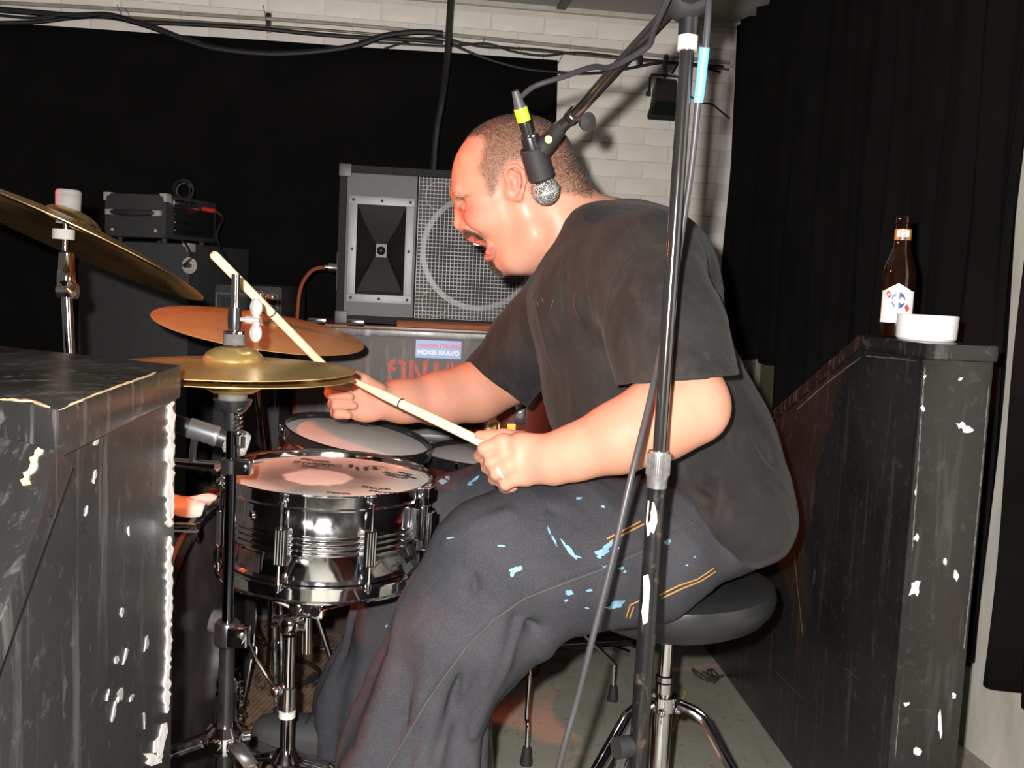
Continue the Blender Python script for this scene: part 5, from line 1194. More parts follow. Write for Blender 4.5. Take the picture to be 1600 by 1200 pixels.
for a in (-0.42, 1.75, 3.65):
    d = V(math.cos(a), math.sin(a), 0); n = d.cross(EZ); c_ = V(tpost.x, 1.76, 0)
    L = MB()
    pts_ = [c_ + d * 0.03 + EZ * zc_, c_ + d * 0.07 + EZ * (zc_ - 0.012), c_ + d * 0.1 + EZ * (zc_ - 0.05), c_ + d * 0.26 + EZ * 0.02]
    for s in (-1, 1): L.tube([p + n * s * 0.009 for p in pts_], 0.0062, 8, 4)
    L.tube([p - EZ * 0.004 for p in pts_], 0.008, 8, 4)
    lg = L.build('leg', CHROME, t)
    MB().sphere(c_ + d * 0.262 + EZ * 0.016, (0.017, 0.017, 0.0155), 12, 8).build('rubber_foot', BLACKRUB, lg)

# ================================================================== rug, things on the floor
m, nt, b = newmat('worn_rug'); v = coords(nt)
wv = nt.nodes.new('ShaderNodeTexWave'); wv.wave_type = 'BANDS'; wv.inputs['Scale'].default_value = 26; wv.inputs['Distortion'].default_value = 1.2; wv.inputs['Detail'].default_value = 3; nt.links.new(coords(nt, (1, 1, 1), (0, 0, 0.15)), wv.inputs['Vector'])
n1 = noise(nt, v, 22, 5, 0.7); n2 = noise(nt, coords(nt, (9, 2.5, 1)), 3.2, 4, 0.6, 1.0)
c = ramp(nt, n1, [(0.3, (0.14, 0.085, 0.055)), (0.75, (0.3, 0.2, 0.14))])
c = mixrgb(nt, ramp(nt, wv.outputs['Fac'], [(0.5, 0.0), (0.8, 0.35)]), c, (0.055, 0.03, 0.022))
c = mixrgb(nt, ramp(nt, n2, [(0.56, 0.0), (0.62, 0.85)]), c, (0.03, 0.022, 0.02))
nt.links.new(c, b.inputs['Base Color']); b.inputs['Roughness'].default_value = 0.95; b.inputs['Specular IOR Level'].default_value = 0.1; bumpn(nt, b, n1, 0.8, 0.004)
MB().box((-0.73, 2.2, 0.002), (1.1, 1.5, 0.003), Matrix.Rotation(R(6), 3, 'Z'), 0.002).build('rug', m, label='worn brown patterned rug under the drum kit', cat='rug')
def fl(px, py, z=0.008): return PZ(px, py, z)
for k, (pp_, r_, lb) in enumerate(((((400, 968), (420, 1010), (470, 1030), (500, 1050), (480, 1065), (440, 1075)), 0.006, 'black cable curling over the rug under the snare'),
        (((382, 1030), (384, 1018), (394, 1014), (403, 1022), (399, 1036), (386, 1040), (378, 1052)), 0.004, 'thin black cable looped on the rug beside the pedal'),
        (((474, 1012), (505, 1014), (535, 1012), (556, 1013)), 0.006, 'straight black cable across the rug behind the leg'),
        (((514, 1040), (526, 1047), (540, 1045), (556, 1036)), 0.004, 'thin black cable bowed across the rug'))):
    MB().tube([fl(x, y, 0.0085 + r_) for x, y in pp_], r_, 8, 6).build('floor_cable', CABLE, label=lb, cat='cable', group='cables on the rug')
# round case behind the throne
q0 = PZ(1072, 1012, 0.0)
t = thing('round_case', 'round black drum case with one pale band behind the throne', 'case', V(q0.x + 0.0, q0.y + 0.10, 0))
cz_ = V(q0.x - 0.075, q0.y + 0.13, 0.1242); ca_ = V(1, 0.25, 0).normalized()
MB().lathe([(0.0, -0.08), (0.115, -0.08), (0.122, -0.07), (0.122, 0.085), (0.115, 0.095), (0.0, 0.095)], cz_, ca_, 40).build('shell', M('case_fibre', (0.016, 0.016, 0.016), 0.5, var=0.3), t)
MB().lathe([(0.1225, 0.028), (0.1238, 0.028), (0.1238, 0.052), (0.1225, 0.052)], cz_, ca_, 40, closed=True).build('band', M('pale_band', (0.3, 0.28, 0.26), 0.6, var=0.25), t, label='pale strap band')
MB().box(cz_ + ca_ * 0.088 + V(0.0, -0.11, 0.02), (0.02, 0.02, 0.03), None, 0.004).build('buckle', CHROME_DULL, t)
# dark stand bits lying behind the throne
q = PZ(985, 985, 0.0) - V(0.05, 0.11, 0)
t = thing('folded_stand', 'folded black hardware stand lying on the floor behind the throne', 'stand', q)
MB().cyl(q + V(-0.2, -0.19, 0.05), q + V(0.02, -0.12, 0.05), 0.014).build('tube', BLACKMETAL, t)
MB().bar(q + V(-0.02, -0.06, 0.05), q + V(0.06, -0.1, 0.02), 0.025, 0.01).build('leg', BLACKMETAL, t)
MB().bar(q + V(-0.1, -0.1, 0.04), q + V(0.02, -0.12, 0.012), 0.022, 0.012).build('leg', BLACKMETAL, t)
MB().sphere(q + V(0.05, -0.06, 0.075), 0.016, 10, 8).cyl(q + V(0.02, -0.12, 0.05), q + V(0.05, -0.06, 0.078), 0.009).build('wing_nut', CHROME_DULL, t)
# broken stick and debris
a, b_ = PZ(1072, 1078, 0.006), PZ(1046, 1150, 0.006)
MB().tube([a, (a * 2 + b_) / 3, b_], [0.005, 0.0065, 0.0055], 10).build('broken_stick', M('old_stick_wood', (0.4, 0.27, 0.12), 0.6, var=0.35, scale=60), label='chewed broken drumstick lying on the grey floor', cat='drumstick')
dq = PZ(1135, 1062, 0.004); g = random.Random(3)
mb = MB()
pts = [dq + V(g.uniform(-0.09, -0.01), g.uniform(-0.05, 0.05), 0.004 + 0.01 * abs(math.sin(k * 1.7))) for k in range(16)]
mb.tube(pts, 0.003, 6, 4); mb.build('debris', M('debris_dark', (0.03, 0.026, 0.022), 0.7), label='tangle of dark chain and dirt on the floor by the half wall', cat='debris')
# black board end next to the shin
q = P(757, 1140, 1.86); 
t = thing('black_block', 'worn black wooden block standing behind his shin', 'block', V(q.x, 1.9, 0))
MB().prism([V(q.x - 0.05, 1.86, 0.001), V(q.x + 0.028, 1.86, 0.001), V(q.x + 0.01, 1.86, q.z), V(q.x - 0.05, 1.86, q.z)], V(0, 0.1, 0), 0.004).build('block', PLYWALL, t)
MB().prism([V(q.x - 0.052, 1.858, q.z - 0.012), V(q.x + 0.014, 1.858, q.z - 0.012), V(q.x + 0.012, 1.858, q.z + 0.002), V(q.x - 0.052, 1.858, q.z + 0.002)], V(0, 0.104, 0), 0.002).build('edge_strip', PLYLID, t)
# ================================================================== the drummer, grown from distance fields
CX, CY, CZ = (np.array(CM.col[i]) for i in range(3))
def npv(v): return np.array(v, dtype=float)
class SDF:
    def __init__(s, lo, hi, h):
        s.h = h; s.lo = np.array(lo, float); n = np.ceil((np.array(hi) - s.lo) / h).astype(int) + 1
        s.ax = [s.lo[i] + h * np.arange(n[i]) for i in range(3)]; s.D = np.full(n, 9.0, np.float32)
    def win(s, lo, hi, pad):
        sl = []
        for i in range(3):
            a = int(np.floor((lo[i] - pad - s.lo[i]) / s.h)); b = int(np.ceil((hi[i] + pad - s.lo[i]) / s.h)) + 1
            a = max(a, 0); b = min(b, len(s.ax[i]))
            if b <= a: return None
            sl.append(slice(a, b))
        return tuple(sl)
    def grid(s, sl): return np.meshgrid(*[s.ax[i][sl[i]].astype(np.float32) for i in range(3)], indexing='ij')
    def put(s, prim, k=0.02, sub=False):
        f, lo, hi = prim; sl = s.win(lo, hi, k + 3 * s.h)
        if sl is None: return
        G = s.grid(sl); b = f(*G).astype(np.float32); a = s.D[sl]
        if sub: a, b = -a, b
        hh = np.maximum(k - np.abs(a - b), 0) / k; r = np.minimum(a, b) - hh * hh * k * 0.25
        s.D[sl] = -r if sub else r
    def disp(s, fn, lo=None, hi=None):
        sl = s.win(lo, hi, 0) if lo is not None else (slice(None),) * 3
        near = s.D[sl]
        m = np.abs(near) < 0.03
        idx = np.nonzero(m)
        X, Y, Z = (s.ax[i][sl[i]][idx[i]] for i in range(3))
        near[idx] += fn(X, Y, Z).astype(np.float32)
        s.D[sl] = near
    def net(s):
        D = s.D; S = D < 0
        nx, ny, nz = (d - 1 for d in D.shape)
        cnt = np.zeros((nx, ny, nz), np.uint8)
        for i in (0, 1):
            for j in (0, 1):
                for k in (0, 1): cnt += S[i:i + nx, j:j + ny, k:k + nz]
        act = (cnt > 0) & (cnt < 8); I = np.argwhere(act); n = len(I)
        idm = np.full(act.shape, -1, np.int32); idm[act] = np.arange(n)
        acc = np.zeros((n, 3)); c = np.zeros(n)
        cor = [(i, j, k) for i in (0, 1) for j in (0, 1) for k in (0, 1)]
        for a in cor:
            for b in cor:
                if sum(b) - sum(a) == 1 and all(y >= x for x, y in zip(a, b)):
                    va = D[I[:, 0] + a[0], I[:, 1] + a[1], I[:, 2] + a[2]]; vb = D[I[:, 0] + b[0], I[:, 1] + b[1], I[:, 2] + b[2]]
                    m = (va < 0) != (vb < 0); t = np.zeros(n); t[m] = va[m] / (va[m] - vb[m])
                    p = np.array(a)[None] + t[:, None] * (np.array(b) - np.array(a))[None]
                    acc[m] += p[m]; c[m] += 1
        V_ = s.lo + (I + acc / c[:, None]) * s.h
        Fs = []
        for ax in range(3):
            o1, o2 = [(1, 2), (2, 0), (0, 1)][ax]
            A = [slice(0, d) for d in D.shape]; B = list(A); A[ax] = slice(0, -1); B[ax] = slice(1, None)
            sa_, sb_ = S[tuple(A)], S[tuple(B)]
            E = np.argwhere(sa_ != sb_)
            E = E[(E[:, o1] > 0) & (E[:, o2] > 0) & (E[:, o1] < D.shape[o1] - 1) & (E[:, o2] < D.shape[o2] - 1)]
            ins = sa_[E[:, 0], E[:, 1], E[:, 2]]
            def cell(d1, d2):
                q = E.copy(); q[:, o1] += d1; q[:, o2] += d2; return idm[q[:, 0], q[:, 1], q[:, 2]]
            q = np.stack([cell(-1, -1), cell(0, -1), cell(0, 0), cell(-1, 0)], 1)
            q[~ins] = q[~ins][:, ::-1]; Fs.append(q)
        return V_, np.concatenate(Fs)
def cone(p0, p1, r0, r1):
    p0, p1 = npv(p0), npv(p1); v = p1 - p0; L2 = max(float(v @ v), 1e-9); rm = max(r0, r1)
    def f(X, Y, Z):
        t = np.clip(((X - p0[0]) * v[0] + (Y - p0[1]) * v[1] + (Z - p0[2]) * v[2]) / L2, 0, 1)
        return np.sqrt((X - p0[0] - t * v[0]) ** 2 + (Y - p0[1] - t * v[1]) ** 2 + (Z - p0[2] - t * v[2]) ** 2) - (r0 + (r1 - r0) * t)
    return f, np.minimum(p0, p1) - rm, np.maximum(p0, p1) + rm
def ell(c, ax, r):
    c = npv(c); A = np.array(ax, float); r = np.array(r, float); R_ = r.max()
    def f(X, Y, Z):
        x, y, z = X - c[0], Y - c[1], Z - c[2]
        q = [x * A[i][0] + y * A[i][1] + z * A[i][2] for i in range(3)]
        k0 = np.sqrt(sum((q[i] / r[i]) ** 2 for i in range(3))); k1 = np.sqrt(sum((q[i] / r[i] ** 2) ** 2 for i in range(3)))
        return k0 * (k0 - 1) / np.maximum(k1, 1e-6)
    return f, c - R_, c + R_
def ipx(px, py, Y, rx, ry, rd, ang=0.0):
    """ellipsoid given by its outline in the picture (pixels) and its half depth in metres"""
    s_ = Y / F; a = R(ang); e1 = CX * math.cos(a) - CY * math.sin(a); e2 = CX * math.sin(a) + CY * math.cos(a)
    return ell(P(px, py, Y), (e1, e2, CZ), (rx * s_, ry * s_, rd))
def cpx(a, b):   # cone between (px,py,Y,r_m)
    return cone(P(*a[:3]), P(*b[:3]), a[3], b[3])
def chain(S, pts, k=0.01, conv=None, sub=False):
    pts = [(P(*p[:3]), p[3]) for p in pts]
    for (p0, r0), (p1, r1) in zip(pts[:-1], pts[1:]): S.put(cone(p0, p1, r0, r1), k, sub)
def both(f_, g): return (lambda X, Y, Z: np.maximum(f_[0](X, Y, Z), g(X, Y, Z))), f_[1], f_[2]
def minus(f_, g): return (lambda X, Y, Z: np.maximum(f_[0](X, Y, Z), -g(X, Y, Z))), f_[1], f_[2]
def half(p, n):
    p = npv(p); n = npv(n); n = n / np.linalg.norm(n)
    return lambda X, Y, Z: (X - p[0]) * n[0] + (Y - p[1]) * n[1] + (Z - p[2]) * n[2]
def pxn(dx, dy): return CX * dx - CY * dy               # picture direction (y down) as a world vector
def project(Vt):
    l = (np.asarray(Vt) - np.array(CAM)) @ np.array(CM)
    return 800 + F * l[:, 0] / -l[:, 2], 600 - F * l[:, 1] / -l[:, 2]
def inpoly(px, py, poly):
    r_ = np.zeros(len(px), bool); n = len(poly)
    for i in range(n):
        x0, y0 = poly[i]; x1, y1 = poly[(i + 1) % n]
        c = ((y0 > py) != (y1 > py)) & (px < (x1 - x0) * (py - y0) / ((y1 - y0) if y1 != y0 else 1e-9) + x0)
        r_ ^= c
    return r_
def polydist(px, py, poly):
    """signed distance in pixels, positive inside"""
    d = np.full(len(px), 1e9); n = len(poly)
    for i in range(n):
        x0, y0 = poly[i]; x1, y1 = poly[(i + 1) % n]; vx, vy = x1 - x0, y1 - y0; L = max(vx * vx + vy * vy, 1e-9)
        t = np.clip(((px - x0) * vx + (py - y0) * vy) / L, 0, 1); d = np.minimum(d, np.hypot(px - x0 - t * vx, py - y0 - t * vy))
    return np.where(inpoly(px, py, poly), d, -d)
def smooth01(x, a, b): t = np.clip((x - a) / (b - a), 0, 1); return t * t * (3 - 2 * t)
WV = RNG.normal(size=(14, 3)); WP = RNG.uniform(0, 6.28, 14)
def lump(X, Y, Z, fr):
    o = 0
    for i in range(7): o = o + np.sin((X * WV[i, 0] + Y * WV[i, 1] + Z * WV[i, 2]) * fr * (0.7 + 0.13 * i) + WP[i] + 1.3 * np.sin((X * WV[i + 7, 0] + Y * WV[i + 7, 1] + Z * WV[i + 7, 2]) * fr * 0.6 + WP[i + 7]))
    return o / 7
def folds(S, lines, amp, wid):
    """soft cloth creases: lines of pixels with a depth, pressed in or out of the surface"""
    for pts, sg in lines:
        q = [npv(P(*p)) for p in pts]
        lo = np.min(q, 0) - 4 * wid; hi = np.max(q, 0) + 4 * wid
        def fn(X, Y, Z):
            d = np.full(X.shape, 9.0)
            for a, b in zip(q[:-1], q[1:]):
                v = b - a; L2 = v @ v
                t = np.clip(((X - a[0]) * v[0] + (Y - a[1]) * v[1] + (Z - a[2]) * v[2]) / L2, 0, 1)
                d = np.minimum(d, np.sqrt((X - a[0] - t * v[0]) ** 2 + (Y - a[1] - t * v[1]) ** 2 + (Z - a[2] - t * v[2]) ** 2))
            return -sg * amp * np.exp(-(d / wid) ** 2)
        S.disp(fn, lo, hi)
def sdf_obj(name, S, mat, parent, attrs=None, relax=1):
    Vt, Fc = S.net()
    if relax:
        e = np.concatenate([Fc[:, [0, 1]], Fc[:, [1, 2]], Fc[:, [2, 3]], Fc[:, [3, 0]]])
        for _ in range(relax):
            acc = np.zeros_like(Vt); c = np.zeros(len(Vt))
            np.add.at(acc, e[:, 0], Vt[e[:, 1]]); np.add.at(c, e[:, 0], 1)
            np.add.at(acc, e[:, 1], Vt[e[:, 0]]); np.add.at(c, e[:, 1], 1)
            Vt = Vt * 0.5 + 0.5 * acc / np.maximum(c, 1)[:, None]
    me = bpy.data.meshes.new(name); me.from_pydata(Vt, [], Fc); me.update()
    me.materials.append(mat); me.polygons.foreach_set('use_smooth', np.ones(len(Fc), bool))
    for nm, arr in (attrs(Vt) if attrs else {}).items():
        at = me.attributes.new(nm, 'FLOAT', 'POINT'); at.data.foreach_set('value', np.asarray(arr, np.float32))
    o = bpy.data.objects.new(name, me); COL.objects.link(o); attach(o, parent); return o, Vt, Fc

HY = 1.74
drummer = thing('person', 'man in black t-shirt and dark jeans drumming, head bowed, mouth wide open', 'person', V(TC.x, TC.y, 0))

# ------------------------------------------------------------------ body: head, neck, arms and hands in one skin
S = SDF((-0.40, 1.33, 0.60), (0.46, 2.12, 1.37), 0.003)
# torso core under the shirt
for a, b in (((955, 400, 1.75, 0.10), (1000, 560, 1.75, 0.13)), ((1000, 560, 1.75, 0.13), (1050, 720, 1.75, 0.14))): S.put(cpx(a, b), 0.04)
S.put(cpx((965, 425, 1.64, 0.05), (930, 440, 1.88, 0.05)), 0.04)
# neck and head
S.put(cpx((862, 335, HY, 0.076), (915, 392, HY + 0.01, 0.086)), 0.03)
S.put(ipx(802, 268, HY, 96, 83, 0.0815, -20), 0.03)
S.put(ipx(772, 312, HY, 58, 58, 0.064, -10), 0.025)
S.put(ipx(790, 345, HY, 44, 56, 0.071, -20), 0.025)
S.put(ipx(806, 382, HY, 42, 40, 0.056), 0.022)
for sg in (-1, 1):
    chain(S, [(818, 318, HY + sg * 0.060, 0.022), (836, 366, HY + sg * 0.054, 0.026), (806, 402, HY + sg * 0.034, 0.021), (787, 411, HY + sg * 0.010, 0.0155)], 0.02)
    S.put(ipx(752, 338, HY + sg * 0.042, 24, 24, 0.022, -20), 0.02)                 # cheek
    S.put(ipx(770, 306, HY + sg * 0.058, 30, 12, 0.014, -25), 0.02)                 # cheekbone
S.put(ipx(835, 392, HY, 40, 33, 0.062, -20), 0.03)                                   # flesh below the jaw
S.put(ipx(888, 300, HY, 26, 30, 0.060, 30), 0.03)                                    # roll of the nape
S.put(ipx(784, 412, HY, 13, 14, 0.021), 0.012)                                       # chin
# brow, nose
S.put(cpx((718, 302, HY - 0.034, 0.009), (716, 303, HY, 0.0085)), 0.014); S.put(cpx((716, 303, HY, 0.0085), (718, 302, HY + 0.034, 0.009)), 0.014)
chain(S, [(722, 308, HY, 0.009), (719, 332, HY, 0.0085), (717.5, 350, HY, 0.0105)], 0.008)
for sg in (-1, 1): S.put(ipx(729, 351, HY + sg * 0.013, 9.5, 8, 0.008), 0.006)
S.put(ipx(736, 360, HY, 14, 14, 0.030, -20), 0.012)                                  # upper jaw behind the lip
# closed eyes: socket, lid and squeeze creases
for sg in (-1, 1):
    S.put(ipx(722, 322, HY + sg * 0.036, 9, 9, 0.012), 0.012, True)
    S.put(ipx(731, 324, HY + sg * 0.031, 12, 8, 0.0115), 0.008)
    chain(S, [(721, 326, HY + sg * 0.048, 0.0014), (730, 329, HY + sg * 0.054, 0.0018), (741, 327, HY + sg * 0.062, 0.0014)], 0.003, sub=True)
    chain(S, [(733, 320, HY + sg * 0.056, 0.001), (746, 316, HY + sg * 0.066, 0.0012)], 0.003, sub=True)
    chain(S, [(731, 349, HY + sg * 0.026, 0.002), (742, 362, HY + sg * 0.042, 0.0028), (757, 378, HY + sg * 0.052, 0.002)], 0.007, sub=True)
    chain(S, [(716, 296, HY + sg * 0.010, 0.0015), (714, 306, HY + sg * 0.012, 0.0015)], 0.003, sub=True)
# the open mouth
S.put(cpx((741, 402, HY - 0.075, 0.0235), (741, 402, HY + 0.075, 0.0235)), 0.006, True)
S.put(cpx((750, 395, HY - 0.028, 0.0165), (750, 395, HY + 0.028, 0.0165)), 0.004, True)
S.put(ipx(768, 394, HY, 16, 9, 0.026, 35), 0.004, True)
for sg in (-1, 1):
    chain(S, [(733, 370, HY, 0.006), (737, 373, HY + sg * 0.016, 0.006), (750, 379, HY + sg * 0.032, 0.0045), (764, 384, HY + sg * 0.041, 0.004)], 0.004)
    chain(S, [(764, 405, HY, 0.0062), (763, 402, HY + sg * 0.016, 0.006), (763, 394, HY + sg * 0.032, 0.0045), (765, 385, HY + sg * 0.041, 0.004)], 0.004)
S.put(ipx(774, 396, HY, 12, 7, 0.018, 40), 0.004)                                    # tongue
# ears
for sg in (-1, 1):
    ey = HY + sg * 0.080
    S.put(ipx(803, 285, ey, 14, 27, 0.009, 12), 0.008)
    chain(S, [(794, 284, ey + sg * 0.006, 0.003), (788, 272, ey + sg * 0.008, 0.0035), (794, 261, ey + sg * 0.012, 0.004), (806, 258, ey + sg * 0.015, 0.004), (817, 268, ey + sg * 0.017, 0.004), (820, 283, ey + sg * 0.016, 0.0038), (816, 300, ey + sg * 0.012, 0.0038), (811, 310, ey + sg * 0.007, 0.0055), (806, 311, ey + sg * 0.004, 0.005)], 0.003)
    S.put(ipx(804, 287, ey + sg * 0.012, 8, 13, 0.009, 10), 0.004, True)
    chain(S, [(799, 268, ey + sg * 0.008, 0.0026), (811, 274, ey + sg * 0.009, 0.0028), (812, 292, ey + sg * 0.007, 0.0028)], 0.003)
    S.put(ipx(796, 290, ey + sg * 0.007, 4.5, 6, 0.005), 0.004)
# near arm
chain(S, [(1000, 420, 1.58, 0.066), (1050, 560, 1.475, 0.060), (1080, 626, 1.43, 0.052)], 0.02)
S.put(cpx((1086, 630, 1.43, 0.042), (1093, 640, 1.425, 0.036)), 0.02)
chain(S, [(1076, 640, 1.425, 0.050), (1030, 655, 1.42, 0.056), (965, 684, 1.425, 0.048), (900, 707, 1.435, 0.037), (862, 718, 1.44, 0.0335)], 0.025)
S.put(ipx(864, 719, 1.44, 20, 35, 0.025, 0), 0.02)
# near hand: back of the hand to the camera, fingers closed round the stick
def hand_near(S):
    S.put(ipx(828, 717, 1.448, 34, 40, 0.021, 0), 0.018)
    S.put(ipx(805, 716, 1.452, 24, 40, 0.020, 18), 0.014)
    fing = [((786, 690, 1.437), (757, 701, 1.440), (750, 712, 1.462), (764, 722, 1.478), 0.0099),
            ((790, 709, 1.434), (768, 722, 1.436), (761, 730, 1.460), (776, 738, 1.478), 0.0101),
            ((796, 729, 1.436), (776, 740, 1.438), (772, 748, 1.461), (786, 752, 1.478), 0.0097),
            ((804, 747, 1.441), (790, 757, 1.443), (788, 762, 1.464), (802, 764, 1.478), 0.0088)]
    for a, b, c, d, r_ in fing:
        S.put(cone(P(*a), P(*b), r_ * 1.08, r_ * 1.03), 0.006); S.put(cone(P(*b), P(*c), r_ * 1.03, r_ * 0.95), 0.003); S.put(cone(P(*c), P(*d), r_ * 0.95, r_ * 0.85), 0.003)
        S.put(cone(P(a[0] + 18, a[1] + 2, a[2] + 0.012), P(*a), 0.010, r_ * 1.0), 0.012)
    chain(S, [(815, 690, 1.470, 0.017), (786, 684, 1.474, 0.0125), (764, 684, 1.478, 0.0105), (749, 681, 1.480, 0.0085)], 0.008)
hand_near(S)
# far arm
chain(S, [(890, 455, 1.92, 0.062), (820, 545, 2.0, 0.056), (790, 590, 2.0, 0.052)], 0.02)
chain(S, [(795, 590, 2.0, 0.052), (745, 612, 1.975, 0.057), (690, 623, 1.945, 0.050), (630, 627, 1.90, 0.038), (600, 628, 1.88, 0.0335)], 0.025)
def hand_far(S):
    S.put(ipx(572, 622, 1.868, 34, 33, 0.020, 4), 0.018)
    S.put(ipx(553, 610, 1.874, 26, 32, 0.018, 10), 0.014)
    S.put(ipx(566, 646, 1.862, 26, 13, 0.014, 8), 0.012)
    fing = [((534, 588, 1.885), (512, 598, 1.868), (517, 601, 1.838), (545, 604, 1.832), 0.0098),
            ((534, 606, 1.885), (515, 614, 1.866), (520, 617, 1.834), (547, 620, 1.829), 0.0098),
            ((536, 622, 1.885), (520, 631, 1.864), (525, 633, 1.834), (553, 634, 1.829), 0.0096),
            ((541, 636, 1.882), (524, 645, 1.862), (528, 647, 1.838), (544, 649, 1.834), 0.0094)]
    for a, b, c, d, r_ in fing:
        S.put(cone(P(*a), P(*b), r_ * 1.1, r_ * 1.04), 0.006); S.put(cone(P(*b), P(*c), r_ * 1.04, r_), 0.003); S.put(cone(P(*c), P(*d), r_, r_ * 0.84), 0.003)
    chain(S, [(590, 610, 1.855, 0.017), (570, 596, 1.842, 0.0125), (552, 588, 1.838, 0.0105), (540, 582, 1.842, 0.009)], 0.008)
hand_far(S)
S.disp(lambda X, Y, Z: 0.0004 * lump(X, Y, Z, 90))

HAIRP = [(731, 214), (752, 214), (756, 226), (749, 246), (746, 266), (755, 283), (760, 300), (768, 312), (776, 300), (781, 284), (786, 268), (796, 254), (814, 252), (826, 268), (826, 296), (838, 306), (866, 300), (892, 306), (925, 308), (940, 240), (900, 150), (800, 130), (725, 170), (716, 216)]
def skin_attrs(Vt):
    px, py = project(Vt); dY = Vt[:, 1] - HY
    head = (px > 690) & (px < 940) & (py > 150) & (py < 440) & (np.abs(dY) < 0.12)
    hair = np.where(head & (np.abs(dY) < 0.0895), smooth01(polydist(px, py, HAIRP), -5, 9), 0)
    beard = np.where(head, 0.55 * smooth01(polydist(px, py, [(765, 300), (780, 300), (830, 350), (850, 405), (800, 436), (765, 440), (764, 400), (785, 380), (790, 345)]), -18, 8), 0)
    must = smooth01(polydist(px, py, [(724, 359), (733, 359), (748, 368), (760, 378), (764, 386), (757, 384), (742, 376), (727, 369)]), -2.5, 2.5) * (np.abs(dY) < 0.05)
    goat = smooth01(polydist(px, py, [(764, 405), (776, 404), (781, 414), (786, 432), (764, 436)]), -2.5, 2.5) * (np.abs(dY) < 0.024)
    lip = smooth01(polydist(px, py, [(727, 366), (738, 367), (752, 375), (766, 381), (772, 386), (770, 398), (773, 405), (758, 410), (748, 386), (727, 378)]), -1.5, 1.5) * (np.abs(dY) < 0.047) * head
    inner = ((px > 752) & (px < 800) & (py > 380) & (py < 412) & (np.abs(dY) < 0.024)).astype(float) * head
    ear = smooth01(np.abs(dY), 0.082, 0.090) * head * (px < 830)
    flush = np.where(head, np.exp(-((px - 733) / 22) ** 2 - ((py - 330) / 18) ** 2), 0)
    return {'hair': hair, 'beard': np.maximum(beard, 0), 'dark': np.maximum(must, goat) * head, 'lip': np.maximum(lip, inner), 'flush': np.maximum(flush, 0.75 * ear), 'sweat': np.where(head, np.exp(-((px - 800) / 60) ** 2 - ((py - 345) / 45) ** 2), 0.0)}
def skin_mat():
    m, nt, b = newmat('skin'); v = coords(nt)
    def at(nm): n = nt.nodes.new('ShaderNodeAttribute'); n.attribute_name = nm; return n.outputs['Fac']
    n1 = noise(nt, v, 40, 4); n2 = noise(nt, v, 9, 4); n3 = noise(nt, v, 520, 2); n4 = noise(nt, v, 230, 3, 0.7)
    c = ramp(nt, n2, [(0.3, (0.43, 0.200, 0.135)), (0.7, (0.50, 0.250, 0.175))])
    c = mixrgb(nt, ramp(nt, n1, [(0.5, 0.0), (0.75, 0.3)]), c, (0.5, 0.18, 0.115))
    def mulv(a, b_):
        q = nt.nodes.new('ShaderNodeMath'); q.operation = 'MULTIPLY'
        for i, x in enumerate((a, b_)):
            if isinstance(x, float): q.inputs[i].default_value = x
            else: nt.links.new(x, q.inputs[i])
        return q.outputs[0]
    c = mixrgb(nt, mulv(at('flush'), 0.55), c, (0.52, 0.13, 0.095))
    c = mixrgb(nt, mulv(at('beard'), ramp(nt, n3, [(0.45, 0.1), (0.6, 0.6)])), c, (0.3, 0.16, 0.11))
    c = mixrgb(nt, mulv(at('hair'), ramp(nt, n4, [(0.3, 0.45), (0.65, 0.85)])), c, (0.15, 0.085, 0.062))
    c = mixrgb(nt, mulv(at('dark'), 0.8), c, (0.09, 0.04, 0.028))
    c = mixrgb(nt, mulv(at('lip'), 0.8), c, (0.5, 0.13, 0.1))
    nt.links.new(c, b.inputs['Base Color'])
    nt.links.new(ramp(nt, n1, [(0.35, 0.48), (0.7, 0.62)]), b.inputs['Roughness'])
    b.inputs['Subsurface Weight'].default_value = 0.12; b.inputs['Subsurface Radius'].default_value = (1.0, 0.35, 0.2); b.inputs['Subsurface Scale'].default_value = 0.008
    nt.links.new(mulv(at('sweat'), 0.28), b.inputs['Coat Weight']); b.inputs['Coat Roughness'].default_value = 0.34; b.inputs['Specular IOR Level'].default_value = 0.25
    bumpn(nt, b, mixrgb(nt, 0.5, n3, n4), 0.55, 0.0008); return m
body, BV, BF = sdf_obj('body', S, skin_mat(), drummer, skin_attrs, 1)
body['label'] = 'bare head, neck, forearms and hands'
del S
bvb = bvh_of(body)

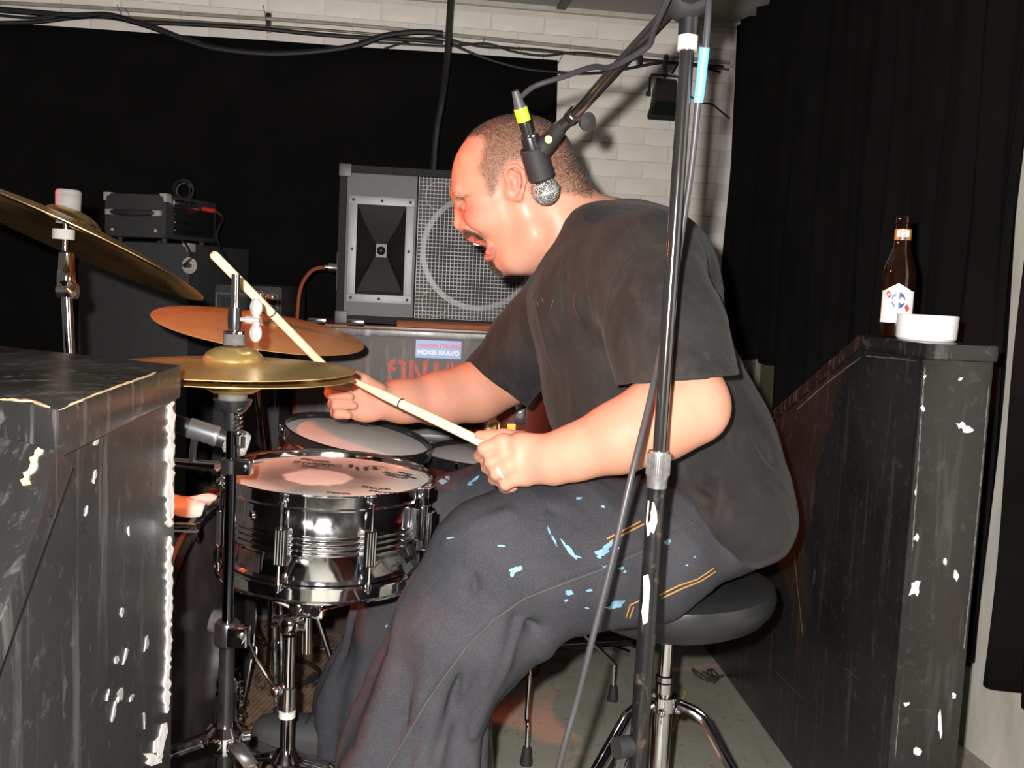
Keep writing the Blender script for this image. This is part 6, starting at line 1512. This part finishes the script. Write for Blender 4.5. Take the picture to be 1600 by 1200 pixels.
# hair and beard as short bristles standing on the skin
me = body.data
co = BV; tri = BF
cen = co[tri].mean(1); nr = np.cross(co[tri[:, 2]] - co[tri[:, 0]], co[tri[:, 3]] - co[tri[:, 1]]); ar = np.linalg.norm(nr, axis=1); nr /= np.maximum(ar, 1e-12)[:, None]
def bristles(name, wts, dens, ln, wd_, mat, lean, label=None):
    w_ = np.clip(wts, 0, 1)[tri].mean(1) * ar * 0.5
    n = int(w_.sum() * dens)
    if n < 4: return None
    pick = RNG.choice(len(tri), n, p=w_ / w_.sum())
    uv = RNG.random((n, 2)); q = co[tri[pick]]
    base = (q[:, 0] * (1 - uv[:, :1]) + q[:, 1] * uv[:, :1]) * (1 - uv[:, 1:]) + (q[:, 3] * (1 - uv[:, :1]) + q[:, 2] * uv[:, :1]) * uv[:, 1:]
    nn = nr[pick]; d = nn * 0.75 + np.asarray(lean)[None] + RNG.normal(size=(n, 3)) * 0.22; d /= np.linalg.norm(d, axis=1)[:, None]
    sd = np.cross(d, RNG.normal(size=(n, 3))); sd /= np.linalg.norm(sd, axis=1)[:, None]
    s2 = np.cross(d, sd); L = ln * RNG.uniform(0.6, 1.2, n)[:, None]; b0 = base - nn * 0.0005
    vs = np.stack([b0 + sd * wd_, b0 - sd * wd_ * 0.5 + s2 * wd_ * 0.8, b0 - sd * wd_ * 0.5 - s2 * wd_ * 0.8, b0 + d * L], 1).reshape(-1, 3)
    i = np.arange(n)[:, None] * 4; fs = np.concatenate([i + [0, 1, 3], i + [1, 2, 3], i + [2, 0, 3]])
    mm = bpy.data.meshes.new(name); mm.from_pydata(vs, [], fs); mm.update(); mm.materials.append(mat)
    o = bpy.data.objects.new(name, mm); COL.objects.link(o); attach(o, drummer); o['kind'] = 'stuff'
    if label: o['label'] = label
    return o
def attr(nm):
    a = np.zeros(len(co), np.float32); me.attributes[nm].data.foreach_get('value', a); return a
HAIRM = M('hair_brown', (0.035, 0.02, 0.015), 0.45, var=0.3)
down = -CY * 0.25 + CX * 0.15
bristles('hair', attr('hair') * (co[:, 2] > 0.9), 800000, 0.0042, 0.00027, HAIRM, CX * 0.3 - CY * 0.1, 'very short cropped dark hair')
bristles('facial_hair', attr('dark'), 900000, 0.0055, 0.00026, HAIRM, -CY * 0.4, 'short moustache and chin tuft')
bristles('stubble', attr('beard'), 130000, 0.0016, 0.0002, HAIRM, -CY * 0.2)
px, py = project(co)
eb = smooth01(polydist(px, py, [(708, 298), (716, 299), (726, 304), (740, 300), (741, 305), (726, 311), (714, 312), (708, 306)]), -1, 3) * (np.abs(co[:, 1] - HY) > 0.010) * (np.abs(co[:, 1] - HY) < 0.065)
el_ = smooth01(polydist(px, py, [(716, 322), (726, 327), (739, 328), (738, 331), (725, 331), (716, 327)]), -1, 2) * (np.abs(co[:, 1] - HY) > 0.02) * (np.abs(co[:, 1] - HY) < 0.065)
bristles('eyelashes_crease_shade', el_, 500000, 0.004, 0.0002, HAIRM, -CY * 0.5 - CX * 0.2)  # lash bristles, also dark to stand in for shade in the lid crease
bristles('eyebrow', eb, 700000, 0.006, 0.00022, HAIRM, CX * 0.4)
# teeth
mb = MB()
for k in range(-3, 4):
    c_ = P(742.0 + 1.7 * abs(k), 378.5 + 0.5 * abs(k), HY + k * 0.0072); mb.box(c_, (0.006, 0.0066, 0.0085), None, 0.0015)
mb.build('teeth', M('teeth', (0.75, 0.68, 0.58), 0.25), drummer)

# ------------------------------------------------------------------ t-shirt
SHB = 1.75
S = SDF((-0.13, 1.32, 0.50), (0.53, 2.12, 1.23), 0.0036)
S.put(ipx(1000, 423, SHB, 122, 104, 0.185, 20), 0.04)
S.put(ipx(930, 440, SHB, 95, 112, 0.175, 35), 0.05)
S.put(ipx(985, 520, SHB, 150, 120, 0.19, 25), 0.06)
S.put(ipx(1030, 660, SHB + 0.01, 192, 140, 0.200, 30), 0.08)
S.put(ipx(1115, 783, SHB, 119, 97, 0.222, 0), 0.06); S.put(ipx(1150, 818, SHB, 82, 62, 0.20, -6), 0.03)
S.put(cpx((925, 360, SHB - 0.10, 0.035), (1010, 400, 1.60, 0.07)), 0.05)
S.put(cpx((905, 380, SHB + 0.10, 0.035), (900, 440, 1.90, 0.07)), 0.05)
# sleeves, hollow at the hem
hemN = half(P(1055, 594, 1.45), npv(pxn(0.08, 1.0)))
slv = [(1005, 428, 1.575, 0.094), (1040, 520, 1.495, 0.091), (1068, 625, 1.44, 0.088)]
armh = [cpx((1040, 540, 1.475, 0.058), (1078, 632, 1.435, 0.066))]
for a, b in zip(slv[:-1], slv[1:]):
    S.put(minus(both(cpx(a, b), hemN), lambda X, Y, Z: np.maximum(armh[0][0](X, Y, Z) - 0.012, -hemN(X, Y, Z) - 0.05)), 0.012 if a is slv[-2] else 0.04)
hemF = half(P(772, 598, 1.99), npv(pxn(-0.62, 0.9)))
slf = [(895, 450, 1.915, 0.080), (835, 530, 1.965, 0.076), (765, 612, 2.0, 0.076)]
for a, b in zip(slf[:-1], slf[1:]): S.put(both(cpx(a, b), hemF), 0.04)
# neck hole
S.put(cpx((845, 316, HY, 0.086), (900, 376, HY + 0.005, 0.0865)), 0.006, True)
# cloth folds
def sh(X, Y, Z): return 0.0034 * lump(X, Y, Z, 26) + 0.0014 * lump(X, Y, Z, 75)
S.disp(sh)
NB = 1.56
fl_ = [([(985, 735, 1.55), (1060, 760, 1.55), (1140, 800, 1.56)], -1), ([(1000, 760, 1.55), (1070, 800, 1.55), (1150, 835, 1.57)], 1), ([(1020, 740, 1.54), (1100, 762, 1.55), (1190, 790, 1.6)], 1), ([(1035, 790, 1.56), (1090, 835, 1.57), (1150, 855, 1.6)], -1),
       ([(1140, 600, 1.55), (1175, 660, 1.6), (1200, 720, 1.62)], -1), ([(960, 460, 1.53), (950, 530, 1.54), (962, 600, 1.53)], -1), ([(900, 470, 1.57), (905, 560, 1.57), (920, 640, 1.57)], 1), ([(880, 450, 1.6), (875, 540, 1.6), (890, 620, 1.6)], -1), ([(850, 480, 1.66), (855, 560, 1.65), (865, 640, 1.64)], 1),
       ([(990, 420, 1.52), (1060, 405, 1.56), (1120, 425, 1.62)], -1), ([(990, 445, 1.5), (1010, 520, 1.46), (1000, 590, 1.45)], -1), ([(1100, 470, 1.55), (1120, 540, 1.53), (1140, 580, 1.53)], -1), ([(860, 640, 1.62), (920, 655, 1.57), (980, 640, 1.5)], -1), ([(850, 670, 1.64), (920, 690, 1.57), (990, 680, 1.52)], 1)]
folds(S, fl_, 0.008, 0.012)
m, nt, b = newmat('black_tshirt'); v = coords(nt)
n1 = noise(nt, v, 6, 5, 0.6, 0.6); n2 = noise(nt, coords(nt, (1, 1, 1)), 900, 2); n3 = noise(nt, coords(nt, (7, 7, 2)), 4, 4, 0.6, 0.8)
c = ramp(nt, n1, [(0.3, (0.0105, 0.0102, 0.0102)), (0.72, (0.023, 0.022, 0.0215))]); c = mixrgb(nt, ramp(nt, n3, [(0.5, 0.0), (0.75, 0.4)]), c, (0.045, 0.039, 0.037))
nt.links.new(c, b.inputs['Base Color']); b.inputs['Roughness'].default_value = 0.85; b.inputs['Specular IOR Level'].default_value = 0.2; b.inputs['Sheen Weight'].default_value = 0.04; b.inputs['Sheen Roughness'].default_value = 0.5
bumpn(nt, b, n2, 0.2, 0.0006); SHIRT = m
shirt, SV, SF = sdf_obj('t_shirt', S, SHIRT, drummer, None, 2)
shirt['label'] = 'faded black short-sleeved t-shirt'
bvs = bvh_of(shirt)
def seam(bv, pts, r_, name, mat, parent, n=6, lift=0.0, dash=0):
    q = []
    for i in range(len(pts) - 1):
        (x0, y0), (x1, y1) = pts[i], pts[i + 1]; m_ = max(2, int(math.hypot(x1 - x0, y1 - y0) / 5))
        for k in range(m_): q.append((x0 + (x1 - x0) * k / m_, y0 + (y1 - y0) * k / m_))
    q.append(pts[-1]); L = []
    for x, y in q:
        l, nn = hit(bv, x, y)
        if l is not None and (not L or (l - L[-1]).length < 0.03): L.append(l + nn * lift)
    if len(L) < 3: return None
    mb = MB()
    if dash:
        L = catmull(L, 2)
        for i in range(0, len(L) - dash, dash + 2): mb.tube(L[i:i + dash + 1], r_, 5)
    else: mb.tube(L, r_, 6, 2)
    return mb.build(name, mat, parent)
for pts_ in ([(940, 310), (962, 335), (985, 362), (997, 386)], [(1000, 387), (1050, 380), (1090, 392)], [(996, 388), (972, 412), (955, 440), (948, 480), (955, 530), (965, 590)], [(975, 597), (1010, 598), (1055, 588), (1100, 576), (1135, 567)], [(1110, 395), (1130, 450), (1138, 520), (1146, 560)], [(728, 560), (750, 590), (790, 612), (818, 616)]):
    seam(bvs, pts_, 0.0016, 'seam', SHIRT, shirt)
# faint worn print on the chest
FADE = M('faded_print', (0.06, 0.05, 0.05), 0.6)
for pts_ in ([(832, 457), (829, 472), (826, 488)], [(834, 468), (833, 478), (832, 489)], [(829, 469), (834, 469)], [(840, 471), (841, 478)], [(847, 466), (848, 472)], [(862, 468), (864, 470), (860, 483)]):
    seam(bvs, [p for a_, b_ in zip(pts_[:-1], pts_[1:]) for p in (a_, ((a_[0] + b_[0]) / 2, (a_[1] + b_[1]) / 2))] + [pts_[-1]], 0.0007, 'faded_print', FADE, shirt)
# ribbed collar
rg = [(937, 309, HY), (926, 330, HY - 0.055), (906, 364, HY - 0.083), (884, 398, HY - 0.076), (866, 422, HY - 0.045), (853, 433, HY), (860, 425, HY + 0.045), (880, 398, HY + 0.076), (905, 360, HY + 0.083), (926, 328, HY + 0.055), (937, 309, HY)]
MB().tube([P(*p) for p in rg], 0.0075, 10, 8).build('collar', SHIRT, shirt)

# ------------------------------------------------------------------ jeans
S = SDF((-0.42, 1.32, 0.02), (0.52, 2.16, 0.78), 0.0045)
chain(S, [(1128, 822, 1.675, 0.085), (1000, 860, 1.60, 0.106), (900, 862, 1.54, 0.113), (810, 868, 1.495, 0.100), (757, 872, 1.475, 0.074)], 0.05)
chain(S, [(757, 876, 1.475, 0.074), (722, 975, 1.475, 0.094), (664, 1100, 1.475, 0.082), (640, 1200, 1.475, 0.102), (612, 1420, 1.475, 0.112)], 0.05)
chain(S, [(1100, 820, 1.85, 0.09), (880, 810, 1.95, 0.106), (760, 800, 1.955, 0.088), (702, 806, 1.955, 0.069)], 0.05)
chain(S, [(702, 812, 1.955, 0.069), (632, 960, 1.985, 0.092), (585, 1100, 2.0, 0.112), (566, 1215, 2.0, 0.118)], 0.05)
S.put(cpx((862, 945, 1.49, 0.056), (722, 1070, 1.475, 0.057)), 0.03)
S.put(ipx(1120, 815, 1.755, 85, 62, 0.17, 0), 0.05)
# hems end above the pedals' footboards
def hem(X, Y, Z): return Z - np.where(Y > 1.75, np.maximum(0.068 + (-0.24 - X) * 0.25, 0.045), np.maximum(0.072 + (-0.28 - X) * 0.21, 0.05))
S.D = np.maximum(S.D, -hem(*S.grid((slice(None),) * 3)).astype(np.float32))
def jn(X, Y, Z):
    low = smooth01(0.62 - Z, 0.0, 0.25)
    ang = np.where(Y < 1.75, np.arctan2(Y - 1.475, X + 0.10), np.arctan2(Y - 2.0, X + 0.27))
    drape = np.sin(ang * 7 + 2.2 * Z * 4 + 1.5 * np.sin(Z * 9)) * 0.008 * low
    return drape + 0.0042 * lump(X, Y, Z, 22) + 0.002 * lump(X, Y, Z, 60)
S.disp(jn)
fj = [([(1040, 800, 1.56), (960, 870, 1.46), (880, 960, 1.47)], -1), ([(1000, 800, 1.54), (920, 850, 1.45), (840, 930, 1.43)], 1), ([(880, 985, 1.49), (830, 970, 1.43), (770, 940, 1.4)], -1), ([(850, 1020, 1.47), (800, 985, 1.42), (740, 950, 1.39)], 1),
      ([(745, 900, 1.4), (730, 1000, 1.39), (700, 1100, 1.4)], -1), ([(700, 920, 1.42), (680, 1010, 1.41), (640, 1120, 1.4)], -1), ([(780, 930, 1.4), (775, 1040, 1.4), (740, 1150, 1.4)], 1), ([(720, 930, 1.4), (705, 1020, 1.39), (670, 1130, 1.39)], 1),
      ([(600, 950, 1.93), (560, 1060, 1.92), (520, 1180, 1.92)], -1), ([(620, 950, 1.92), (590, 1080, 1.9), (560, 1190, 1.89)], 1), ([(575, 960, 1.94), (535, 1070, 1.93), (505, 1160, 1.93)], 1)]
folds(S, fj, 0.011, 0.013)
for k in range(9):                                                                  # long drape folds down both shins
    x = 640 + 17 * k; folds(S, [([(x + 62 - 3 * k, 960 + 8 * (k % 3), 1.40), (x + 30 - 2 * k, 1060, 1.39), (x - 15 - k, 1190, 1.38)], -1 if k % 2 else 1)], 0.005, 0.011)
for k in range(5):
    x = 545 + 20 * k; folds(S, [([(x + 55, 950, 1.92), (x + 22, 1060, 1.905), (x - 18, 1190, 1.89)], -1 if k % 2 else 1)], 0.009, 0.009)
folds(S, [([(700, 850, 1.42), (735, 830, 1.42), (790, 800, 1.42)], 1), ([(860, 800, 1.44), (900, 830, 1.44), (930, 880, 1.44)], -1), ([(760, 930, 1.41), (820, 920, 1.41), (890, 935, 1.43)], -1), ([(770, 960, 1.41), (830, 945, 1.42), (900, 955, 1.45)], 1), ([(1060, 840, 1.57), (1010, 880, 1.52), (950, 915, 1.5)], -1)], 0.007, 0.010)
m, nt, b = newmat('dark_denim'); v = coords(nt)
n1 = noise(nt, v, 5, 5, 0.6, 0.4); n2 = noise(nt, coords(nt, (1, 1, 1), (0.3, 0.2, 0.7)), 700, 3, 0.7); n3 = noise(nt, coords(nt, (40, 40, 6)), 3, 3)
c = ramp(nt, n1, [(0.28, (0.020, 0.0205, 0.026)), (0.75, (0.050, 0.050, 0.058))]); c = mixrgb(nt, ramp(nt, n2, [(0.45, 0.0), (0.7, 0.35)]), c, (0.11, 0.11, 0.12)); c = mixrgb(nt, ramp(nt, n3, [(0.5, 0.0), (0.8, 0.2)]), c, (0.03, 0.03, 0.036))
nt.links.new(c, b.inputs['Base Color']); b.inputs['Roughness'].default_value = 0.9; b.inputs['Specular IOR Level'].default_value = 0.15; bumpn(nt, b, n2, 0.45, 0.0012); DENIM = m
jeans, JV, JF = sdf_obj('jeans', S, DENIM, drummer, None, 1)
jeans['label'] = 'loose dark grey jeans spattered with light blue paint'
bvj = bvh_of(jeans)
DEND = M('denim_seam', (0.045, 0.045, 0.05), 0.9)
seam(bvj, [(1085, 815), (1020, 855), (940, 890), (880, 912), (820, 935), (770, 970), (730, 1010), (700, 1050), (665, 1100), (630, 1160), (605, 1200)], 0.0022, 'side_seam', DEND, jeans)
seam(bvj, [(1040, 835), (960, 878), (880, 905), (800, 940), (750, 985), (710, 1030), (670, 1085), (635, 1145), (612, 1195)], 0.0015, 'side_seam', DENIM, jeans)
ORG = M('orange_thread', (0.4, 0.2, 0.045), 0.7)
for pts_ in ([(948, 842), (975, 828), (1000, 815)], [(952, 847), (980, 832), (1008, 818)], [(1030, 930), (1060, 915), (1090, 905), (1115, 888)], [(1033, 935), (1065, 920), (1095, 908), (1118, 893)], [(978, 965), (985, 945), (1000, 938)], [(984, 966), (990, 948)]):
    seam(bvj, pts_, 0.0013, 'pocket_stitching', ORG, jeans, dash=0)
PAINT = M('blue_paint', (0.15, 0.29, 0.40), 0.6, var=0.25, scale=60)
spl = [(692, 752, 6, 4), (700, 747, 4, 3), (741, 750, 10, 2.2, -0.6), (735, 757, 4, 2), (805, 890, 9, 4, -0.3), (800, 897, 3, 4), (812, 887, 4, 3), (888, 858, 12, 3, 0.9), (895, 866, 9, 2.5, 0.9), (880, 848, 8, 1.6, 1.1), (902, 870, 6, 2, 0.2), (940, 862, 9, 6), (948, 855, 10, 4, -0.7), (958, 848, 8, 4, -0.6), (963, 856, 5, 4), (936, 870, 4, 3),
       (947, 885, 7, 2), (970, 888, 5, 3), (976, 893, 2, 2), (890, 925, 6, 4), (921, 922, 5, 2.2), (884, 938, 3, 2), (965, 943, 12, 5, -0.1), (955, 949, 8, 2.5), (1042, 846, 6, 4), (1020, 838, 4, 2), (905, 779, 4, 2), (942, 792, 3, 2), (782, 853, 6, 1.6), (703, 841, 7, 1.2, -0.2), (917, 950, 3, 1.5), (1073, 883, 2, 1.5), (1085, 870, 2, 1.5), (858, 830, 1.5, 7, -0.3), (866, 845, 1.6, 8, -0.5), (980, 1000, 2, 2), (605, 978, 3, 2)]
for i, q in enumerate(spl):
    mb = decal(bvj, splat(q[0], q[1], q[2], q[3], 10, 0.4, q[4] if len(q) > 4 else 0.0, i), 0.0009)
    if mb.v: mb.build('paint_spot', PAINT, jeans)

# shoes
SHOE = M('dark_suede', (0.035, 0.036, 0.036), 0.8, var=0.3, bump=0.3); SOLE = M('shoe_sole', (0.02, 0.02, 0.02), 0.7)
def shoe(heel, toe):
    heel, toe = Vector(heel), Vector(toe); d = (toe - heel).normalized(); L = (toe - heel).length; x, y, z = d, EZ.cross(d).normalized(), None; z = x.cross(y)
    rings = []
    for u, w_, h_ in ((0.0, 0.026, 0.05), (0.06, 0.036, 0.075), (0.2, 0.041, 0.085), (0.4, 0.043, 0.075), (0.6, 0.05, 0.062), (0.78, 0.053, 0.05), (0.9, 0.045, 0.042), (0.97, 0.03, 0.034), (1.0, 0.01, 0.02)):
        c_ = heel + d * (u * L); rings.append([c_ + y * w_ * math.cos(a) + z * (h_ * (0.5 + 0.5 * math.sin(a)) if math.sin(a) > -0.2 else 0.0) for a in np.linspace(0, 2 * PI, 18, endpoint=False)])
    o = MB().rings(rings).build('shoe', SHOE, drummer)
    mb = MB(); mb.prism([heel + d * (u * L) + y * w_ * 1.06 - z * 0.014 for u, w_ in ((0.0, 0.02), (0.05, 0.036), (0.3, 0.042), (0.6, 0.05), (0.78, 0.053), (0.92, 0.042), (1.01, 0.012))] + [heel + d * (u * L) - y * w_ * 1.06 - z * 0.014 for u, w_ in ((1.01, 0.012), (0.92, 0.042), (0.78, 0.053), (0.6, 0.05), (0.3, 0.042), (0.05, 0.036), (0.0, 0.02))], z * 0.02, 0.003)
    mb.build('sole', SOLE, o)
    for k in range(4):
        q_ = heel + d * (L * (0.42 + 0.07 * k)) + z * (0.076 - 0.005 * k); MB().tube([q_ - y * 0.025 - z * 0.006, q_ + z * 0.002, q_ + y * 0.025 - z * 0.006], 0.003, 6, 3).build('lace', SOLE, o)
shoe((-0.225, 1.96, 0.062), (-0.498, 1.952, 0.122))
shoe((-0.12, 1.485, 0.065), (-0.375, 1.475, 0.115))

# ring on the near hand
rc_ = P(786, 735, 1.437); ra_ = (P(776, 740, 1.438) - P(796, 729, 1.436)).normalized()
MB().lathe([(0.0108, -0.0022), (0.0128, -0.002), (0.0128, 0.002), (0.0108, 0.0022)], P(782.5, 736.5, 1.4365), ra_, 28, closed=True).build('finger_ring', M('ring_silver', (0.62, 0.6, 0.57), 0.3, 0.4), drummer, label='silver wedding ring')

# ------------------------------------------------------------------ drumsticks
STW = M('hickory', (0.78, 0.62, 0.40), 0.42, var=0.1, scale=20, stretch=(1, 1, 1)); BAND = M('stick_band', (0.012, 0.012, 0.012), 0.5)
def stick(a, b, bandpx, label):
    a, b = Vector(a), Vector(b); d = (b - a).normalized(); L = (b - a).length; r_ = 0.0076
    t = thing('drumstick', label, 'drumstick', a, 'drumsticks in his hands')
    MB().lathe([(0.0, 0.0), (r_ * 0.75, 0.0005), (r_, 0.004), (r_, L * 0.72), (r_ * 0.55, L * 0.955), (r_ * 0.45, L * 0.962), (r_ * 0.62, L * 0.975), (r_ * 0.55, L * 0.992), (0.0, L)], a, d, 20).build('shaft', STW, t)
    best = min(np.linspace(0, 1, 400), key=lambda u: abs(project(np.array([a + d * (L * u)]))[0][0] - bandpx))
    MB().torus(a + d * (L * best), d, r_ * (1.0), 0.0013, 24, 8).build('band', BAND, t)
# far hand: thick end up
h1 = P(540, 606, 1.845); e1_ = P(332, 396, 1.62)
stick(e1_, h1 + (h1 - e1_).normalized() * 0.05, 425, 'drumstick with its thick end raised in his far hand behind the hi-hat')
h2 = P(757, 693, 1.474); e2_ = P(536, 587, 1.64)
stick(h2 + (h2 - e2_).normalized() * 0.035, e2_, 627, 'drumstick gripped in his near hand pointing under the hi-hat edge')
